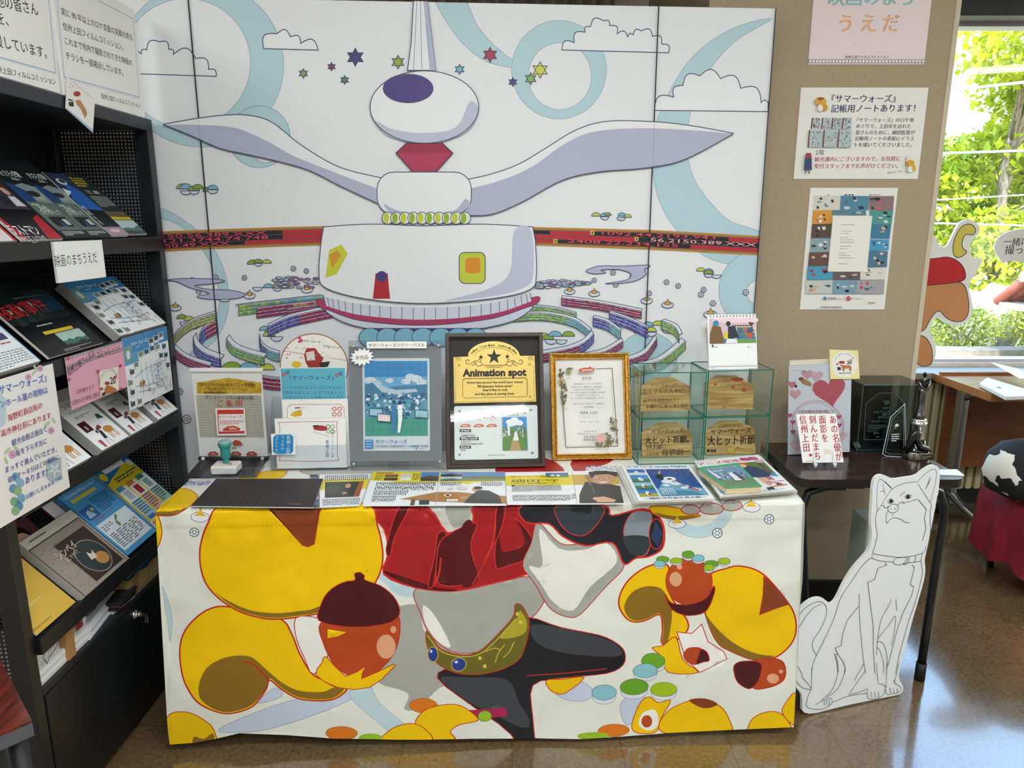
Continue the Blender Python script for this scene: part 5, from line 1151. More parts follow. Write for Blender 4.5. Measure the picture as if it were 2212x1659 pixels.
mm = t.matrix_world @ Matrix.Translation((.0532, -.09, .0)) @ frame(Vector((0, 0, 0)), (0, 1, 0), (0, 0, 1))
a = Art(mm, .6); a.line([(.01, .06), (.03, .088), (.055, .092), (.075, .07), (.05, .055), (.03, .05), (.02, .04)], .0022, '#3a3d5c', True)
for k in range(4): a.line([(.03 + k * .01, .058), (.034 + k * .01, .088)], .0014, '#3a3d5c')
a.rect(.135, .05, .165, .068, '#8c3a44'); a.rect(.14, .066, .15, .075, '#5a1c28')
a.build('edge_print', t)
t = thing('white_leaflet', 'white leaflets with a film-reel drawing lying on the rack deck behind the banded bundle', 'leaflet', mat=Matrix.Translation((-1.165, 1.715, .371)) @ Matrix.Rotation(R(8), 4, 'Z'))
b = MB()
for k in range(6): b.span((-.075, -.085 + .002 * (k % 2), k * .006), (.085 - .003 * (k % 3), .105, k * .006 + .005), M('#e6e7ea', .6))
b.build('leaflet_stack', t)
a = Art(t.matrix_world @ Matrix.Translation((.08, -.08, .0375)) @ Matrix.Rotation(R(90), 4, 'Z'), .5)
a.line([(.05, .02), (.06, .055), (.09, .065), (.12, .05), (.115, .02), (.085, .015)], .003, '#343758', True); a.line([(.06, .03), (.115, .05)], .002, '#343758'); a.line([(.085, .015), (.09, .065)], .002, '#343758')
a.poly([(.13, .05), (.15, .06), (.14, .075)], '#2c5a44'); a.rect(.055, .085, .085, .1, '#2b2f58'); a.text('うえだ', (.02, .1), (.05, .1), '#343758')
a.build('cover_print', t)
for k, (y, z, h, lb) in enumerate(((1.80, .371, '#cfc6be', 'pale booklet lying lowest beside the brown paper bag on the rack deck'), (1.795, .380, '#26221f', 'dark booklet second from the bottom beside the paper bag'), (1.79, .389, '#4a2b2b', 'maroon edged booklet in the small pile beside the paper bag'), (1.785, .398, '#1f2422', 'black booklet on top of the small pile beside the paper bag'))):
    tag(MB().box((-1.155 + .006 * k, y + .02, z + .004), (.17, .095, .0075), M(h, .4), Matrix.Rotation(R(4 * k - 6), 3, 'Z'), .001).build('booklet'), lb, 'booklet', 'booklets piled on the rack deck')
# signs standing on the rack
for k, (y0, y1, z0, z1) in enumerate(((1.395, 1.806, 1.7005, 1.99), (1.824, 2.208, 1.7005, 1.988))):
    a = hang(y0, y1, z0, z1, -1.064, 'A1', .005, '#f7f6f2', '#dedbd2', .6)
    BL_ = '#6f9cc8'
    if k:
        a.line([(490, 0), (550, 655), (1190, 830), (1135, 160), (840, 5)], .0016, BL_); a.line([(478, 0), (540, 668), (1186, 842)], .0009, '#9fb9d6')
        for t_, p0, p1 in (('実に 90 年以上のロケ支援の実績を誇る', (525, 122), (1130, 345)), ('信州上田フィルムコミッション。', (540, 248), (1052, 428)), ('これまで市内で撮影されてきた映画の', (556, 372), (1128, 560)), ('チラシを一部掲示しています。', (566, 500), (1052, 645)), ('信州上田フィルムコミッション', (866, 838), (1198, 918))):
            a.text(t_, p0, p1, '#2c2b30', .012)
    else:
        a.line([(415, 0), (470, 620), (0, 488), (-400, 380)], .0016, BL_); a.line([(428, 0), (478, 634), (0, 500)], .0009, '#9fb9d6')
        for t_, p0, p1 in (('ロケ地の皆さん', (-190, 10), (330, 130)), ('ご協力を、', (-260, 130), (75, 218)), ('映画を応援しています。', (-380, 300), (402, 495)), ('信州上田フィルムコミッション', (-62, 605), (478, 722))): a.text(t_, p0, p1, '#2c2b30', .012)
    b = a.b; b.box((a.w * .5, .07, -.05), (.03, .14, .004), M('#dedbd2', .6), Matrix.Rotation(R(50), 3, 'X')) if 0 else None
    tag(a.build('notice_sign'), ('white notice sign on top of the rack, partly outside the view', 'white notice sign with a blue border on top of the rack by the display screen')[k], 'sign', 'white notices on top of the rack')
q = [hit(px(p, 'A1'), (-1.056, 0, 0), (1, 0, 0)) for p in ((558, 925), (793, 1135), (810, 850), (575, 650))]
m = frame(q[0], q[1] - q[0], q[3] - q[0]); a = Art(m, .5, .45, 'A1')
a.b.prism([a.c(p) for p in ((558, 925), (793, 1135), (810, 850), (575, 650))], -.0006, 0, M('#f6f2ee', .5))
a.poly([(558, 910), (795, 1110), (793, 1135), (558, 925)], '#7fb2d4')
for k in range(14): x = 564 + k * 16.6; y = 920 + k * 14.6; a.poly([(x, y - 4), (x + 8, y + 3), (x + 8, y + 12), (x, y + 5)], '#f4f6f8')
a.line([(580, 665), (805, 850)], .0006, '#e0b0bc'); a.poly([(583, 870), (625, 870), (628, 910), (588, 905)], '#2c2a2c'); a.poly([(580, 840), (620, 855), (620, 866), (582, 855)], '#3a383a')
a.poly([(640, 860), (680, 850), (730, 930), (742, 970), (725, 1010), (690, 930), (655, 890)], '#c58a52'); a.ell(655, 800, 30, 22, '#b0302c'); 
for x, y in ((600, 715), (620, 735), (592, 745)): a.ell(x, y, 5, 5, '#e09aac')
tag(a.build('pennant_card'), 'small white card with a film strip border stuck below the notice sign corner', 'card')

# ================================================================ THINGS ON THE COVERED TABLE
ZT = TZ + .0022                                   # top of the cloth
def child(parent, b, name): return b.build(name, parent, parent.matrix_world.inverted())
def shift(m, x=0, y=0, z=0): return m @ Matrix.Translation((x, y, z))
def frac(a, w, h): a.w, a.h = w, h; return a
# poster stand with black foot plate
m, w_, h_ = upright((190, 1135), (735, 1135), (135, 447), ZT + .008, 0, 'A6')
t = thing('poster_stand', 'small roll-up poster stand with a golden roof print at the left end of the table', 'poster stand', mat=m)
fp = [onz(px(p, 'A6'), ZT) for p in ((78, 1302), (640, 1292), (745, 1128), (190, 1172))]
b = MB(); b.prism([(p.x, p.y) for p in fp], ZT, ZT + .004, M('#19191b', .45)); child(t, b, 'foot_plate')
a = Art(m, .45, .5, 'A6'); a.slab(w_, h_, .002, '#e9e9e6'); frac(a, w_, h_)
a.poly([(165, 540), (415, 502), (680, 540), (682, 628), (168, 630)], noise_mat('gold_print', '#b8901f', '#d9b53c', 60, .5))
U(a, .03, .235, .965, .725, '#b5b2a0')
for x0 in (.03, .81):
    for i in range(7):
        for j in range(16): U(a, x0 + i * .022, .24 + j * .030, x0 + .012 + i * .022, .252 + j * .030, '#d2cfc2')
a.text('『訪れてみたい日本のアニメ聖地88』', (190, 560), (645, 562), '#2d2412', .015); a.text('長野県上田市／サマーウォーズ', (262, 595), (585, 597), '#2d2412', .015); a.lines((232, 608), (610, 608), (232, 620), 1, '#3c3018', .8, 26)
a.text('-アニメツーリズム協会公認-', (230, 665), (632, 666), '#242220', .012); a.text('ご 朱 印', (340, 722), (535, 722), '#c9302c', .02)
a.poly([(320, 740), (553, 738), (568, 955), (335, 958)], '#f3f1ee'); a.poly([(335, 752), (545, 750), (553, 940), (347, 943)], '#d03a33'); a.poly([(345, 787), (545, 785), (552, 920), (352, 925)], '#f6f1ee')
a.text('サマーウォーズ', (348, 820), (535, 816), '#c9302c', .03); a.lines((355, 835), (545, 832), (358, 870), 3, '#cf4a44', .5, 14); a.poly([(380, 905), (420, 882), (470, 878), (520, 900), (515, 918), (385, 920)], '#cc4a3c'); a.poly([(420, 895), (470, 890), (500, 906), (440, 910)], '#e9b08c')
for x in (300, 480, 605): a.poly([(x - 40, 1105), (x - 20, 1085), (x + 20, 1082), (x + 50, 1100), (x + 45, 1112), (x - 35, 1114)], '#a8473a'); a.poly([(x - 15, 1098), (x + 15, 1094), (x + 25, 1104), (x - 10, 1107)], '#d9a080')
a.poly([(455, 1010), (480, 990), (520, 1000), (540, 1030), (470, 1035)], '#b8503c'); a.lines((450, 1048), (535, 1048), (450, 1062), 1, '#5a4a44', .7, 8)
a.build('poster', t)
b = MB(); b.box((w_ / 2, h_ + .003, .0), (w_ + .008, .012, .012), M('#f1f1ee', .4), None, .003); b.build('top_bar', t)
b = MB(); b.box((w_ / 2, -.002, .003), (w_ + .004, .011, .012), M('#2a2a2c', .4), None, .002); bar = b.build('bottom_bar', t)
for x in (.014, w_ - .014):
    T = Matrix.Translation((x, -.001, .009)); b = MB(); b.lathe([(.0055, 0), (.0055, .003), (.003, .005), (.0005, .0054)], M('#ecebe8', .3), T=T, n=16); b.build('knob', bar)
b = MB(); b.tube([(w_ / 2, h_ * .9, -.004), (w_ / 2, -.008, -.012)], .003, STEEL, 8); b.build('support_pole', t)
# stamp in a clear tray
o = onz(px((192, 1302), 'A6'), ZT + .004); e = onz(px((634, 1298), 'A6'), ZT + .004); tw = (e - o).length
t = thing('stamp_tray', 'low clear acrylic tray in front of the poster stand holding a stamp', 'tray', mat=frame(o, e - o, Vector((0, 1, 0))))
b = MB()
for x0, y0, z0, x1, y1, z1 in ((0, 0, 0, tw, .085, .002), (0, 0, .002, tw, .002, .026), (0, .083, .002, tw, .085, .034), (0, .002, .002, .002, .083, .028), (tw - .002, .002, .002, tw, .083, .028)): b.span((x0, y0, z0), (x1, y1, z1), ACRYLIC)
b.build('tray_body', t)
T = shift(t.matrix_world, .022, .018, .0022)
t = thing('stamp_pad', 'white stamp pad case with a red-printed lid in the clear tray', 'stamp pad', mat=T)
b = MB(); b.box((.036, .028, .013), (.072, .056, .026), M('#e8e4de', .4), None, .006, 3); b.build('case', t)
a = Art(t.matrix_world @ Matrix.Translation((.006, .006, .0262)), .4); frac(a, .06, .044); a.rect(0, 0, .06, .044, '#f3efe9'); a.line([(.002, .002), (.058, .002), (.058, .042), (.002, .042)], .0014, '#c8453c', True); UT(a, 'サマーウォーズ', .1, .5, .3, '#c8453c', None, .02); UL(a, .1, .5, .9, .8, 3, '#c8453c', 8); UP(a, [(.6, .2), (.85, .2), (.8, .45), (.65, .4)], '#c8453c'); a.build('lid_print', t)
TEAL = M('#2f948d', .3, 0, .5, .3)
t = thing('rubber_stamp', 'teal rubber stamp with a clear domed knob standing on the stamp pad', 'stamp', mat=shift(T, .037, .028, .0264))
b = MB(); b.lathe([(.008, 0), (.009, .002), (.009, .010), (.0075, .013), (.0125, .016), (.0135, .022), (.0135, .042), (.0145, .046), (.0175, .050), (.0185, .054), (.0185, .060)], TEAL, n=32); b.build('handle', t)
b = MB(); b.lathe([(.0185, .0602), (.0178, .064), (.012, .068), (.004, .0695), (.0004, .0697)], M('#8fb3b6', .08, 0, .8, .5), n=32); b.build('knob', t)
# leaflet holder with fan, sign and cards
m, w_, h_ = upright((770, 1238), (1365, 1228), (830, 425), ZT, R(4), 'A6')
t = thing('brochure_holder', 'clear acrylic brochure holder with two pockets left of the puzzle picture', 'holder', mat=m)
b = MB(); pw = w_
b.span((0, 0, -.046), (pw, .21, -.043), ACRYLIC); b.span((0, 0, -.043), (pw, .003, .012), ACRYLIC); b.build('back_panel', t)
b = MB(); b.span((0, .003, .009), (pw, .075, .012), ACRYLIC); b.build('front_pocket', t)
b = MB(); b.span((0, .003, -.022), (pw, .125, -.019), ACRYLIC); b.build('rear_pocket', t)
for x0 in (-.003, pw): b = MB(); b.prism([(-.046, 0), (.012, 0), (.012, .075), (-.019, .125), (-.03, .19), (-.046, .21)], 0, .003, ACRYLIC, Matrix.Translation((x0 + .003, 0, 0)) @ Matrix.Rotation(R(-90), 4, 'Y')); b.build('side_wall', t)
mf = shift(m, 0, .004, -.036); a = Art(mf, .5, .4, 'A6')
cc = a.c((1102, 412)); rr = abs(a.c((1375, 412))[0] - cc[0])
out = ellpts(cc[0], cc[1], rr, rr * .98, n=48, a0=-35, a1=215) + [(cc[0] - .02, cc[1] - rr * .95), (cc[0] - .012, .003), (cc[0] + .012, .003), (cc[0] + .02, cc[1] - rr * .95)]
a.b.prism(out, -.0015, 0, M('#9c6a3a', .5)); c0 = a.crop; a.crop = None
a.poly(ellpts(cc[0], cc[1], rr - .003, rr * .98 - .003, n=48, a0=-35, a1=215), '#ece8df')
for k in range(15): an = R(15 + k * 10.7); a.line([(cc[0], cc[1] - rr * .7), (cc[0] + (rr - .004) * math.cos(an), cc[1] + (rr - .004) * .97 * math.sin(an))], .0004, '#d6d1c6')
a.crop = c0
a.line([(842, 285), (1100, 325), (1370, 365)], .0012, '#a05a48'); a.text('サマーウォーズ', (1015, 215), (1150, 225), '#2a2426', .03); a.text('とのわっしょい', (1175, 255), (1320, 270), '#2a2426', .02)
for x, y in ((985, 185), (1000, 205), (985, 212)): a.ell(x, y, 12, 12, '#c03a72')
a.poly([(1020, 320), (1040, 265), (1110, 265), (1150, 320), (1180, 350), (1140, 425), (1060, 425), (1035, 380)], '#a03028'); a.poly([(1035, 300), (1100, 285), (1110, 360), (1045, 365)], '#d8d2c8'); a.ell(960, 395, 38, 26, '#e6bb2e'); a.poly([(1190, 320), (1240, 315), (1200, 400), (1150, 400)], '#e4ded4'); a.poly([(1140, 380), (1230, 370), (1210, 415), (1150, 420)], '#3a2c2c')
for k in range(18): x, y = random.uniform(860, 1320), random.uniform(255, 360); a.ell(x, y, 7, 4, random.choice(('#c8607c', '#8a9ac2', '#c9a0b4')))
tag(a.build('paper_fan'), 'round paper fan standing at the back of the brochure holder', 'fan')
mf = shift(m, 0, .004, -.016); a = Art(mf, .4, .5, 'A6')
q = [a.c(p) for p in ((830, 425), (1350, 432))]; x0, x1, y1 = q[0][0], q[1][0], q[0][1]
a.slab(x1 - x0, y1 - .001, .0012, '#5fb1c6', None, 0, x0, .001); a.crop = None; a.line([(x0, .001), (x1, .001), (x1, y1), (x0, y1)], .002, '#e6eef0', True); a.crop = 'A6'
a.text('『サマーウォーズ』', (905, 520), (1255, 518), '#2452a8', .02); a.text('ファンの方に支えていただきながら', (848, 592), (1330, 592), '#3c5f8c', .008); a.text('15周年を迎えることができました！', (845, 632), (1335, 632), '#3c5f8c', .008); a.text('これからもよろしくお願いいたします', (845, 668), (1335, 668), '#3c5f8c', .008)
for x, y, h in ((858, 478, '#c24a78'), (888, 460, '#4a58a8'), (1283, 482, '#c24a78'), (1312, 468, '#4a58a8')):
    for k in range(5): a.ell(x + 9 * math.cos(1.256 * k), y + 9 * math.sin(1.256 * k), 7, 7, h, n=8)
    a.ell(x, y, 4, 4, '#e9d24a')
tag(a.build('blue_sign'), 'light blue sign with flowers and dark blue title in the brochure holder', 'sign')
def flower6(a, x, y, r, h):
    for i in range(3):
        for j in range(2): a.ell(x + i * r * 2.3, y + j * r * 2.4, r, r, h, n=14); a.ell(x + i * r * 2.3, y + j * r * 2.4, r * .5, r * .5, '#f4f3f0', n=10)
mf = shift(m, 0, .0042, -.008); a = Art(mf, .5, .4, 'A6'); q = [a.c(p) for p in ((845, 675), (1368, 668))]
a.slab(q[1][0] - q[0][0], q[0][1] - .001, .005, '#f1f0ed', '#d8d6d0', 0, q[0][0], .001)
a.line([(888, 830), (888, 745), (915, 715), (1310, 712), (1338, 740), (1342, 830)], .0013, '#b54848'); a.poly([(905, 800), (940, 770), (1000, 755), (1005, 800), (950, 815)], '#dfb53a'); a.ell(985, 785, 18, 24, '#d8a82c'); a.poly([(945, 735), (1035, 730), (1035, 745), (948, 750)], '#e6e2dc'); a.lines((950, 735), (1035, 730), (950, 750), 1, '#4a4446', .8, 6)
for i in range(2):
    for j in range(2): a.ell(1262 + i * 42, 750 + j * 42, 20, 20, '#d49a90', n=16); a.ell(1262 + i * 42, 750 + j * 42, 9, 9, '#f1f0ed', n=12)
tag(a.build('postcard'), 'white postcard in the rear pocket of the brochure holder, with a yellow figure', 'postcard', 'postcards in the brochure holder')
mf = shift(m, 0, .0042, .003); a = Art(mf, .5, .4, 'A6'); q = [a.c(p) for p in ((785, 828), (1350, 820))]
a.slab(q[1][0] - q[0][0], q[0][1] - .001, .006, '#f4f3f0', '#d8d6d0', 0, q[0][0], .001)
a.line(smooth([(828, 895), (850, 858), (1250, 852), (1280, 880), (1285, 1120), (1262, 1162), (860, 1162), (830, 1130)], 3), .0014, '#b02f36', True)
for i in range(2):
    for j in range(2): a.ell(1212 + i * 36, 892 + j * 38, 19, 19, ('#8fb08a', '#b9cba8')[(i + j) % 2], n=16); a.ell(1212 + i * 36, 892 + j * 38, 9, 9, '#f4f3f0', n=12)
a.poly([(1095, 890), (1160, 880), (1200, 890), (1205, 920), (1160, 925), (1098, 915)], '#b0373c'); a.poly([(1090, 880), (1140, 878), (1140, 890), (1092, 892)], '#2c2830'); a.line([(1090, 930), (1225, 970)], .0008, '#3a3436'); a.vtext('『サマーウォーズ』の里', (1248, 925), (1248, 1135), '#3f86b4', .0072, .01); a.vtext('信州上田', (1205, 995), (1205, 1135), '#3f86b4', .010, .02)
tag(a.build('postcard'), 'white postcard with a red rounded border and blue side writing in the front pocket', 'postcard', 'postcards in the brochure holder')
mf = shift(m, 0, .0, .0128); a = Art(mf, .5, .4, 'A6'); q = [a.c(p) for p in ((765, 1115), (945, 945))]
a.slab(q[1][0] - q[0][0], q[1][1] - q[0][1], .0006, '#f3f3f1', None, 0, q[0][0], q[0][1])
a.poly([(775, 975), (795, 955), (915, 952), (935, 972), (935, 1085), (915, 1108), (795, 1110), (772, 1090)], '#2387c4')
a.vtext('信州上田', (895, 955), (893, 1110), '#f4f6f8', .011, .02); a.vtext('フィルム', (850, 960), (848, 1075), '#f4f6f8', .010, .02); a.vtext('コミッション', (803, 958), (800, 1108), '#f4f6f8', .010, .02)
tag(a.build('emblem_card'), 'small white card with a blue octagonal emblem stuck on the holder corner', 'card')
# puzzle picture between acrylic sheets
m, w_, h_ = upright((1388, 1240), (2148, 1236), (1365, 205), ZT, R(10), 'A6')
t = thing('puzzle_frame', 'clear acrylic picture frame holding a blue jigsaw puzzle on grey card', 'frame', mat=m)
b = MB(); b.span((0, 0, 0), (w_, h_, .003), ACRYLIC); b.build('front_sheet', t)
b = MB(); b.span((0, 0, -.010), (w_, h_, -.007), ACRYLIC); b.build('back_sheet', t)
a = Art(shift(m, 0, 0, -.0045), .6, .4, 'A6'); c1, c2 = a.c((1386, 1168)), a.c((2112, 252)); a.slab(c2[0] - c1[0], c2[1] - c1[1], .0024, '#8b8c8f', None, 0, *c1); a.build('grey_card', t)
a = Art(shift(m, 0, 0, -.0015), .45, .4, 'A6'); c1, c2 = a.c((1493, 1085)), a.c((2018, 345)); w, h = c2[0] - c1[0], c2[1] - c1[1]; a.b.bm.free()
a = A2_ = Art(shift(m, c1[0], c1[1], -.0015), .45, .4); frac(a, w, h)
a.b.prism(rrect(0, 0, w, h, .004), -.0026, 0, M('#eef1ef', .5))
rnd = random.Random(12)
def V4(a, y0, y1, h0): U(a, .03, y0, .97, y1, h0)
V4(A2_, .16, .97, '#3f9ad6'); V4(A2_, .60, .80, '#7cc0e4'); V4(A2_, .16, .62, '#6cb4c8'); V4(A2_, .16, .36, '#4fae98')
for x, y, r_ in ((.12, .76, .09), (.2, .73, .08), (.72, .80, .08), (.8, .78, .09), (.65, .75, .07), (.88, .74, .08), (.4, .76, .06)): UE(A2_, x, y, r_, r_ * .6, '#eef5f8')
UP(A2_, [(.03, .72), (.15, .74), (.3, .68), (.5, .70), (.75, .71), (.97, .72), (.97, .55), (.03, .55)], '#4f8fb0'); UP(A2_, [(.2, .78), (.3, .70), (.5, .66), (.8, .67), (.82, .64), (.5, .61), (.28, .64), (.15, .74)], '#d5e6ec')
for k in range(150):
    x, y = rnd.uniform(.06, .94), rnd.uniform(.36, .62); s_ = rnd.uniform(.012, .035); UP(A2_, [(x - s_, y - s_ * .5), (x + s_, y - s_ * .4), (x + s_ * .6, y + s_ * .5), (x - s_ * .4, y + s_ * .6)], rnd.choice(('#dfeef2', '#bcdbe6', '#3b6f98', '#2c4f7c', '#8fc0d4', '#f3f7f7', '#5a94b4')))
for x in (.47, .56): UP(A2_, [(x - .04, .20), (x - .005, .20), (x + .03, .34), (x + .035, .5), (x - .035, .5), (x - .03, .34)], ('#3f7cb0', '#e8f1f2')[x > .5]); UE(A2_, x, .53, .024, .024, '#2c4468')
for x, y in ((.1, .44), (.22, .38), (.78, .42)): UP(A2_, [(x, y - .06), (x + .2, y - .07), (x + .2, y + .02), (x, y + .03)], '#35587a'); UP(A2_, [(x + .01, y - .05), (x + .19, y - .06), (x + .19, y + .01), (x + .01, y + .02)], ('#9cc4d4', '#e6d8d0', '#e9d070')[int(x * 5) % 3])
for k in range(1, 8): A2_.line([(w * (.03 + .94 * k / 8) + .0012 * math.sin(j * 1.9), h * (.16 + .81 * j / 40)) for j in range(41)], .0004, '#2f6a8a')
for k in range(1, 11): A2_.line([(w * (.03 + .94 * j / 40), h * (.16 + .81 * k / 11) + .0012 * math.sin(j * 1.9)) for j in range(41)], .0004, '#2f6a8a')
U(A2_, .03, .03, .15, .125, '#2f79b8'); [UE(A2_, .06 + .03 * (k % 3), .05 + .03 * (k // 3), .014, .014, '#8fc0e0', 8) for k in range(9)]
UT(A2_, 'サマーウォーズ', .19, .66, .085, '#2f79b8', None, .03); UT(A2_, 'TATSURO YAMASHITA × SUMMER WARS', .18, .98, .045, '#2f79b8', .0075, .02); UE(A2_, .80, .025, .012, .012, '#2f79b8', 10); UL(A2_, .85, .018, .97, .03, 1, '#7a8a96', 6)
a.build('puzzle_picture', t)
a = Art(shift(m, 0, 0, .0036), .5, .4, 'A6'); c1, c2 = a.c((1520, 268)), a.c((1996, 212)); a.b.prism([(x + c1[0], y + c1[1]) for x, y in rrect(0, 0, c2[0] - c1[0], c2[1] - c1[1], .002)], -.0005, 0, M('#f4f3ea', .5)); a.text('サマーウォーズジグソーパズル', (1533, 256), (1980, 252), '#2b2a28', .012); a.build('title_strip', t)
a = Art(shift(m, 0, 0, .0042), .5, .4, 'A6'); pts = []
for k in range(28): an = 2 * math.pi * k / 28; r_ = 1 if k % 2 == 0 else .72; pts.append(a.c((1482 + 100 * r_ * math.cos(an), 336 - 74 * r_ * math.sin(an) - 6 * math.cos(an))))
a.b.prism(pts, -.0008, 0, M('#f5f4ec', .5)); a.crop = None; a.line(pts, .0008, '#7fb6cc', True); a.crop = 'A6'; a.text('非売品', (1430, 358), (1532, 350), '#3c3a36', .012); a.build('burst_label', t)
for p in ((1413, 252), (2090, 245), (1416, 1190), (2102, 1172)):
    c1 = a.c(p); b = MB(); b.lathe([(.0045, .003), (.0045, .006), (.003, .0072), (.0004, .0074)], M('#c9bfae', .25, .8), T=Matrix.Translation((c1[0], c1[1], 0)), n=16); b.build('screw', t)
b = MB(); b.box((w_ / 2, h_ * .36, -.045), (.06, h_ * .74, .003), ACRYLIC, Matrix.Rotation(R(-16), 3, 'X')); b.build('rear_strut', t)
# dark framed plaque
m, w_, h_ = upright((108, 1470), (1052, 1452), (100, 178), ZT, R(17), 'A7')
t = thing('framed_plaque', 'dark brown frame holding a gold plate and a white acrylic plate on black', 'plaque', mat=m)
def mitre_frame(name, par, w, h, fw, prof, m_, z=0):
    """prof: list of (inset 0..1 of fw, height)"""
    b = MB(); i = b.mi(m_); ms = m_ if isinstance(m_, list) else None
    ring = []
    for s_, hh in prof:
        d = s_ * fw; ring.append([b.bm.verts.new((x, y, z + hh)) for x, y in ((d, d), (w - d, d), (w - d, h - d), (d, h - d))])
    for k, (r0, r1) in enumerate(zip(ring, ring[1:])):
        for j in range(4):
            f = b.bm.faces.new([r0[j], r0[(j + 1) % 4], r1[(j + 1) % 4], r1[j]]); f.material_index = i
    return b
b = mitre_frame('frame', t, w_, h_, .013, [(0, -.02), (0, .006), (.12, .0085), (.8, .0085), (1, .006), (1, -.012)], M('#3a2a20', .4)); b.build('frame', t)
b = MB(); b.span((.001, .001, -.022), (w_ - .001, h_ - .001, -.012), M('#0c0c0d', .6)); b.build('backing', t)
GOLD = noise_mat('brushed_gold', '#d9b34c', '#f3d884', 40, .38, (1, 60, 1), 3); GOLD.node_tree.nodes['Principled BSDF'].inputs['Metallic'].default_value = .35
a = Art(shift(m, 0, 0, -.006), .5, .4, 'A7')
pts = [(182, 845), (175, 405), (318, 398)] + [(560 + 250 * math.cos(R(q)), 405 - 152 * math.sin(R(q))) for q in range(168, 4, -8)] + [(812, 392), (950, 392), (965, 830)]
a.b.prism([a.c(p) for p in pts], -.003, 0, GOLD)
BK = '#1b1710'
def star5(a, x, y, r, h): a.poly([(x + (r if k % 2 == 0 else r * .4) * math.sin(k * math.pi / 5), y - (r if k % 2 == 0 else r * .4) * math.cos(k * math.pi / 5)) for k in range(10)], h)
star5(a, 563, 402, 76, BK); star5(a, 437, 405, 27, BK); star5(a, 690, 400, 27, BK)
word = 'Anime Tourism Association'
for k, ch in enumerate(word):
    an = R(161 - 142 * k / (len(word) - 1)); cx, cy = 562 + 215 * math.cos(an), 408 - 108 * math.sin(an); tx, ty = math.sin(an), math.cos(an) * .62
    if ch != ' ': a.text(ch, (cx - 10 * tx, cy - 10 * ty), (cx + 8 * tx, cy + 8 * ty), BK, .025, .0105)
a.line([(375, 398)] + [(562 + 190 * math.cos(R(q)), 402 - 88 * math.sin(R(q))) for q in range(165, 10, -10)] + [(750, 392)], .0009, BK)
for sg, cx in ((-1, 562), (1, 566)):
    S_ = lambda pts: a.line([(cx + sg * x, y) for x, y in smooth(pts, 5, False)], .0015, BK)
    S_([(105, 480), (130, 450), (180, 440), (220, 465), (260, 470), (268, 440), (245, 430), (235, 450)]); S_([(110, 478), (150, 490), (175, 470), (165, 450)]); S_([(180, 440), (190, 475), (215, 490)]); S_([(130, 450), (125, 430), (150, 425)])
a.line([(455, 483), (672, 480)], .0012, BK); a.line([(472, 494), (655, 490)], .0010, BK); a.line([(490, 506), (640, 503)], .0010, BK)
a.text('Animation spot', (262, 588), (872, 580), BK, .045)
a.line([(262, 625), (275, 608), (868, 602), (880, 620), (882, 770), (868, 782), (280, 795), (265, 778)], .0010, BK, True); a.line([(270, 632), (280, 614), (864, 608), (874, 626), (876, 766)], .0005, BK)
for s_, y0, y1, x0, x1 in (('Anime fans around the world have chosen', 658, 652, 300, 838), ('"88 Japanese Anime spots"', 694, 690, 398, 740), ("they'd like to visit", 730, 726, 452, 690), ('and this place is among them.', 768, 762, 380, 762)): a.text(s_, (x0, y0), (x1, y1), '#2a2214', .02)
a.line([(195, 490), (192, 835), (948, 822), (938, 480)], .0006, '#6a5520')
for x, y in ((225, 430), (915, 425)):
    for k in range(6): a.line([(x - 30 + 9 * k, y - 25), (x - 30 + 9 * k + 6, y - 8 + 4 * (k % 3)), (x - 22 + 9 * k, y + 10)], .0007, '#4a3b18')
gp = a.build('gold_plate', t)
for p in ((228, 480), (902, 472), (908, 780)): c1 = a.c(p); b = MB(); b.lathe([(.0028, 0), (.0028, .0016), (.0015, .0024), (.0003, .0025)], M('#d9b95c', .25, .8), T=Matrix.Translation((c1[0], c1[1], -.0055)), n=12); b.build('screw', t)
a = Art(shift(m, 0, 0, -.004), .25, .5, 'A7'); c1, c2 = a.c((186, 1388)), a.c((976, 862)); w, h = c2[0] - c1[0], c2[1] - c1[1]
a.b.prism([(x + c1[0], y + c1[1]) for x, y in rrect(0, 0, w, h, .006)], -.003, 0, M('#dfe7e6', .25))
a.text('アニメツーリズム', (292, 1000), (562, 985), '#c8452e', .05, .026); a.poly([(455, 945), (475, 902), (498, 942)], '#c8452e'); a.text('88', (462, 940), (490, 938), '#f4e6d8', .02)
for k in range(9): star5(a, 285 + 36 * k, 992 + 12 * math.sin(k * 2), 9, '#cf5a3c')
for x in (235, 362, 485): a.poly([(x, 1065), (x + 30, 1045), (x + 80, 1042), (x + 108, 1058), (x + 100, 1072), (x + 10, 1075)], '#d2633c'); a.poly([(x + 25, 1060), (x + 60, 1052), (x + 85, 1062), (x + 30, 1068)], '#eec0a8')
for s_, y, x1 in (('★Title★', 1107, 343), ('★Place name★', 1184, 417), ('★Year★', 1264, 343)): a.poly([(234, y - 14), (x1, y - 14), (x1, y + 14), (234, y + 14)], '#141414'); a.text(s_, (245, y + 8), (x1 - 12, y + 7), '#eceeee', .02)
for s_, y, x1 in (('サマーウォーズ', 1142, 350), ('SUMMER WARS', 1162, 383), ('長野県上田市', 1221, 340), ('Ueda City, Nagano Pref.', 1240, 458), ('2018', 1302, 293), ): a.text(s_, (245, y), (x1, y - 1), '#222628', .01)
a.text('©Anime Tourism Association', (500, 1345), (668, 1343), '#3a3e40', .01); a.text('サマーウォーズ', (642, 955), (868, 948), '#1b1d1f', .035); a.text('SUMMER WARS', (705, 968), (808, 966), '#3a3e40')
pc = [a.c(p) for p in ((645, 1300), (872, 975))]; frac(a, 1, 1)
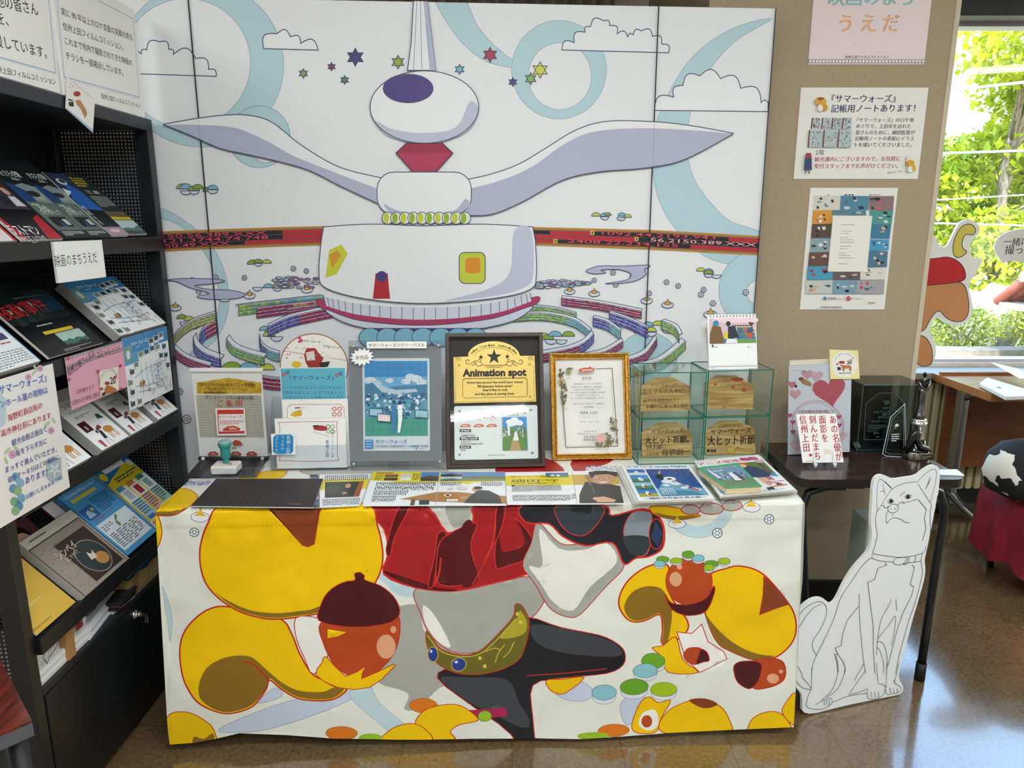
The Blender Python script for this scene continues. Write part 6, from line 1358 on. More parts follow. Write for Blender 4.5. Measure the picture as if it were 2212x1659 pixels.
PX = lambda x, y: (pc[0][0] + (pc[1][0] - pc[0][0]) * x, pc[0][1] + (pc[1][1] - pc[0][1]) * y)
def PP(pts, h): cc_ = a.crop; a.crop = None; a.poly([PX(*p) for p in pts], h); a.crop = cc_
PP([(0, 0), (1.04, 0), (1, 1), (-.0, 1)], '#3f92d4')
for x, y, r_ in ((.3, .85, .15), (.5, .9, .18), (.7, .82, .16), (.45, .8, .2)): PP(ellpts(x, y, r_, r_ * .5, n=14), '#edf3f7')
PP([(0, .72), (.3, .70), (.6, .76), (1, .70), (1, .5), (0, .5)], '#5a8a8c'); PP([(0, .62), (1, .64), (1, 0), (0, 0)], '#5c8c3c'); PP([(.3, 0), (.75, 0), (.62, .4), (.42, .4)], '#b59a62')
for k in range(70): x, y = rnd.uniform(.02, .95), rnd.uniform(.40, .66); PP([(x - .02, y - .03), (x + .02, y - .03), (x + .015, y + .03), (x - .015, y + .03)], rnd.choice(('#dfe4e0', '#3c4a44', '#8a9a90', '#b8c4bc', '#6b4a40')))
PP([(.22, .45), (.32, .45), (.30, .82), (.20, .82)], '#e8eeee'); PP([(.44, .3), (.66, .3), (.60, .56), (.50, .56)], '#eceeea')
a.build('white_plate', t)
for p in ((233, 920), (914, 908), (233, 1335), (928, 1318)): c1 = a.c(p); b = MB(); b.lathe([(.0035, 0), (.0035, .0018), (.002, .0028), (.0003, .003)], STEEL, T=Matrix.Translation((c1[0], c1[1], -.0035)), n=14); b.build('screw', t)
b = MB(); b.span((.012, .012, -.0005), (w_ - .012, h_ - .012, .0010), SHEETGLASS); b.build('glass', t)
b = MB(); b.box((w_ / 2, h_ * .40, -.06), (.07, h_ * .82, .004), M('#1a1614', .5), Matrix.Rotation(R(-14), 3, 'X')); b.build('easel_back', t)
# gold framed certificate
m, w_, h_ = upright((1115, 1392), (1880, 1378), (1070, 368), ZT, R(17), 'A7')
t = thing('gold_frame', 'ornate gold frame with a certificate and gold flower border, standing between plaque and glass boxes', 'frame', mat=m)
def gold(n_, c1, c2, rough): g = noise_mat(n_, c1, c2, 90, rough); g.node_tree.nodes['Principled BSDF'].inputs['Metallic'].default_value = .75; return g
G_A, G_B = gold('frame_gold', '#b9822c', '#d9a545', .3), gold('bead_gold', '#e6bf55', '#ffe9a0', .22)
b = mitre_frame('frame', t, w_, h_, .019, [(0, -.018), (0, .004), (.10, .008), (.28, .008), (.34, .004), (.62, .001), (.74, -.002), (.80, .001), (.94, .001), (1, -.004), (1, -.012)], G_A)
fr = b.build('frame', t)
b = MB(); n_b = 0
def beads(inset, r_, step, zz):
    for (xa, ya), (xb, yb) in (((inset, inset), (w_ - inset, inset)), ((w_ - inset, inset), (w_ - inset, h_ - inset)), ((w_ - inset, h_ - inset), (inset, h_ - inset)), ((inset, h_ - inset), (inset, inset))):
        L_ = math.hypot(xb - xa, yb - ya); n = int(L_ / step); an = math.atan2(yb - ya, xb - xa) + .5
        for k in range(n):
            bb = bmesh.new(); bmesh.ops.create_icosphere(bb, subdivisions=1, radius=r_)
            b.merge(bb, Matrix.Translation((xa + (xb - xa) * (k + .5) / n, ya + (yb - ya) * (k + .5) / n, zz)) @ Matrix.Rotation(an, 4, 'Z') @ Matrix.Diagonal((1.5, .8, .8, 1)), G_B, True)
beads(.0036, .0024, .0062, .0085); beads(.0166, .0011, .0030, .0012); b.build('beading', fr)
b = MB(); b.span((.001, .001, -.02), (w_ - .001, h_ - .001, -.011), M('#3a2f26', .6)); b.build('backing', t)
a = Art(shift(m, 0, 0, -.0095), .6, .4, 'A7'); a.slab(w_ - .030, h_ - .030, .001, '#f3f1ec', None, 0, .015, .015)
a.line([(1195, 530), (1250, 1270), (1745, 1255), (1690, 512), (1530, 518)], .0032, '#8c8468'); a.line([(1215, 900), (1235, 1255), (1500, 1250)], .0012, '#b9b294'); a.line([(1680, 600), (1715, 1180)], .0012, '#b9b294')
def mum(x, y, r_):
    for k in range(14): an = 2 * math.pi * k / 14; a.poly([(x + r_ * .15 * math.cos(an - .2), y + r_ * .15 * math.sin(an - .2)), (x + r_ * math.cos(an - .12), y + r_ * math.sin(an - .12)), (x + r_ * math.cos(an + .12), y + r_ * math.sin(an + .12)), (x + r_ * .15 * math.cos(an + .2), y + r_ * .15 * math.sin(an + .2))], '#a8975c')
    a.ell(x, y, r_ * .3, r_ * .3, '#7d6c38', n=10)
for p in ((1208, 645, 42), (1272, 555, 32), (1232, 790, 26), (1705, 1085, 30), (1655, 1228, 32)): mum(*p)
rnd = random.Random(3)
for cx, cy, sx, sy, n in ((1205, 560, 25, 35, 12), (1220, 720, 30, 70, 22), (1225, 840, 20, 40, 10), (1300, 520, 40, 8, 6), (1700, 1050, 40, 60, 18), (1680, 1180, 60, 50, 22), (1590, 1245, 70, 18, 14)):
    for k in range(n):
        x, y, r_ = cx + rnd.uniform(-sx, sx), cy + rnd.uniform(-sy, sy), rnd.uniform(6, 12)
        for q in range(5): a.ell(x + r_ * .7 * math.cos(1.256 * q), y + r_ * .7 * math.sin(1.256 * q), r_ * .5, r_ * .5, '#75694a', n=6)
for pts in ([(1225, 850), (1235, 890), (1250, 900)], [(1200, 860), (1215, 900), (1240, 905)], [(1640, 1190), (1670, 1170), (1640, 1210)], [(1250, 610), (1280, 605), (1250, 620)], [(1690, 1010), (1715, 960)]): a.line(smooth(pts, 5, False), .0007, '#75694a')
a.poly([(1365, 525), (1420, 510), (1450, 512), (1468, 498), (1485, 512), (1515, 516), (1508, 542), (1372, 552)], '#c8553c'); a.poly([(1390, 530), (1500, 522), (1495, 536), (1395, 543)], '#ecc4ae'); star5(a, 1364, 545, 10, '#d06a4c')
for s_, x0, x1, y0, y1, bo in (('認定証', 1395, 1485, 624, 622, .01), ('一般社団法人アニメツーリズム協会は', 1310, 1580, 672, 668, .004), ('国内外のファン投票を元に、表記作品の', 1300, 1588, 702, 699, .004), ('舞台やモデルとされた貴エリアを', 1328, 1565, 728, 724, .004), ('「訪れてみたい日本のアニメ聖地88」2020年版', 1280, 1615, 756, 750, .004),
                       ('に認定させていただきました。', 1340, 1560, 780, 777, .004), ('よってその証として認定証を贈与いたします。', 1290, 1612, 808, 804, .004), ('訪れてみたい日本のアニメ聖地88', 1312, 1598, 862, 858, .006), ('2020年版', 1412, 1498, 892, 890, .004), ('長野県 上田市', 1375, 1543, 950, 947, .01), ('『サマーウォーズ』', 1372, 1555, 1035, 1032, .008),
                       ('2020年1月1日', 1412, 1530, 1122, 1120, .004), ('一般社団法人アニメツーリズム協会', 1345, 1610, 1146, 1143, .004), ('会長 阿森正', 1412, 1535, 1178, 1175, .004), ('理事長 石川', 1408, 1535, 1205, 1203, .004)): a.text(s_, (x0, y0), (x1, y1), '#3c3a36', bo)
a.poly([(1535, 1150), (1605, 1145), (1610, 1210), (1540, 1216)], '#e0a096')
for k in range(5): a.line([(1545 + k * 13, 1155), (1548 + k * 13, 1208)], .0007, '#f1d4cc')
a.build('certificate', t)
b = MB(); b.span((.016, .016, -.0050), (w_ - .016, h_ - .016, -.0035), SHEETGLASS); b.build('glass', t)
b = MB(); b.box((w_ / 2, h_ * .40, -.05), (.06, h_ * .80, .004), M('#2a211a', .5), Matrix.Rotation(R(-14), 3, 'X')); b.build('easel_back', t)
# glass boxes with wooden votive plaques
WOOD = noise_mat('pine_board', '#a87c46', '#d3aa6c', 9, .55, (1, 11, 3), 4, lo=.40, hi=.62)
def glass_box(m, w, h, d, label):
    t = thing('glass_box', label, 'display case', mat=m, group='glass boxes with wooden plaques'); g = .003
    for nm, a0, a1 in (('front_pane', (0, 0, 0), (w, g, h)), ('back_pane', (0, d - g, 0), (w, d, h)), ('side_pane', (0, g, 0), (g, d - g, h)), ('side_pane', (w - g, g, 0), (w, d - g, h)), ('bottom_pane', (g, g, 0), (w - g, d - g, g)), ('top_pane', (g, g, h - g), (w - g, d - g, h))):
        b = MB(); b.span(a0, a1, GLASS); b.build(nm, t)
    b = MB(); e = .0013
    for y in (0, d):
        for z in (0, h): b.box((w / 2, y, z), (w, e * 2, e * 2), GEDGE)
        for x in (0, w): b.box((x, y, h / 2), (e * 2, e * 2, h), GEDGE)
    for x in (0, w):
        for z in (0, h): b.box((x, d / 2, z), (e * 2, d, e * 2), GEDGE)
    b.build('edges', t); return t
bxs = []
for k, (bl, br, tp, mid, dep) in enumerate((((165, 1518), (772, 1508), (160, 645), (165, 1078), (725, 565)), ((792, 1500), (1395, 1478), (790, 630), (785, 1066), (1320, 545)))):
    m, w, h = upright(bl, br, tp, ZT, 0, 'A8'); _, _, h1 = upright(bl, br, mid, ZT, 0, 'A8')
    m2 = m @ Matrix.Rotation(R(90), 4, 'X') @ Matrix()                      # local y up -> box frame x right, y back, z up
    m2 = frame(m.translation, m.to_3x3() @ Vector((1, 0, 0)), (m.to_3x3() @ Vector((0, 0, -1))))
    d = .145
    for j, (z0, hh) in enumerate(((0, h1 - .0035), (h1 + .0005, h - h1 - .0005))):
        bxs.append((shift(m2, 0, 0, z0), w, hh, d))
LBB = ('lower left glass box of the four beside the gold frame', 'upper left glass box of the four, next to the calendar box', 'lower right glass box of the four, behind the pink magazines', 'upper right glass box of the four, with the desk calendar on it')
for (mm, w, hh, d), lb in zip(bxs, LBB): glass_box(mm, w, hh, d, lb)
def votive(bx, pts, base, lb, fn):
    mm, w, hh, d = bxs[bx]; off = .055
    mw = frame(mm @ Vector((0, off, .0034)), mm.to_3x3() @ Vector((1, 0, 0)), mm.to_3x3() @ Vector((0, 0, 1)))
    a = Art(mw, .6, .3, 'A8'); q = [a.c(p) for p in pts]; zb = min(p[1] for p in q); q = [(x, y - zb + .0005) for x, y in q]
    a.b.prism(q, -.009, 0, WOOD); fn(a); mx = sum(p[0] for p in q) / len(q); top_ = max(p[1] for p in q)
    # lettering was traced on the same plane: bring it down with the board
    for v in a.b.bm.verts:
        if v.co.z > .00005: v.co.y -= zb - .0005
    o = a.build('votive_plaque'); tag(o, lb, 'votive plaque', 'wooden votive plaques in glass boxes')
IKN = '#1d1b1a'
def v_tl(a):
    a.text('サマーウォーズが', (292, 805), (552, 795), IKN, .012); a.text('たくさんの人々に', (215, 868), (602, 860), IKN, .012); a.text('観ていただけるように', (220, 955), (562, 930), IKN, .012); a.text('お願いしま～す！', (245, 1010), (555, 1000), IKN, .012); a.text('神木', (575, 998), (648, 992), IKN, .005)
def v_tr(a):
    a.poly([(1050, 735), (1165, 735), (1175, 760), (1110, 770), (1075, 762)], '#b0402c')
    for x, y in ((955, 795), (965, 755), (1010, 800), (1085, 850), (1155, 830), (1185, 800), (1225, 810), (1258, 830), (940, 765)): a.line([(1070 + (x - 1000) * .25, 760), (x, y)], .0011, '#b04a34')
    for x, y, r_ in ((905, 798, 14), (1072, 826, 16), (1182, 848, 26), (812, 893, 22), (985, 1015, 13)):
        for k in range(5): a.ell(x + r_ * .6 * math.cos(1.256 * k), y + r_ * .6 * math.sin(1.256 * k), r_ * .42, r_ * .42, '#c8523c', n=8)
        a.line([(x - r_ * .5, y + r_ * .4), (x, y)], .0012, '#3a2020')
    a.lines((875, 875), (1155, 872), (875, 900), 1, '#c07a50', .5, 9); a.lines((850, 920), (1110, 918), (850, 945), 1, '#c07a50', .5, 9, 2); a.lines((845, 962), (1195, 960), (845, 985), 1, '#c07a50', .5, 11, 3); a.lines((1100, 1008), (1255, 1005), (1100, 1028), 1, '#c07a50', .6, 6, 4)
def v_bl(a):
    a.text('サマーウォーズ', (300, 1250), (600, 1240), IKN, .02); a.text('大ヒット祈願。', (235, 1350), (655, 1335), IKN, .045, .026); a.text("'09.7.20", (240, 1400), (395, 1395), IKN, .015); a.text('上田市長', (240, 1465), (365, 1458), IKN, .02); a.text('母袋創一', (395, 1462), (668, 1448), IKN, .02)
def v_br(a):
    a.text('上田市の映画!!', (930, 1205), (1165, 1198), IKN, .008); a.text('サマーウォーズ', (862, 1268), (1245, 1250), IKN, .04); a.text('大ヒット祈願', (830, 1372), (1282, 1355), IKN, .05, .034); a.lines((825, 1405), (1010, 1402), (825, 1445), 1, IKN, .7, 6); a.poly([(1015, 1400), (1050, 1385), (1090, 1400), (1095, 1440), (1050, 1452), (1018, 1440)], '#c9a03a'); a.line([(1015, 1400), (1050, 1385), (1090, 1400), (1095, 1440), (1050, 1452), (1018, 1440)], .0008, IKN, True); a.lines((1110, 1385), (1165, 1382), (1110, 1402), 1, IKN, .5, 3)
votive(1, ((185, 1045), (665, 1030), (660, 800), (505, 717), (340, 720), (180, 815)), 0, 'wooden plaque with four lines of black writing in the upper left glass box', v_tl)
votive(3, ((795, 1032), (1265, 1035), (1270, 805), (1110, 717), (920, 717), (800, 790)), 0, 'wooden plaque painted with a red sun and blossoms in the upper right glass box', v_tr)
votive(0, ((208, 1478), (685, 1465), (680, 1235), (545, 1150), (375, 1155), (205, 1245)), 0, 'wooden plaque with brush writing and a date in the lower left glass box', v_bl)
votive(2, ((815, 1465), (1290, 1450), (1282, 1212), (1120, 1140), (960, 1145), (808, 1240)), 0, 'wooden plaque with the largest bold brush writing in the lower right glass box', v_br)
# desk calendar on the upper right box
mm, w, hh, d = bxs[3]; zc = (mm @ Vector((0, 0, hh + .0015))).z
m, w_, h_ = upright((848, 612), (1312, 602), (833, 88), zc, R(14), 'A8')
t = thing('desk_calendar', 'white spiral desk calendar showing a picnic picture, standing on the upper right glass box', 'calendar', mat=m)
a = Art(m, .5, .4, 'A8'); a.slab(w_, h_, .002, '#f4f4f2'); frac(a, w_, h_)
U(a, .03, .47, .99, .93, '#d8c0c8'); U(a, .03, .47, .99, .58, '#4a8cb8'); U(a, .55, .47, .99, .54, '#6d9a4a'); UP(a, [(.78, .93), (.99, .93), (.99, .86), (.92, .80), (.94, .62), (.88, .62), (.87, .8)], '#4a3a38')
for k in range(6): UE(a, .2 + k * .15, .89, .1, .05, '#ecd2dc')
rnd = random.Random(8)
for k in range(17): x, y = .52 + (k % 9) * .052, .66 + (k // 9) * .1; UP(a, [(x - .03, y - .1), (x + .03, y - .1), (x + .02, y), (x - .02, y)], rnd.choice(('#c8553c', '#3f7a8c', '#d9b0a0', '#4a5a7c', '#d8ccb0', '#5d8a6c'))); UE(a, x, y + .02, .02, .022, '#e3c0a4'); UE(a, x, y + .032, .02, .014, '#3a2c28')
UP(a, [(.03, .47), (.32, .47), (.30, .62), (.26, .78), (.1, .8), (.04, .65)], '#7a5a34'); UE(a, .17, .84, .06, .06, '#3f86a8'); UP(a, [(.32, .55), (.44, .55), (.43, .68), (.35, .68)], '#e3c83c'); UP(a, [(.4, .56), (.62, .58), (.56, .78), (.42, .78)], '#262c40'); UE(a, .42, .83, .045, .05, '#2c2826'); UP(a, [(.35, .47), (.6, .47), (.58, .55), (.38, .55)], '#e8eaea')
UT(a, '4', .06, .105, .40, '#222324', .014, .03); UT(a, 'April', .12, .19, .40, '#444546')
for k in range(6): a.line([(.03 * w_, (.05 + .058 * k) * h_), (.97 * w_, (.05 + .058 * k) * h_)], .0003, '#b9bcc0')
for k in range(8): a.line([((.03 + .134 * k) * w_, .05 * h_), ((.03 + .134 * k) * w_, .34 * h_)], .0003, '#b9bcc0')
d_ = 1
for r_ in range(5):
    for c_ in range(7):
        if (r_ == 0 and c_ < 3) or d_ > 30: continue
        x_ = (.075 + c_ * .134) * w_; y_ = (.30 - r_ * .058) * h_; gv = [v[0] for v in glyphs(str(d_))[0]]; a.text(str(d_), (x_, y_), (x_ + (max(gv) - min(gv)) * .0062, y_), '#c24a44' if d_ in (26, 29) else '#6aa0c4' if c_ == 6 else '#3a3c40'); d_ += 1
UL(a, .04, .015, .2, .03, 1, '#4a4c50', 6); UE(a, .82, .40, .012, .015, '#5aa0b8', 8); UL(a, .86, .39, .95, .405, 1, '#9ab0b8', 4)
a.build('calendar_page', t)
b = MB(); b.box((w_ / 2, h_ / 2 * .97, -.034), (w_, h_ * .98, .0015), M('#d9d8d4', .6), Matrix.Rotation(R(-27), 3, 'X')); b.build('rear_board', t)
b = MB()
for k in range(14): x = w_ * (.06 + .068 * k); b.tube([(x, h_ - .006, .001), (x, h_ + .001, .004), (x, h_ + .005, -.001), (x, h_ + .001, -.006), (x, h_ - .006, -.004)], .0008, M('#d6d6d6', .3, .6), 6); b.box((x, h_ - .006, .0006), (.0032, .0035, .0006), M('#77787a', .5))
b.build('spiral_binding', t)
# flat things along the front edge
def flat_quad(pts, z, th, crop, face, side=None, rough=.3):
    """sheet lying on height z: four photo corners BL BR TR TL"""
    w = [onz(px(p, crop) if isinstance(crop, str) else px(p, c_), z) for p, c_ in zip(pts, crop if not isinstance(crop, str) else [crop] * 4)]
    m = frame(w[0], w[1] - w[0], w[3] - w[0]); a = Art(m, rough, .5); inv = m.inverted(); q = [inv @ p for p in w]; q = [(p.x, p.y) for p in q]
    a.b.prism(q, -th, 0, a.m(face), None, a.m(side) if side else None); a.q = q; return a
def B(a, x, y):
    q = a.q; return tuple(q[0][k] * (1 - x) * (1 - y) + q[1][k] * x * (1 - y) + q[2][k] * x * y + q[3][k] * (1 - x) * y for k in (0, 1))
def BP(a, pts, h): a.poly([B(a, *p) for p in pts], h)
def BR(a, x0, y0, x1, y1, h): BP(a, [(x0, y0), (x1, y0), (x1, y1), (x0, y1)], h)
def BL(a, x0, y0, x1, y1, n, h, k=8, seed=1, vertical=False, fill=.5):
    if vertical: a.lines(B(a, x0, y1), B(a, x0, y0), B(a, x1, y1), n, h, fill, k, seed)
    else: a.lines(B(a, x0, y1), B(a, x1, y1), B(a, x0, y0), n, h, fill, k, seed)
def BT(a, t, x0, x1, y, h, em=None, bold=0.): a.text(t, B(a, x0, y), B(a, x1, y), h, bold, em)
def BE(a, x, y, rx, ry, h, n=18): BP(a, ellpts(x, y, rx, ry, n=n), h)
MZ = ZT + .0004
a = flat_quad(((100, 632), (765, 600), (925, 150), (60, 165)), MZ + .0012, .0012, 'D7', '#eef0f2'); 
BR(a, 0, 0, .13, 1, '#3a3c3c'); BL(a, .015, .05, .11, .95, 6, '#c9ccd0', 2, 3); BR(a, .02, .08, .11, .2, '#3f7ab0'); BR(a, .03, .3, .1, .42, '#6b7a5c'); BR(a, .02, .8, .11, .9, '#4a70b0'); BR(a, .135, 0, .15, 1, '#1d1d1e')
BR(a, .17, .5, 1, .82, '#e6d42a'); BR(a, .25, .26, .92, .74, '#3a3a30'); BP(a, [(.62, .3), (.8, .34), (.74, .64), (.6, .6)], '#1f2220'); BE(a, .66, .60, .05, .07, '#c89a72'); BP(a, [(.8, .28), (.92, .26), (.92, .74), (.84, .70)], '#a85a32'); BE(a, .62, .38, .05, .03, '#c89a72'); BE(a, .4, .5, .12, .14, '#4c4c3e')
BL(a, .24, .78, .95, .96, 22, '#4c5058', 3, 4, True); BL(a, .2, .04, .95, .22, 24, '#4c5058', 3, 5, True)
tag(a.build('magazine_page'), 'laminated magazine page with a dark portrait photo, nearest the black cutting mat', 'magazine page', 'laminated magazine pages along the table front')
a = flat_quad(((800, 602), (665, 532), (640, 112), (945, 125)), MZ + .0032, .0014, ('D7', 'D8', 'D8', 'D7'), '#f1f2f4')
BP(a, [(0, 1), (1, 1), (1, .7), (.78, .66), (.72, .6), (.6, .68), (.4, .66), (.25, .64), (.12, .70), (0, .72)], '#e6d42a')
hillq = lambda x0, y0, x1, y1, s, l, d: (BR(a, x0, y0, x1, y1, s), BP(a, [(x0, y0), (x1, y0), (x1, y0 + (y1 - y0) * .5), ((x0 + x1) / 2, y0 + (y1 - y0) * .62), (x0, y0 + (y1 - y0) * .4)], l), BP(a, [(x0, y0), (x1, y0), (x1, y0 + (y1 - y0) * .2), (x0, y0 + (y1 - y0) * .3)], d))
hillq(.37, .70, .505, .99, '#4f88c4', '#5c4a38', '#3a3028'); hillq(.52, .84, .68, .99, '#6f9ad0', '#4a4038', '#3a3430'); hillq(.52, .70, .68, .83, '#b9d2e4', '#5a7c6a', '#4a6a4c'); hillq(.68, .70, 1, .99, '#5a88c0', '#5f7042', '#8a8c50')
BR(a, .03, .94, .16, .97, '#a8502c'); BR(a, .10, .82, .20, .91, '#8a5a3c'); BR(a, .10, .72, .20, .80, '#3a2a24'); BR(a, .22, .82, .30, .92, '#eceee9'); BR(a, .22, .72, .30, .80, '#eceee9'); BL(a, .03, .72, .09, .92, 5, '#8a7c1c', 3, 3); BL(a, .31, .72, .365, .94, 6, '#8a7c1c', 3, 4); BL(a, .225, .84, .295, .90, 3, '#444a50', 3, 5)
BL(a, .05, .42, .49, .66, 34, '#3a3e46', 2, 6, True); BL(a, .05, .28, .30, .40, 20, '#3a3e46', 2, 7, True); BL(a, .05, .1, .22, .26, 14, '#3a3e46', 2, 8, True); BL(a, .52, .55, .68, .66, 12, '#3a3e46', 2, 9, True); BL(a, .82, .54, .98, .66, 12, '#3a3e46', 2, 10, True)
BP(a, [(.25, .17), (.5, .36), (.66, .36), (1, .24), (1, .04), (.5, .1)], '#b07a3c'); BP(a, [(.33, 0), (.36, 0), (.36, .16), (.33, .16)], '#6b5a48'); BR(a, .39, .02, .46, .14, '#3a4448')
BE(a, .585, .27, .028, .04, '#e9e6da'); BE(a, .585, .27, .016, .024, '#3a2a20'); BR(a, .58, .1, .66, .16, '#e9e2d4')
BP(a, [(.70, .06), (.97, .04), (.95, .26), (.88, .40), (.80, .42), (.74, .22)], '#23272b'); BE(a, .785, .44, .028, .055, '#c79a78'); BE(a, .80, .48, .033, .045, '#1c1b1c'); BE(a, .70, .20, .03, .03, '#c79a78')
for x, y, r_ in ((.60, .46, .02), (.685, .48, .035)): BE(a, x, y, r_, r_ * 1.4, '#c03a4a', 20); BE(a, x, y, r_ * .9, r_ * 1.25, '#f4f4f4', 20); BL(a, x - r_ * .6, y - r_ * .5, x + r_ * .6, y + r_ * .5, 2, '#555960', 3)
BR(a, .507, 0, .511, 1, '#b9bcc0')
tag(a.build('magazine_spread'), 'laminated magazine spread with landscape photos and a person in black at a desk', 'magazine page', 'laminated magazine pages along the table front')
a = flat_quad(((672, 522), (2140, 515), (2050, 95), (645, 118)), MZ + .0052, .0014, 'D8', '#f0f1f3')
BR(a, 0, .55, 1, .88, '#e6d42a'); BR(a, .60, .55, 1, .88, '#d0a83c')
BR(a, .36, .80, .56, .95, '#5a8c4a'); BR(a, .36, .88, .56, .95, '#4a6ab0'); BE(a, .42, .87, .02, .03, '#eceeea'); BE(a, .47, .86, .02, .03, '#eceeea')
BT(a, '映画「サマーウォーズ」監督', .05, .355, .825, '#2c2a18', .0105, .02); BT(a, '細田 守', .05, .47, .66, '#22201a', .026, .0); BR(a, .285, .71, .345, .725, '#b5862c'); BT(a, '～信州上田・真田と映画が息づくまち～', .05, .47, .60, '#2c2a18', .010, .02)
BL(a, .05, .36, .48, .56, 8, '#54555a', 30, 3, False, .55); BR(a, .05, .53, .075, .57, '#26241c'); BL(a, .05, .09, .55, .26, 38, '#4a4c52', 2, 4, True); BL(a, .56, .14, .60, .28, 3, '#26241c', 2, 5, True)
BP(a, [(.62, .02), (1.0, .02), (1, .5), (.93, .55), (.80, .62), (.70, .64), (.655, .40), (.63, .25)], '#2a2b2d'); BE(a, .855, .76, .125, .20, '#c69270'); BP(a, [(.74, .95), (.76, .74), (.80, .86), (.92, .88), (.99, .78), (1.0, .94), (.9, .99), (.8, .99)], '#17161a'); BE(a, .80, .76, .035, .035, '#3a2c28'); BE(a, .80, .76, .03, .028, '#d8b49a'); BE(a, .89, .76, .035, .035, '#3a2c28'); BE(a, .89, .76, .03, .028, '#d8b49a'); BP(a, [(.81, .63), (.90, .64), (.88, .60), (.84, .60)], '#f0ece6')
BP(a, [(.74, .16), (.84, .20), (.94, .10), (.92, .04), (.78, .04)], '#d3a588'); BE(a, .77, .14, .03, .04, '#dcb092')
for k, (x, y0, y1) in enumerate(((.735, .86, .30), (.715, .84, .46))): a.vtext('映画と上田のつながり'[:10 - k * 3], B(a, x, y0), B(a, x + .03, y1), '#f1efe6', .007, .02)
BR(a, .595, 0, .600, 1, '#a9a48c')
tag(a.build('magazine_spread'), 'laminated magazine spread with a big dark kanji name and a smiling person in glasses', 'magazine page', 'laminated magazine pages along the table front')
# cutting mat
a = flat_quad(((412, 1093), (676, 1096), (698, 1034), (467, 1034)), MZ + .0062, .0028, 'P', '#2b2427', '#cfcac6', .55)
for k in range(1, 22): a.line([B(a, k / 22, 0), B(a, k / 22, 1)], .0006, '#6f5856')
for k in range(1, 15): a.line([B(a, 0, k / 15), B(a, 1, k / 15)], .0006, '#6f5856')
BR(a, .78, .06, .9, .10, '#6b5238')
tag(a.build('cutting_mat'), 'black cutting mat with a fine grid at the left front of the covered table', 'mat')
# glossy magazines
def mag_stack(name, corners, crop, ztop, th, labels, group, offs, cover):
    n = len(labels)
    for k in range(n):
        z = ztop - (n - 1 - k) * th
        pts = [(x + offs[k][0], y + offs[k][1] + (n - 1 - k) * 0) for x, y in corners]
        a = flat_quad(pts, z, th - .0004, crop, '#f2f3f4', '#cfcdc8', .22)
        for q in range(3): pass
        if k == n - 1: cover(a)
        else: BR(a, 0, 0, 1, 1, '#dfe3e6'); BR(a, .05, .05, .95, .9, '#2c5f94' if 'blue' in labels[k] else '#c8607c')
        tag(a.build(name), labels[k], 'magazine', group)
def cov_sky(a):
    BT(a, 'スタジオ地図', .05, .68, .905, '#1d87c4', .018, .035); BT(a, 'Walker', .70, .96, .915, '#1d87c4', .022, .03); BL(a, .03, .965, .96, .985, 1, '#5a6068', 30)
    BR(a, .045, .10, .955, .86, '#1f4f9c'); BR(a, .30, .10, .32, .86, '#f2f4f5')
    for y0, s, l in ((.68, '#3f74c0', '#c9dcec'), (.49, '#4f8ccc', '#4a7c44'), (.30, '#8fc0dc', '#4a8a50'), (.10, '#3f7cc0', '#a5a848')): BR(a, .045, y0, .30, y0 + .175, s); BR(a, .045, y0, .30, y0 + .08, l); BE(a, .17, y0 + .08, .03, .05, '#eceae4'); BE(a, .19, y0 + .06, .025, .03, '#b04a3c' if y0 < .4 else '#dfe4e8')
    BP(a, [(.32, .10), (.955, .10), (.955, .28), (.85, .32), (.75, .28), (.68, .40), (.55, .50), (.42, .42), (.36, .30), (.32, .30)], '#6fa8c4'); BP(a, [(.34, .10), (.9, .10), (.8, .2), (.6, .24), (.4, .2)], '#3f86ac')
    for x, y, rx, ry in ((.58, .56, .09, .06), (.52, .48, .08, .05), (.62, .42, .07, .04), (.85, .24, .06, .03), (.48, .38, .05, .03), (.7, .3, .05, .03)): BE(a, x, y, rx, ry, '#e9f1f5')
    BP(a, [(.40, .66), (.52, .70), (.50, .56), (.44, .56)], '#1d2026'); BP(a, [(.34, .80), (.42, .70), (.44, .68), (.36, .78)], '#d8b09a'); BP(a, [(.52, .82), (.50, .72), (.48, .70), (.46, .72)], '#d8b09a'); BE(a, .575, .55, .035, .022, '#2a2426'); BP(a, [(.60, .50), (.72, .36), (.73, .37), (.61, .53)], '#e0c4b4'); BE(a, .75, .34, .03, .035, '#d8cfc8'); BP(a, [(.78, .3), (.88, .24), (.86, .20), (.76, .25)], '#c8604c')
    for k, (x, y0, y1) in enumerate(((.93, .82, .42), (.87, .82, .62), (.80, .82, .66), (.72, .82, .7))): a.vtext('特集夏の空と雲の上田旅'[k * 2:k * 2 + 7 - k], B(a, x, y0), B(a, x, y1), '#e9f0f6', .008, .02)
    BL(a, .36, .12, .55, .3, 6, '#d4e2ec', 4, 2, True)
    BT(a, '～細田 守作品を巡る旅～', .08, .90, .028, '#20386c', .0135, .03)
mag_stack('magazine', ((510, 1040), (1915, 1000), (1420, 370), (180, 380)), 'D6', MZ + .021, .0062, ('pale magazine lowest under the blue sky cover, edge showing on the left', 'blue-edged magazine in the middle under the sky cover magazine', 'glossy magazine with a blue sky cover, on top of its stack'), 'magazines under the blue sky cover', ((-95, 42), (-60, 25), (0, 0)), cov_sky)
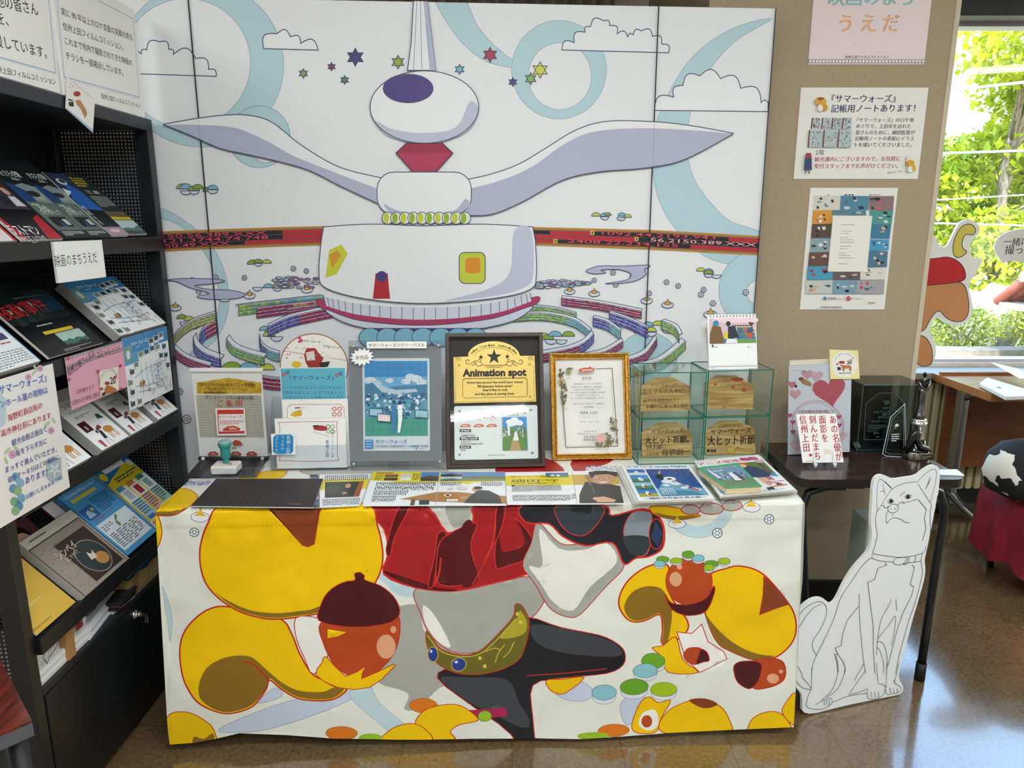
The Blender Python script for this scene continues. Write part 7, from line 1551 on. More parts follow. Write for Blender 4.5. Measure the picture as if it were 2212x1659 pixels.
def cov_pink(a):
    BR(a, .04, .06, .97, .80, '#4f9ad0'); BP(a, [(.42, .06), (.97, .06), (.97, .35), (.7, .42), (.5, .3)], '#eceeef'); BP(a, [(.6, .8), (.97, .8), (.97, .45), (.8, .5), (.7, .6)], '#4f7a3c')
    BP(a, [(.02, .82), (.98, .82), (.98, .97), (.02, .97)], '#f3f2f0'); BT(a, 'アニメ聖地', .03, .66, .845, '#c21f78', .024, .04); BT(a, '88', .68, .95, .85, '#c21f78', .036, .05); BL(a, .03, .955, .7, .975, 1, '#6a6068', 24)
    BP(a, [(.50, .46), (.62, .72), (.78, .66), (.92, .46), (.84, .36), (.68, .36)], '#2a3c68'); BE(a, .62, .74, .09, .07, '#d06a2c'); BE(a, .61, .71, .06, .05, '#ecc8a8'); BE(a, .92, .80, .07, .05, '#d8b4c4'); BP(a, [(.66, .36), (.8, .36), (.80, .2), (.74, .12), (.68, .24)], '#d8b498'); BP(a, [(.66, .1), (.76, .12), (.76, .05), (.66, .03)], '#3a2c2c'); BP(a, [(.84, .2), (.92, .16), (.9, .12), (.83, .14)], '#3a2c2c')
    BT(a, '!!', .80, .88, .28, '#c21f78', .03, .05); BL(a, .72, .18, .98, .25, 2, '#c8408c', 6, 3); a.vtext('聖地巡礼に', B(a, .88, .74), B(a, .92, .40), '#d24a94', .010, .03); BL(a, .05, .01, .9, .05, 2, '#8aa0b8', 20, 5); BP(a, [(.75, .10), (.97, .12), (.97, .15), (.78, .13)], '#d07a4a')
pk = ((470, 950), (1850, 830), (1170, 185), (-10, 300))
n0 = len(bpy.data.objects)
mag_stack('magazine', pk, 'D5', MZ + .0245, .0056, ('magazine with pale edges lowest in the pink-lettered stack at the right front corner', 'second magazine from the bottom of the pink-lettered stack', 'third magazine from the bottom, under the pink-lettered cover', 'glossy magazine with pink lettering on top of the right hand stack'), 'magazines under the pink lettering', ((20, 38), (45, 25), (20, 12), (0, 0)), cov_pink)
a = flat_quad(((583, 800), (1245, 765), (790, 335), (60, 428)), MZ + .0435, .0011, 'D5', '#3cae72', None, .25)
BR(a, .06, .05, .95, .92, '#6f9ac0'); BR(a, .06, .05, .95, .35, '#6a8a6a'); rnd = random.Random(5)
for k in range(60): x, y = rnd.uniform(.1, .9), rnd.uniform(.35, .65); BP(a, [(x - .02, y - .03), (x + .02, y - .03), (x, y + .04)], rnd.choice(('#e4d8dc', '#3c4a60', '#c9a0a8', '#8aa0b4', '#e9eaf0')))
BP(a, [(.45, .25), (.65, .25), (.6, .6), (.5, .6)], '#ecebf0'); BP(a, [(.62, .3), (.75, .3), (.7, .62), (.63, .6)], '#4a5a7c'); BP(a, [(.1, .4), (.2, .4), (.16, .8), (.1, .8)], '#e4e2e8'); BT(a, 'サマーウォーズ', .1, .85, .80, '#e6d24a', .012, .04); BL(a, .2, .68, .8, .76, 1, '#dfeaf2', 12)
q = a.q; cz = .0165
t = thing('paperback', 'small thick paperback with a green cover lying on the pink-lettered magazine', 'book', mat=a.T)
a.build('cover', t)
b = MB(); b.prism([(q[0][0] + .002, q[0][1] + .002), (q[1][0] - .001, q[1][1] + .002), (q[2][0] - .001, q[2][1] - .002), (q[3][0] + .002, q[3][1] - .002)], -.0175, -.0013, noise_mat('page_edges', '#d2bf92', '#e6d6b0', 300, .8, (1, 1, 30))); b.build('pages', t)

# ================================================================ POSTERS ON THE FABRIC PILLAR
PY = 2.4675
def poster(name, bl, br, tl_y, crop=None, th=.004, face='#f0eeea', rough=.5):
    a_, b_ = ony(px(bl, crop), PY), ony(px(br, crop), PY); t_ = ony(px(tl_y, crop), PY)
    m = frame(Vector((a_.x, PY, (a_.z + b_.z) / 2)), (1, 0, 0), (0, 0, 1)); w, h = b_.x - a_.x, t_.z - a_.z
    a = Art(m, rough, .45, crop); a.slab(w, h, th, face); frac(a, w, h); return a
a = poster('poster', (408, 540), (1378, 538), (455, -500), 'B1', .005, '#ead9dc')
a.text('う え だ', (670, 258), (1155, 255), '#a8703c', .04, .058); a.text('う え だ', (672, 256), (1152, 253), '#f0b684', .013, .058)
a.text('映画のまち', (580, 35), (1280, 35), '#4f7f86', .04, .062); a.text('映画のまち', (583, 33), (1277, 33), '#93c8cc', .013, .062)
a.text('信州上田フィルムコミッション', (715, 487), (1080, 485), '#4a4246', .03)
U(a, 0, .010, 1, .042, '#8d8b8c'); [U(a, .008 + k * .0285, .016, .028 + k * .0285, .036, '#f3f0ee') for k in range(35)]
U(a, 0, .968, 1, .99, '#8d8b8c')
tag(a.build('poster'), 'pale pink poster with peach and blue lettering, highest on the beige pillar', 'poster', 'posters on the beige pillar')
a = poster('poster', (287, 1497), (1325, 1494), (347, 733), 'B1', .003, '#eceae4')
a.text('『サマーウォーズ』', (603, 852), (1135, 850), '#23285a', .03); a.text('記帳用ノートあります！', (600, 935), (1300, 930), '#23285a', .03)
for s_, x0, x1, y in (('『サマーウォーズ』のロケ地', 815, 1288, 1018), ('めぐりで、上田市を訪れた', 810, 1265, 1070), ('皆さんのために、細田監督が', 806, 1298, 1122), ('記帳用ノートの表紙にイラス', 800, 1290, 1172), ('トを描いてくださいました。', 798, 1275, 1225)): a.text(s_, (x0, y), (x1, y), '#25233a', .022)
a.text('2階', (470, 1293), (540, 1291), '#3a3742', .01); a.text('観光課内にございますので、お気軽に', (462, 1348), (1178, 1342), '#b02c3a', .02); a.text('受付スタッフまでお声がけください。', (458, 1405), (1160, 1402), '#b02c3a', .02); a.text('記念にどうぞ!', (1072, 1450), (1190, 1440), '#4a4650', .01)
for row, (y0, y1, n, xa, xb) in enumerate(((985, 1078, 4, 428, 768), (1085, 1232, 3, 400, 765))):
    for k in range(n):
        x0, x1 = xa + (xb - xa) * k / n, xa + (xb - xa) * (k + .94) / n
        a.poly([(x0 + 12, y0), (x1 + 8, y0), (x1, y1), (x0, y1)], '#b4c4c6'); a.poly([(x0 + 12, y0), (x0 + 22, y0), (x0 + 10, y1), (x0, y1)], '#7a2c3a')
        rnd = random.Random(row * 9 + k)
        for q in range(34): x, y = rnd.uniform(x0 + 22, x1 - 6), rnd.uniform(y0 + 6, y1 - 6); a.ell(x, y, rnd.uniform(2, 8), rnd.uniform(2, 6), rnd.choice(('#3b3f46', '#5a6066', '#e4e6e4', '#8a8f94', '#d8c27a' if k == 1 else '#a04a44')), n=6)
a.ell(505, 850, 48, 36, '#dca92c'); a.ell(540, 900, 24, 28, '#d29a28'); a.ell(502, 905, 22, 28, '#f0ece2'); a.poly([(470, 822), (505, 815), (540, 822), (505, 850)], '#a0522a')
a.poly([(375, 1310), (430, 1308), (432, 1420), (366, 1422)], '#33456e'); a.poly([(382, 1280), (425, 1280), (432, 1320), (376, 1325)], '#a53a4a'); a.poly([(385, 1425), (392, 1425), (375, 1452), (366, 1452)], '#2d2c38'); a.poly([(402, 1425), (408, 1425), (416, 1450), (406, 1452)], '#2d2c38')
a.ell(1255, 1365, 32, 28, '#dca92c'); a.ell(1250, 1415, 22, 26, '#efe9dc'); a.ell(1282, 1405, 14, 26, '#dca92c'); a.line([(1228, 1300), (1228, 1445)], .0008, '#7a5a3a'); a.lines((1208, 1310), (1222, 1310), (1208, 1395), 5, '#a04a44', .6, 1)
tag(a.build('poster'), 'white poster with dark blue title and red lower lines, middle of the beige pillar', 'poster', 'posters on the beige pillar')
a = poster('poster', (340, 1115), (1045, 1118), (432, 98), 'B2', .004, '#eceae4')
a.lines((570, 155), (610, 155), (570, 164), 1, '#4a4a4c', .7, 3); a.lines((710, 152), (880, 152), (710, 166), 1, '#3a3a3c', .7, 6); a.lines((918, 155), (1120, 155), (918, 164), 1, '#4a4a4c', .7, 8)
PCS = [((455, 165), (680, 165), (672, 285), (448, 287), '#d8d3c4', '#2c3642', '#3f8ab0'), ((680, 165), (915, 168), (910, 288), (672, 285), '#4f86a0', '#24344c', '#c9d2d4'), ((915, 168), (1127, 168), (1118, 290), (915, 288), '#8a7274', '#241c24', '#d85a6c'),
       ((448, 287), (610, 285), (605, 400), (440, 402), '#d8963c', '#4a3230', '#e9dcc8'), ((610, 285), (890, 288), (890, 330), (606, 330), '#5a8494', '#2c4a5c', '#b9c9cc'), ((918, 290), (1118, 290), (1104, 405), (930, 405), '#4f9a94', '#1d2630', '#d6d8d6'),
       ((440, 402), (605, 400), (592, 520), (430, 520), '#5a4a40', '#23242c', '#dfe0de'), ((430, 520), (590, 520), (580, 636), (422, 637), '#8aa4ac', '#2a2c36', '#e4e4e0'), ((932, 405), (1100, 407), (1085, 525), (925, 522), '#3f7c9c', '#3a2420', '#d8b49c'), ((920, 530), (1082, 532), (1078, 620), (912, 622), '#4a9ac4', '#2c5a6c', '#eef2f4'),
       ((415, 637), (580, 637), (570, 750), (405, 752), '#6a4c48', '#3a2a2a', '#d8c8ac'), ((908, 625), (1070, 628), (1062, 760), (895, 762), '#4a7a94', '#2c2022', '#e0bca4'), ((400, 755), (612, 755), (608, 865), (392, 868), '#4a9cba', '#2a2428', '#b0405a'), ((612, 805), (840, 803), (838, 868), (610, 866), '#6a5a5c', '#2c4a6c', '#d8d4cc'), ((840, 770), (1058, 770), (1045, 865), (838, 868), '#dcdad2', '#4a4a40', '#a8a294'),
       ((390, 872), (610, 870), (602, 982), (383, 982), '#c8ccc8', '#2c4a5c', '#d8a880'), ((610, 870), (810, 870), (805, 983), (602, 983), '#7aa0b8', '#22242c', '#d0d0cc'), ((810, 872), (1042, 872), (1034, 985), (805, 983), '#a8a4a8', '#c04a5a', '#3f6a8c')]
rnd = random.Random(77)
for A_, B_, C_, D_, h0, h1, h2 in PCS:
    a.poly([A_, B_, C_, D_], h0); cx, cy = (A_[0] + C_[0]) / 2, (A_[1] + C_[1]) / 2; sx, sy = (B_[0] - A_[0]) / 2, (C_[1] - B_[1]) / 2
    for k in range(9):
        x, y = cx + rnd.uniform(-.7, .7) * sx, cy + rnd.uniform(-.7, .7) * sy; u, v = rnd.uniform(.08, .28) * sx, rnd.uniform(.1, .28) * sy
        a.poly([(x - u, y - v * .6), (x + u * .5, y - v), (x + u, y + v * .5), (x - u * .4, y + v)], (h1, h2, h0)[k % 3])
a.poly([(612, 330), (938, 335), (893, 800), (567, 798)], '#efece2')
for x, y, n in ((685, 408, 1), (678, 462, 2), (672, 515, 3), (668, 588, 2), (662, 645, 3), (655, 735, 1)):
    for k in range(n): a.lines((x - k * 2, y - 9 + k * 20), (x + 125 + (k * 37) % 30, y - 9 + k * 20), (x - k * 2, y + 7 + k * 20), 1, '#b4b0a8', .5, 8, y + k)
a.poly([(532, 1008), (556, 1008), (555, 1033), (530, 1033)], '#4f86b4'); a.text('Z-KAI', (562, 1030), (628, 1029), '#4c5a6a', .02); a.text('Group', (632, 1030), (680, 1029), '#4c5a6a', .0); a.line([(703, 1000), (700, 1042)], .0006, '#55595c'); a.text('サマーウォーズ', (758, 1030), (860, 1030), '#33302f', .03)
for k in range(5): a.ell(740 + 11 * math.cos(1.256 * k), 1022 + 13 * math.sin(1.256 * k), 9, 9, '#c8466c', n=8)
a.lines((905, 1050), (1022, 1052), (905, 1064), 1, '#6c6a68', .6, 12); a.lines((508, 1086), (882, 1090), (508, 1100), 1, '#6c6a68', .6, 26)
tag(a.build('poster'), 'tall poster with small pictures around a pale letter, lowest on the beige pillar', 'poster', 'posters on the beige pillar')

# ================================================================ SMALL DARK TABLE WITH AWARDS
AZ = .66
o = onz((1735, 1036), AZ); e = onz((2088, 1037), AZ); bk = onz((1663, 956), AZ)
ex = Vector((1, 0, 0)); AM = frame(Vector((o.x, o.y, 0)), ex, Vector((.055, 1, 0))); ew = (e - o).length; ed = bk.y - o.y
t = thing('award_table', 'low dark brown folding table with rounded corners and black tube legs holding trophies', 'table', mat=AM)
WALNUT = noise_mat('walnut_top', '#2a1b17', '#46302a', 14, .22, (1, 9, 1), 5)
b = MB(); b.prism(rrect(-.01, 0, ew + .005, ed, .035), AZ - .026, AZ, WALNUT, None, M('#231815', .35)); b.build('tabletop', t)
tb = M('#131315', .32)
for x, sg in ((.05, 1), (ew - .05, -1)):
    for y0, y1 in ((.05, -.012), (ed - .06, ed - .01)):
        b = MB(); pts = [(x + sg * .10, y0, AZ - .04), (x + sg * .04, y0, AZ - .042), (x - sg * .01, y0, AZ - .06), (x - sg * .028, y0 + (y1 - y0) * .12, AZ - .11), (x - sg * .012, y0 + (y1 - y0) * .4, AZ * .55), (x + sg * .014, y1, .012)]
        b.tube(pts, .0125, tb, 12); lg = b.build('leg', t)
        b = MB(); d = (Vector(pts[-1]) - Vector(pts[-2])).normalized(); p = Vector(pts[-1]); b.tube([p - d * .045, p + Vector((0, 0, -.011))], .0155, M('#0d0d0e', .6), 12); b.build('rubber_foot', lg)
b = MB(); b.tube([(.10, .06, AZ - .038), (ew - .10, .06, AZ - .038)], .009, tb, 8); b.box((ew * .38, .06, AZ - .036), (.05, .03, .02), tb); b.build('crossbar', t)
a = flat_quad(((1512, 1100), (1715, 1108), (1650, 1058), (1505, 1060)), AZ + .0035, .003, 'B3', '#eef0f4', None, .35); BL(a, .1, .2, .8, .7, 4, '#c4c8d0', 6)
tag(a.build('paper_sheet'), 'white papers lying at the right end of the dark award table', 'paper')
# acrylic poster holder with pink film
m, w_, h_ = upright((236, 940), (757, 938), (222, 192), AZ + .001, R(4), 'B3'); m = m @ Matrix.Rotation(R(2.5), 4, 'Z')
t = thing('acrylic_stand', 'clear acrylic stand with a pink heart poster at the left of the dark award table', 'stand', mat=m)
b = MB(); b.span((0, 0, 0), (w_, h_, .0025), ACRYLIC); b.build('front_sheet', t)
b = MB(); b.span((0, 0, -.006), (w_, h_, -.004), ACRYLIC); b.span((-.02, 0, -.075), (w_ * .9, .003, -.004), ACRYLIC); b.build('back_sheet', t)
a = Art(shift(m, .001, .001, -.0008), .35, .5, 'B3'); a.slab(w_ - .002, h_ - .002, .0015, '#ecebee'); frac(a, w_ - .002, h_ - .002)
def heart(x, y, r_, h, rot=0):
    pts = []
    for k in range(24):
        th = 2 * math.pi * k / 24; X, Y = 16 * math.sin(th) ** 3, 13 * math.cos(th) - 5 * math.cos(2 * th) - 2 * math.cos(3 * th) - math.cos(4 * th); c_, s_ = math.cos(rot), math.sin(rot)
        pts.append((x + r_ / 16 * (X * c_ - Y * s_), y - r_ / 16 * (X * s_ + Y * c_)))
    a.poly(pts, h)
heart(588, 400, 140, '#cf5a64', .2); heart(400, 265, 50, '#e2a3ab'); heart(272, 350, 36, '#d9818c'); heart(300, 430, 50, '#e4aab0'); heart(480, 280, 55, '#e6b6bc'); heart(312, 855, 62, '#ecc9cc', .1); heart(690, 780, 50, '#ecc9cc')
for k, rr_ in enumerate((225, 212, 232)): a.line(ellpts(480 + k * 5, 690 + k * 6, rr_, rr_ * .88, n=56, rot=k * 25), .0012, '#cf7f86', True)
for p in ((253, 608), (282, 665), (283, 745), (665, 620), (668, 690)): heart(p[0], p[1], 22, '#c85a6c')
a.line([(260, 240), (330, 230), (420, 260)], .001, '#d08a92'); a.poly([(330, 310), (370, 300), (430, 330), (440, 370), (370, 350)], '#b98a5a'); a.ell(350, 302, 22, 14, '#a0443c'); a.poly([(292, 355), (315, 352), (318, 374), (296, 376)], '#3a3436')
a.text('上田市観光会館2階にて', (315, 588), (625, 586), '#b0505c', .015)
a.build('heart_poster', t)
a = Art(shift(m, .012, .0, -.0105), .5, .4, 'B3'); q = [a.c(p) for p in ((255, 150), (590, 148))]; a.slab(q[1][0] - q[0][0], q[0][1], .002, '#e6dccb', None, 0, q[0][0], 0)
tag(a.build('cream_card'), 'cream card edge showing above and behind the pink heart poster', 'card')
a = Art(shift(m, 0, 0, .0048), .45, .45, 'B3'); q = [a.c(p) for p in ((595, 306), (840, 303), (826, 66), (587, 58))]; a.b.prism(q, -.0012, 0, M('#f0e6a4', .45))
a.poly(ellpts(713, 182, 108, 110, n=40), '#f0eee9')
for k, ch in enumerate('信州上田フィルムコミッション'): an = R(150 - 118 * k / 13); cx, cy = 713 + 84 * math.cos(an), 184 - 86 * math.sin(an); tx, ty = math.sin(an), math.cos(an); a.text(ch, (cx - 6 * tx, cy - 6 * ty), (cx + 6 * tx, cy + 6 * ty), '#3d3836', .01)
a.text('20', (732, 180), (772, 179), '#2c2928', .03); a.text('Anniversary', (665, 262), (768, 258), '#3d3836', .01); a.poly([(672, 180), (700, 188), (760, 190), (770, 205), (768, 240), (755, 240), (750, 215), (712, 218), (710, 242), (700, 240), (690, 205)], '#b97a44'); a.ell(690, 165, 26, 12, '#a83a34'); a.poly([(650, 205), (680, 205), (682, 228), (655, 232)], '#2c2a2a')
for x, y in ((652, 180), (764, 148)):
    for k in range(5): a.ell(x + 7 * math.cos(1.256 * k), y + 7 * math.sin(1.256 * k), 5, 5, '#d8788c', n=8)
tag(a.build('sticker_card'), 'pale yellow card with a round sticker at the top right of the acrylic stand', 'card')
# small easel with red lettered card
m, w_, h_ = upright((365, 1008), (706, 1003), (345, 598), AZ + .012, R(18), 'B3')
a = Art(m, .45, .45, 'B3'); q = [a.c(p) for p in ((365, 1005), (706, 1000), (641, 595), (308, 599))]; a.b.prism(q, -.004, 0, M('#f3efec', .45))
CR = '#c02e38'
a.vtext('あの名優が', (608, 605), (672, 990), CR, .0235, .03); a.vtext('面影を', (522, 605), (552, 835), CR, .0235, .03); a.vtext('刻んだまち', (440, 605), (490, 985), CR, .0235, .03); a.vtext('信州上田', (360, 605), (398, 915), CR, .0235, .03); a.ell(428, 940, 13, 12, CR)
for i in range(3):
    for j in range(2): a.ell(550 + i * 20, 903 + j * 22, 9, 9, '#e4b48c', n=12); a.ell(550 + i * 20, 903 + j * 22, 5, 5, '#f3efec', n=10)
for i in range(3): a.ell(400 + i * 20, 992, 9, 7, '#e4b48c', n=12); a.ell(400 + i * 20, 992, 5, 4, '#f3efec', n=10)
tag(a.build('slogan_card'), 'white card with red vertical lettering on a tiny clear easel on the dark award table', 'card')
t = thing('card_easel', 'tiny clear acrylic easel holding the red-lettered card', 'easel', mat=m); inv = m.inverted()
for x in (.27, .74):
    b = MB(); p0 = Vector((w_ * x, -.002, .0)); ft = inv @ (m @ Vector((w_ * x, 0, .012)) * 1); tp = m @ Vector((w_ * x, h_ * .5, -.007)); fz = m @ Vector((w_ * x, -.003, .004))
    rear = Vector((tp.x, tp.y + .03, AZ + .003)); fr_ = Vector((fz.x, fz.y - .012, AZ + .003)); b.tube([inv @ rear, inv @ tp, inv @ fz, inv @ fr_, inv @ (fr_ + Vector((0, -.002, .014)))], .003, M('#dfe6ea', .08, 0, .8), 8); b.build('leg', t)
# dark glass case with crystal award
m, w_, h_ = upright((812, 905), (1330, 905), (862, 355), AZ + .001, 0, 'B3')
m2 = frame(m.translation, m.to_3x3() @ Vector((1, 0, 0)), m.to_3x3() @ Vector((0, 0, -1)))
dp = .16
t = thing('award_case', 'dark backed glass case holding a crystal award on the dark award table', 'display case', mat=m2)
g = .003
for nm, a0, a1 in (('front_pane', (0, 0, .004), (w_, g, h_)), ('side_pane', (0, g, .004), (g, dp - .004, h_)), ('side_pane', (w_ - g, g, .004), (w_, dp - .004, h_)), ('top_pane', (g, g, h_ - g), (w_ - g, dp - .004, h_))): b = MB(); b.span(a0, a1, SMOKE); b.build(nm, t)
b = MB(); b.span((.004, dp - .004, 0), (w_ * .86, dp, h_ - .002), M('#0e0f10', .3)); b.span((0, 0, 0), (w_, dp, .004), M('#15181a', .2)); b.build('base_and_back', t)
b = MB()
for x in (0, w_):
    b.box((x, 0, h_ / 2), (.002, .002, h_), M('#3a5a54', .2))
b.box((w_ / 2, 0, h_), (w_, .002, .002), M('#5a7a74', .2)); b.box((w_ / 2, 0, .004), (w_, .002, .002), M('#2c5a50', .2)); b.build('edges', t)
ma = shift(m, 0, .0045, -.07); CRY = clear_mat('crystal_block', '#dde6e8', 1.0, .02, 1.5)
a = Art(ma, .4, .5, 'B3'); q = [a.c(p) for p in ((872, 835), (890, 512), (1000, 422), (1130, 420), (1222, 515), (1228, 835))]; yb = min(p[1] for p in q); q = [(x, max(.014, y)) for x, y in q]
t2 = thing('crystal_award', 'five sided crystal award with etched white writing inside the dark glass case', 'award', mat=ma)
b = MB(); b.prism(q, -.018, -.0002, CRY); b.build('crystal_block', t2)
et = '#cfd8dc'
a.text('信州ブランドアワード', (955, 590), (1190, 586), et, .02); a.text('2011', (1025, 612), (1095, 610), et, .02); a.text('長野県知事賞', (990, 634), (1115, 632), et, .01); a.text('信州上田フィルムコミッション', (935, 666), (1178, 660), et, .012); a.lines((915, 685), (1110, 683), (915, 725), 3, et, .45, 12); a.ell(962, 758, 8, 8, et, n=10); a.lines((975, 752), (1040, 750), (975, 764), 1, et, .6, 5); a.lines((975, 782), (1040, 780), (975, 794), 1, et, .6, 5)
a.poly([(1035, 475), (1050, 490), (1065, 478), (1082, 490), (1092, 480), (1085, 510), (1065, 522), (1060, 530), (1052, 522), (1040, 505)], '#8d989c'); a.lines((1030, 538), (1090, 537), (1030, 556), 2, et, .5, 5)
cc_ = a.crop; a.crop = None; a.line(q, .0020, '#c6d2d6', True); a.crop = cc_  # pale outline stroke: bright edge highlights of the crystal, painted on
a.build('etching_and_edge_glints', t2)
b = MB(); x0, x1 = q[0][0] - .004, q[-1][0] + .004; b.span((x0, 0, -.026), (x1, .0135, .006), CRY); b.build('base', t2)
o = onz(px((800, 872), 'B3'), AZ + .006); o = m2 @ Vector((.012, .03, .0045))
b = MB(); bb = bmesh.new(); bmesh.ops.create_grid(bb, x_segments=6, y_segments=6, size=.012)
for v in bb.verts: v.co.z = .006 + .004 * noise.noise(v.co * 120)
b.merge(bb, Matrix.Translation(o + Vector((.004, .004, 0))) @ Matrix.Rotation(R(25), 4, 'X'), M('#c9d2d4', .2)); b.box(o + Vector((.004, .011, .0125)), (.022, .003, .003), M('#4fd03a', .4), Matrix.Rotation(R(10), 3, 'Z'))
tag(b.build('zip_bag'), 'tiny zip bag with a bright green strip inside the dark glass case', 'bag')
# crystal wedge
m, w_, h_ = upright((1022, 945), (1205, 955), (1095, 512), AZ + .001, 0, 'B3')
t = thing('crystal_wedge', 'slanted clear crystal trophy standing in front of the dark glass case', 'award', mat=m)
a = Art(m, .4, .5, 'B3'); q = [a.c(p) for p in ((1062, 962), (1190, 960), (1222, 915), (1215, 512), (1097, 622), (1030, 930))]; q = [(x, max(0, y)) for x, y in q]
bb = bmesh.new(); vs = [bb.verts.new((x, y, 0)) for x, y in q]; f = bb.faces.new(vs if sum(q[k][0] * q[(k + 1) % 6][1] - q[(k + 1) % 6][0] * q[k][1] for k in range(6)) > 0 else vs[::-1])
ext = bmesh.ops.extrude_face_region(bb, geom=[f]); bmesh.ops.translate(bb, verts=[v for v in ext['geom'] if isinstance(v, bmesh.types.BMVert)], vec=(0, 0, -.036)); bmesh.ops.recalc_face_normals(bb, faces=bb.faces); bmesh.ops.bevel(bb, geom=bb.edges[:], offset=.003, segments=1, affect='EDGES')
b = MB(); b.merge(bb, Matrix(), CRY); b.build('crystal_body', t)
a.z = .0006; cc_ = a.crop; a.crop = None; a.line(q, .0022, '#c4ced2', True); a.line([(x * .8 + .008, y * .88 + .008) for x, y in q], .0008, '#aab6ba', True); a.crop = cc_; a.lines((1105, 758), (1170, 756), (1105, 830), 4, '#e0e6e8', .45, 4); a.poly([(1132, 690), (1150, 675), (1168, 690), (1160, 700), (1135, 702)], '#dde4e6'); a.lines((1130, 708), (1170, 707), (1130, 718), 1, '#dde4e6', .5, 3); a.build('etching_and_edge_glints', t)  # both outline strokes are painted edge glints; the small marks are etched
# trophy
p0 = onz(px((1322, 975), 'B3'), AZ)
t = thing('trophy', 'silver and black trophy with a slim figure, right on the award table', 'trophy', (p0.x, p0.y + .02, AZ + .0005))
r_ = abs(onz(px((1432, 960), 'B3'), AZ).x - onz(px((1215, 960), 'B3'), AZ).x) / 2
DCH = M('#77777b', .16, 1.0); SIL = M('#dcdad6', .16, 1.0); BLKG = M('#0e0e10', .08, 0, .7)
b = MB(); b.lathe([(r_, 0), (r_, .003), (r_ * .98, .024), (r_ * .95, .026)], M('#8a8580', .18, 1.0), n=40); b.build('base', t)
b = MB(); b.lathe([(r_ * .93, .0262), (r_ * .85, .032), (r_ * .68, .045), (r_ * .60, .06)], BLKG, n=40); b.build('swirl_foot', t)
b = MB(); b.lathe([(r_ * .58, .0605), (r_ * .55, .07), (r_ * .54, .108), (r_ * .60, .112), (r_ * .63, .116), (r_ * .60, .120), (r_ * .52, .124), (r_ * .55, .128), (r_ * .45, .132)], SIL, n=36); b.build('column', t)
b = MB(); pts = [(-r_ * .95, -.02, .02), (-r_ * .85, -.024, .05), (-r_ * .66, -.026, .078), (-r_ * .40, -.028, .095), (-r_ * .25, -.03, .09), (-r_ * .35, -.03, .07), (-r_ * .1, -.034, .045), (r_ * .4, -.034, .038), (r_ * .8, -.028, .03)]
b.tube([tuple(p) for p in pts], .008, BLKG, 10, True, [.004, .009, .013, .013, .008, .008, .010, .010, .004]); b.build('swirl', t)
b = MB(); b.lathe([(.0145, .1322), (.018, .134), (.0135, .145), (.0095, .165), (.0088, .185), (.0105, .205), (.0118, .222), (.0100, .232)], DCH, n=24); b.build('robe', t)
b = MB(); b.tube([(-.0165, 0, .256), (-.008, .001, .245), (0, 0, .232), (.009, .001, .244), (.0165, 0, .257)], .008, M('#2a2a2e', .1, 1.0), 10, True, [.005, .0085, .0105, .0085, .005]); b.tube([(-.0165, 0, .256), (-.011, -.006, .238), (.001, -.010, .226)], .004, DCH, 8, True, [.005, .0042, .0034]); b.tube([(.0165, 0, .257), (.0155, -.006, .240), (.005, -.011, .223)], .004, DCH, 8, True, [.005, .0042, .0034]); b.tube([(0, 0, .246), (.001, 0, .258), (.0015, 0, .264)], .0042, DCH, 10, True, [.0075, .0045, .004]); b.build('torso', t)
b = MB(); bb = bmesh.new(); bmesh.ops.create_uvsphere(bb, u_segments=18, v_segments=12, radius=1); b.merge(bb, Matrix.Translation((.002, -.0005, .2735)) @ Matrix.Diagonal((.0062, .0066, .0088, 1)), M('#3c3c40', .12, 1.0), True); b.build('head', t)
mp = t.matrix_world @ frame(Vector((-r_ * .05, -r_ - .0006, .004)), (1, .0, 0), (0, 0, 1)); a = Art(mp, .3); a.slab(r_ * .85, .018, .0025, '#141211'); a.line([(.002, .002), (r_ * .85 - .002, .002), (r_ * .85 - .002, .016), (.002, .016)], .0004, '#8a7a4a', True); a.lines((.004, .014), (r_ * .85 - .004, .014), (.004, .004), 2, '#a89a68', .5, 7); a.build('name_plate', t)

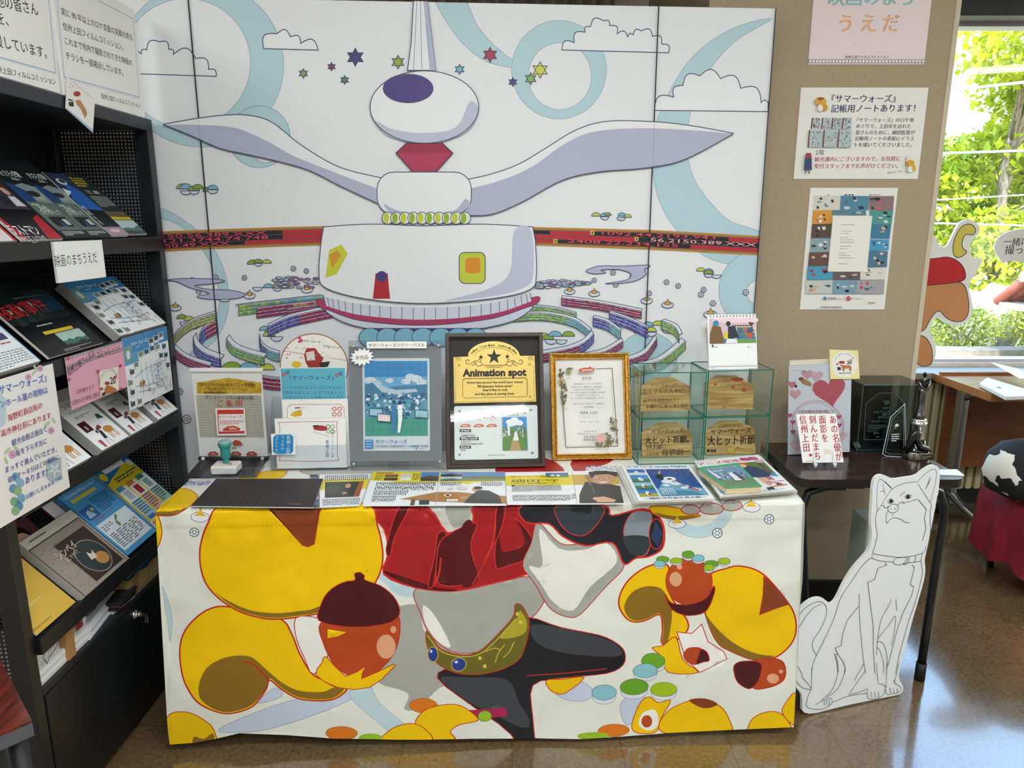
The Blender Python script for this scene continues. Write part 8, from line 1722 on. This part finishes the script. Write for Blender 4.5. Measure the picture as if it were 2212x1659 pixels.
# ================================================================ CUT-OUT DOG BOARD
d0, d1 = onz((1732, 1549)), onz((1945, 1502)); ex = (d1 - d0).normalized(); bkv = Vector((-ex.y, ex.x, 0)); DL = R(0)
DM = frame(d0 + Vector((0, 0, .001)), ex, Vector((0, 0, math.cos(DL))) + bkv * math.sin(DL))
t = thing('dog_cutout', 'white standing cut-out board with a line drawing of a sitting collared dog', 'cut-out board', mat=DM)
a = Art(DM, .55, .4)
def PXY(lst): return [px(p, c_) for c_, p in lst]
outl = [('B4', (305, 1292)), ('B4', (600, 1215)), ('B4', (880, 1158)), ('B4', (1012, 1133)), ('B4', (1038, 1100)), ('B4', (1030, 1060)), ('B4', (1003, 1022)), ('B4', (1003, 970)), ('B4', (1055, 780)), ('B4', (1100, 600)), ('B4', (1145, 450)), ('B4', (1185, 310)), ('B4', (1196, 230)), ('B4', (1186, 170)), ('B4', (1200, 110)), ('B4', (1222, 10)),
        ('D1', (1440, 250)), ('D1', (1465, 100)), ('B3', (1492, 1290)), ('B3', (1505, 1180)), ('B3', (1511, 1085)), ('B3', (1500, 1040)), ('B3', (1468, 1024)), ('B3', (1430, 1032)), ('B3', (1370, 1070)), ('B3', (1320, 1115)), ('B3', (1225, 1128)), ('B3', (1120, 1145)), ('B3', (1075, 1118)), ('B3', (1020, 1102)), ('B3', (978, 1120)), ('B3', (952, 1170)), ('B3', (945, 1300)), ('B3', (935, 1440)), ('B3', (934, 1520)),
        ('D1', (900, 460)), ('D1', (880, 585)), ('D1', (830, 650)), ('D1', (740, 745)), ('D1', (660, 870)), ('D1', (598, 1005)), ('D1', (560, 1058)), ('D1', (525, 1060)), ('D1', (500, 1028)), ('D1', (450, 1005)), ('D1', (385, 1015)), ('D1', (315, 1062)), ('D1', (240, 1140)), ('D1', (190, 1230)), ('D1', (165, 1340)), ('B4', (225, 900)), ('B4', (245, 1020)), ('B4', (268, 1088)), ('B4', (300, 1118)), ('B4', (312, 1160))]
a.crop = 'P'; q = [a.c(p) for p in PXY(outl)]; q = smooth(q, 3) if 0 else q
def soft(pts, n=3):                                # corner cutting keeps the outline rounded
    for _ in range(n - 1):
        o_ = []
        for A_, B_ in zip(pts, pts[1:] + pts[:1]): o_ += [tuple(A_[k] * .75 + B_[k] * .25 for k in (0, 1)), tuple(A_[k] * .25 + B_[k] * .75 for k in (0, 1))]
        pts = o_
    return pts
q = [(x, max(y, 0)) for x, y in soft(q)]
a.b.prism(q, -.010, 0, M('#ecedf0', .5), None, M('#e3e2da', .6))
LN = '#2c2a30'
def dl(c_, pts, w=.0014, sm=True):
    a.crop = c_; a.line(smooth(pts, 4, False) if sm else pts, w, LN)
# head
dl('B3', [(985, 1410), (982, 1300), (990, 1180), (1005, 1145), (1030, 1150), (1070, 1185), (1112, 1228)]); dl('B3', [(1032, 1182), (1040, 1225), (1052, 1272)]); dl('B3', [(1012, 1245), (1030, 1240), (1045, 1248)]); dl('B3', [(1050, 1160), (1080, 1190), (1105, 1215)])
dl('B3', [(1015, 1365), (1060, 1290), (1110, 1225), (1170, 1190), (1240, 1170), (1325, 1163)]); dl('B3', [(1325, 1163), (1370, 1110), (1430, 1065), (1465, 1060), (1480, 1080), (1475, 1150), (1450, 1260), (1428, 1340)]); dl('B3', [(1325, 1178), (1370, 1250), (1428, 1340)]); dl('B3', [(1425, 1120), (1408, 1170), (1390, 1225)]); dl('B3', [(1435, 1130), (1420, 1170), (1400, 1210)]); dl('B3', [(1420, 1150), (1410, 1190)])
dl('B3', [(1070, 1325), (1095, 1303), (1118, 1320), (1122, 1330)]); dl('B3', [(1072, 1328), (1090, 1345), (1120, 1332)]); a.poly(ellpts(1100, 1325, 16, 17, n=14), LN); dl('B3', [(1215, 1290), (1240, 1268), (1275, 1280)]); dl('B3', [(1215, 1290), (1240, 1305), (1272, 1290)]); a.poly(ellpts(1243, 1288, 17, 16, n=14), LN); dl('B3', [(1175, 1283), (1195, 1262), (1218, 1246)])
dl('B3', [(1015, 1365), (1040, 1360), (1045, 1380), (1068, 1378), (1080, 1365)], .0016, False); dl('B3', ellpts(1118, 1385, 45, 36, n=20, rot=-15) + [(1161, 1373)]); dl('B3', [(1095, 1380), (1100, 1392)]); dl('B3', [(1125, 1395), (1145, 1378)]); dl('B3', [(1155, 1355), (1195, 1330), (1205, 1340), (1260, 1325), (1318, 1308)]); dl('B3', [(1195, 1330), (1210, 1345)])
dl('B3', [(1075, 1405), (1058, 1450), (1065, 1508), (1090, 1480), (1130, 1463), (1180, 1475), (1215, 1498), (1258, 1505)]); dl('B3', [(1110, 1435), (1112, 1452)])
dl('B3', [(1010, 1375), (980, 1420), (970, 1500), (985, 1600), (975, 1650)]); dl('B3', [(1325, 1308), (1360, 1350), (1395, 1395), (1378, 1460), (1392, 1560), (1360, 1655)], .0016, False); dl('B3', [(1440, 1340), (1425, 1440), (1430, 1560), (1420, 1650)])
# collar and body
dl('D1', [(940, 470), (920, 560), (905, 620), (1000, 640), (1120, 655), (1240, 645), (1345, 610), (1360, 560)]); dl('D1', [(900, 625), (888, 672)]); dl('D1', [(888, 660), (960, 685), (1085, 697)]); dl('D1', [(1140, 718), (1110, 720), (1082, 705), (1090, 675), (1120, 660), (1190, 655)]); dl('D1', [(1140, 718), (1200, 705), (1318, 688)]); dl('D1', [(1195, 655), (1180, 700), (1160, 712), (1195, 715), (1205, 655)]); dl('D1', [(1220, 652), (1210, 702)]); dl('D1', [(1275, 640), (1262, 700)]); dl('D1', [(1330, 620), (1318, 688), (1332, 780), (1320, 850), (1295, 950), (1255, 1090), (1220, 1180), (1180, 1320), (1130, 1500), (1100, 1659)])
dl('D1', [(880, 660), (800, 740), (720, 860), (650, 960), (610, 1040), (570, 1170), (500, 1330), (440, 1450), (390, 1560), (370, 1659)]); dl('D1', [(1005, 697), (1020, 722), (945, 750), (918, 845), (858, 872), (880, 1060), (905, 1250), (905, 1450), (920, 1659)], .0016, False); dl('D1', [(1240, 722), (1262, 745), (1225, 890), (1255, 912), (1240, 980), (1160, 1140), (1110, 1290), (1030, 1600)], .0016, False)
dl('D1', [(783, 968), (785, 1150), (800, 1350), (822, 1560), (840, 1659)]); dl('D1', [(778, 1080), (680, 1200), (640, 1320), (628, 1418), (575, 1440), (600, 1495), (645, 1560), (662, 1610), (655, 1659)], .0016, False); dl('D1', [(600, 1495), (568, 1492), (590, 1560), (600, 1659)], .0016, False)
dl('D1', [(1062, 1020), (1030, 1090), (975, 1190), (945, 1350), (932, 1500)]); dl('D1', [(1100, 1018), (1110, 1120)]); dl('D1', [(942, 1362), (1040, 1240), (1095, 1165), (1090, 1280), (1062, 1420)]); dl('D1', [(935, 1390), (970, 1385), (1005, 1430), (1025, 1540), (1020, 1659)]); dl('D1', [(935, 1430), (965, 1470), (995, 1580), (990, 1659)])
dl('D1', [(240, 1180), (320, 1090), (400, 1045), (460, 1042), (500, 1090), (490, 1180), (440, 1290), (385, 1370), (380, 1440), (415, 1505)]); dl('D1', [(250, 1280), (320, 1170), (390, 1090), (460, 1060)])
dl('B4', [(375, 940), (372, 1080), (345, 1150), (340, 1215), (400, 1235), (470, 1228), (520, 1190), (510, 1155), (460, 1170), (400, 1205)]); dl('B4', [(440, 1170), (520, 1100), (565, 960), (550, 850)]); dl('B4', [(480, 1150), (560, 1090), (615, 960), (600, 900)]); dl('B4', [(525, 1185), (640, 1140), (775, 1120)]); dl('B4', [(645, 1138), (660, 1100), (760, 960)]); dl('B4', [(655, 1130), (720, 1110), (775, 1085)]); dl('B4', [(680, 1030), (750, 905)])
dl('B4', [(775, 1090), (780, 1155), (830, 1160), (880, 1140), (905, 1080), (880, 1055), (850, 1050)]); [dl('B4', [(x, 1110), (x + 6, 1150)]) for x in (800, 825, 852)]; dl('B4', [(840, 900), (850, 1040)]); dl('B4', [(905, 1090), (920, 1130), (1000, 1110), (1015, 1080), (970, 1045), (970, 1020)]); [dl('B4', [(x, 1080), (x + 8, 1120)]) for x in (935, 960, 985)]; dl('B4', [(915, 900), (908, 1080)]); dl('B4', [(1000, 900), (970, 1040)])
dl('B4', [(275, 925), (305, 985), (310, 1010), (340, 1040), (372, 1085)]); dl('B4', [(262, 1030), (300, 1075), (330, 1085), (372, 1095)]); [dl('B4', [(460 + k * 18, 1165), (468 + k * 18, 1205)]) for k in range(3)]
a.crop = None; a.build('drawing_board', t)
b = MB(); b.prism([(0, 0), (.13, 0), (.02, .38), (0, .38)], -.003, .003, M('#dfded8', .6), Matrix.Translation((.22, .002, -.011)) @ Matrix.Rotation(R(90), 4, 'Y')); b.build('rear_strut', t)
x0 = onz((1862, 1290)); p = ony((1862, 1118), 2.20)
tag(MB().span((p.x, 2.16, 0), (p.x + .16, 2.27, p.z), M('#aeb8ae', .6), .004).build('grey_box'), 'pale grey-green box standing on the floor behind the dog cut-out', 'box')

# ================================================================ DESK BY THE WINDOW
DX, DY0, DY1, DZ = 2.025, 2.965, 3.39, .70
structure(MB().span((1.414, 3.395, DZ - .03), (5.1, WY - .001, DZ), M('#8d8479', .5), .003).build('trim_3'))
t = thing('desk', 'orange-brown wooden desk with a silver wheeled leg by the window', 'desk', (DX, DY0, 0))
OW = noise_mat('desk_wood', '#8a5026', '#a5652f', 10, .35, (1, 8, 1), 4)
DW = 1.8
b = MB(); b.prism([(0, 0), (DW, 0), (DW, DY1 - DY0), (0, DY1 - DY0)], DZ - .034, DZ, noise_mat('desk_top', '#98643a', '#b07a4a', 10, .26, (1, 8, 1), 4), None, OW); b.build('desktop', t)
b = MB(); b.span((.06, DY1 - DY0 - .035, .24), (DW - .06, DY1 - DY0 - .017, DZ - .036), noise_mat('modesty_wood', '#6a3a18', '#7c471f', 8, .45, (1, 1, 6), 4)); b.build('modesty_panel', t)
b = MB(); b.span((.012, DY1 - DY0 - .04, DZ + .0005), (DW, DY1 - DY0 - .022, DZ + .014), OW); b.build('rear_ledge', t)
for x in (.085, DW - .085):
    b = MB(); b.box((x, DY1 - DY0 - .11, .38), (.035, .065, .60), STEEL, None, .012); b.tube([(x, DY1 - DY0 - .11, .60), (x, DY1 - DY0 - .20, .645), (x, .10, .655)], .015, STEEL, 10); lg = b.build('leg', t)
    b = MB(); b.tube([(x, DY1 - DY0 - .02, .10), (x, DY1 - DY0 - .12, .135), (x, .20, .105), (x, .04, .085)], .016, STEEL, 10, True, [.012, .02, .017, .014]); b.build('foot_bar', lg)
    for y in (.035, DY1 - DY0 - .03):
        b = MB(); T = Matrix.Translation((x - .012, y, .028)) @ Matrix.Rotation(R(90), 4, 'Y'); b.lathe([(.010, 0), (.026, .001), (.028, .005), (.028, .019), (.026, .023), (.010, .024)], M('#161617', .5), T=T, n=24); b.lathe([(.012, -.001), (.012, .025)], M('#b4b6b8', .3, .8), T=T, n=16); b.tube([(x, y, .03), (x, y, .09)], .008, STEEL, 8); b.build('caster', lg)
for k, (pts, z, lb) in enumerate(((((1840, 340), (2060, 452), (2400, 440), (1905, 292)), DZ + .018, 'white booklet with rough drawn lines lying on the right of the orange-brown desk'), (((1940, 165), (2180, 300), (2400, 300), (2150, 215)), DZ + .05, 'open grey paper leaning up at the back of the orange-brown desk'))):
    a = flat_quad(pts, z, .014 if k == 0 else .002, 'B3', '#e4e6e8', '#cfd0d0', .5)
    if k == 0: BR(a, .4, .3, .5, .45, '#4a4c50'); a.line([B(a, .2, .7), B(a, .6, .75), B(a, .8, .6)], .0015, '#6a6c70')
    else: BL(a, .1, .1, .9, .9, 10, '#b4b8bc', 8)
    o = a.build('booklet' if k == 0 else 'paper_sheet'); tag(o, lb, 'booklet' if k == 0 else 'paper')
tag(MB().box((2.62, 3.2, DZ + .05), (.12, .10, .098), M('#23282a', .5), None, .02, 3).build('black_case'), 'black case at the back of the orange-brown desk, at the right picture edge', 'case')
# stool with red cloth, patterned bag
t = thing('stool', 'stool draped in a dark red cloth under the flower-patterned bag', 'stool', (2.15, 2.66, 0))
b = MB(); REDC = noise_mat('red_cloth', '#7c0f1c', '#96172a', 18, .75); n = 72; prof = []
def rr_sq(a_, r0): c_, s_ = math.cos(a_), math.sin(a_); return r0 / max(abs(c_), abs(s_)) ** .72
rings = []
for z, r0, wv in ((.370, .0, 0), (.373, .13, 0), (.370, .195, 0), (.350, .222, .004), (.29, .232, .010), (.22, .238, .016), (.15, .242, .022), (.10, .246, .028)):
    rings.append([b.bm.verts.new((rr_sq(2 * math.pi * k / n, r0) * math.cos(2 * math.pi * k / n) * (1 + wv * 2 * math.sin(k * .9)), rr_sq(2 * math.pi * k / n, r0) * math.sin(2 * math.pi * k / n) * (1 + wv * 2 * math.sin(k * .9)) * .85, z + (wv * .5 * math.sin(k * .5) if wv > .02 else 0))) for k in range(n)])
i = b.mi(REDC)
for r0, r1 in zip(rings, rings[1:]):
    for k in range(n): f = b.bm.faces.new([r0[k], r1[k], r1[(k + 1) % n], r0[(k + 1) % n]]); f.material_index = i; f.smooth = True
b.build('cloth_cover', t)
b = MB(); b.box((0, 0, .345), (.36, .30, .04), M('#5a0d16', .7), None, .01); b.build('seat', t)
for x in (-.15, .15):
    for y in (-.12, .12): b = MB(); b.tube([(x, y, 0), (x * .95, y * .95, .33)], .012, M('#2a2a2c', .4), 8); b.build('leg', t)
def cloth_bag():
    t = thing('tote_bag', 'white fabric bag with big black flowers resting on the red draped stool', 'bag', (2.045, 2.62, .3745))
    prof = [(0, .0), (.15, .002), (.205, .03), (.222, .09), (.21, .15), (.165, .195), (.09, .215), (0, .222)]
    bb = bmesh.new(); n = 60; rings = []
    for r_, z in prof:
        rings.append([bb.verts.new((r_ * 1.0 * math.cos(2 * math.pi * k / n) * (1 + .03 * math.sin(k * .7 + z * 20)), r_ * .72 * math.sin(2 * math.pi * k / n) * (1 + .03 * math.sin(k * 1.1)), z + .012 * math.sin(k * .3) * (z / .22))) for k in range(n)])
    for r0, r1 in zip(rings, rings[1:]):
        for k in range(n): f = bb.faces.new([r0[k], r0[(k + 1) % n], r1[(k + 1) % n], r1[k]])
    bmesh.ops.remove_doubles(bb, verts=bb.verts, dist=.0005)
    m, nn, l, bs = nodes_mat('flower_fabric')
    tc = nn.new('ShaderNodeTexCoord'); vo = nn.new('ShaderNodeTexVoronoi'); vo.inputs['Scale'].default_value = 7.5; vo.inputs['Randomness'].default_value = .75
    nz = nn.new('ShaderNodeTexNoise'); nz.inputs['Scale'].default_value = 14; mxv = nn.new('ShaderNodeMix'); mxv.data_type = 'VECTOR'; mxv.inputs[0].default_value = .07
    l.new(tc.outputs['Object'], nz.inputs[0]); l.new(tc.outputs['Object'], mxv.inputs[4]); l.new(nz.outputs[1], mxv.inputs[5]); l.new(mxv.outputs[1], vo.inputs[0])
    cr = nn.new('ShaderNodeValToRGB'); cr.color_ramp.interpolation = 'CONSTANT'; e0 = cr.color_ramp.elements; e0[0].color = rgb('#1a1a1b'); e0[0].position = 0; e0[1].color = rgb('#8d9088'); e0[1].position = .12
    for p_, h in ((.26, '#151516'), (.66, '#ece6dc')): e_ = e0.new(p_); e_.color = rgb(h)
    l.new(vo.outputs['Distance'], cr.inputs[0]); l.new(cr.outputs[0], bs.inputs['Base Color']); bs.inputs['Roughness'].default_value = .8
    b = MB(); b.merge(bb, Matrix(), m, True); b.build('bag_body', t)
    b = MB(); b.tube([(-.06, 0, .205), (-.05, 0, .24), (0, .005, .252), (.05, 0, .24), (.06, 0, .205)], .008, M('#1a1a1c', .7), 8); b.build('handle', t)
cloth_bag()
tag(MB().box((2.47, 2.93, .53), (.2, .12, .14), M('#1d2a4c', .7), None, .04, 3).build('navy_bundle'), 'navy blue bundle behind the flower-patterned bag', 'bundle')
b = MB(); b.tube([(2.12, 2.98, .045), (2.125, 2.97, .10), (2.15, 2.965, .135), (2.17, 2.97, .10)], .02, M('#d9d9d6', .5), 10); tag(b.build('white_bundle'), 'small crumpled white bag on the floor beside the desk caster', 'bag')
t = thing('chair', 'dark chair seat behind the flower-patterned bag', 'chair', (2.47, 2.93, 0))
MB().box((0, 0, .43), (.26, .16, .05), M('#1e1c1c', .6), None, .01).build('seat', t)
for x in (-.1, .1):
    for y in (-.06, .06): MB().tube([(x, y, 0), (x, y, .405)], .01, STEEL, 8).build('leg', t)
# cut-out board and speech bubble at the window
WM = frame(Vector((0, 3.43, DZ + .0005)), (1, 0, 0), (0, 0, 1)); a = Art(WM, .5, .4, 'B2')
ol = [(1300, 1565), (1465, 1560), (1480, 1460), (1462, 1370), (1420, 1290), (1440, 1210), (1500, 1175), (1560, 1230), (1640, 1255), (1740, 1230), (1785, 1150), (1780, 1050), (1750, 940), (1760, 880), (1820, 800), (1870, 710), (1860, 685), (1800, 690), (1755, 640), (1760, 560), (1840, 480), (1845, 420), (1790, 370), (1720, 360), (1660, 400), (1600, 530), (1560, 600), (1510, 590), (1460, 480), (1380, 480), (1300, 700)]
a.b.prism([(x, max(y, 0)) for x, y in soft([a.c(p) for p in ol], 3)], -.012, 0, M('#eceae8', .5))
ink = '#1d1a18'
def fl(pts, h, w=.0035):
    p = soft([a.c(q_) for q_ in pts], 3); cc_ = a.crop; a.crop = None; a.poly(p, h); a.line(p, w, ink, True); a.crop = cc_
fl([(1330, 900), (1560, 880), (1710, 885), (1745, 1000), (1755, 1130), (1720, 1210), (1640, 1222), (1560, 1190), (1500, 1110), (1430, 1190), (1380, 1300), (1300, 1300)], '#c8895a')
fl([(1320, 700), (1480, 690), (1580, 672), (1680, 720), (1725, 800), (1722, 880), (1560, 900), (1400, 915), (1320, 915)], '#c01f24')
fl([(1640, 690), (1705, 670), (1742, 630), (1700, 610), (1690, 560), (1720, 480), (1790, 500), (1815, 450), (1780, 405), (1730, 400), (1680, 430), (1630, 520), (1612, 620)], '#d9c458')
fl([(1300, 1340), (1380, 1330), (1440, 1420), (1448, 1500), (1440, 1590), (1300, 1590)], '#c8895a')
o = a.build('shape_cutout'); tag(o, 'white-edged cut-out board in tan, red and yellow standing at the window behind the pillar', 'cut-out board')
m = frame(Vector((0, 3.53, 0)), (1, 0, 0), (0, 0, 1)); a = Art(m, .5, .4, 'B2')
a.b.prism(soft([a.c(p) for p in ((2030, 735), (2010, 690), (1965, 640), (1962, 560), (2030, 480), (2180, 440), (2400, 430), (2600, 480), (2650, 580), (2600, 690), (2420, 730), (2200, 725), (2090, 705))], 3), -.004, 0, M('#d9d5d1', .5))
a.text('一緒に写真を', (2040, 578), (2460, 574), '#2c2a2a', .012); a.text('撮ってね！', (2050, 650), (2400, 646), '#2c2a2a', .012)
tag(a.build('speech_bubble_sign'), 'grey-white speech bubble sign on the window beside the yellow cut-out horn', 'sign')
# wood-grain board at the lower left
zt = .62; c0, c1, c2 = onz((69, 1556), zt), onz((-260, 1700), zt), onz((-10, 1405), zt)
t = thing('side_table', 'dark red wood-grain side table with a grey edge at the near left corner', 'table', (c0.x, c0.y, 0))
e1, e2 = Vector((c1.x - c0.x, c1.y - c0.y)), Vector((c2.x - c0.x, c2.y - c0.y)); q = [Vector((0, 0)), e2, e1 + e2, e1]
b = MB(); b.prism([tuple(p) for p in q], zt - .004, zt, noise_mat('mahogany', '#3f1511', '#6e2a1e', 7, .18, (9, 1, 1), 6)); b.prism([tuple(p) for p in q], zt - .028, zt - .0042, M('#55565b', .4)); b.build('tabletop', t)
for p in (e1 * .1 + e2 * .12, e1 * .9 + e2 * .12, e1 * .9 + e2 * .88, e1 * .12 + e2 * .7): b = MB(); b.tube([(p.x, p.y, 0), (p.x, p.y, zt - .028)], .014, M('#1a1a1c', .5), 8); b.build('leg', t)
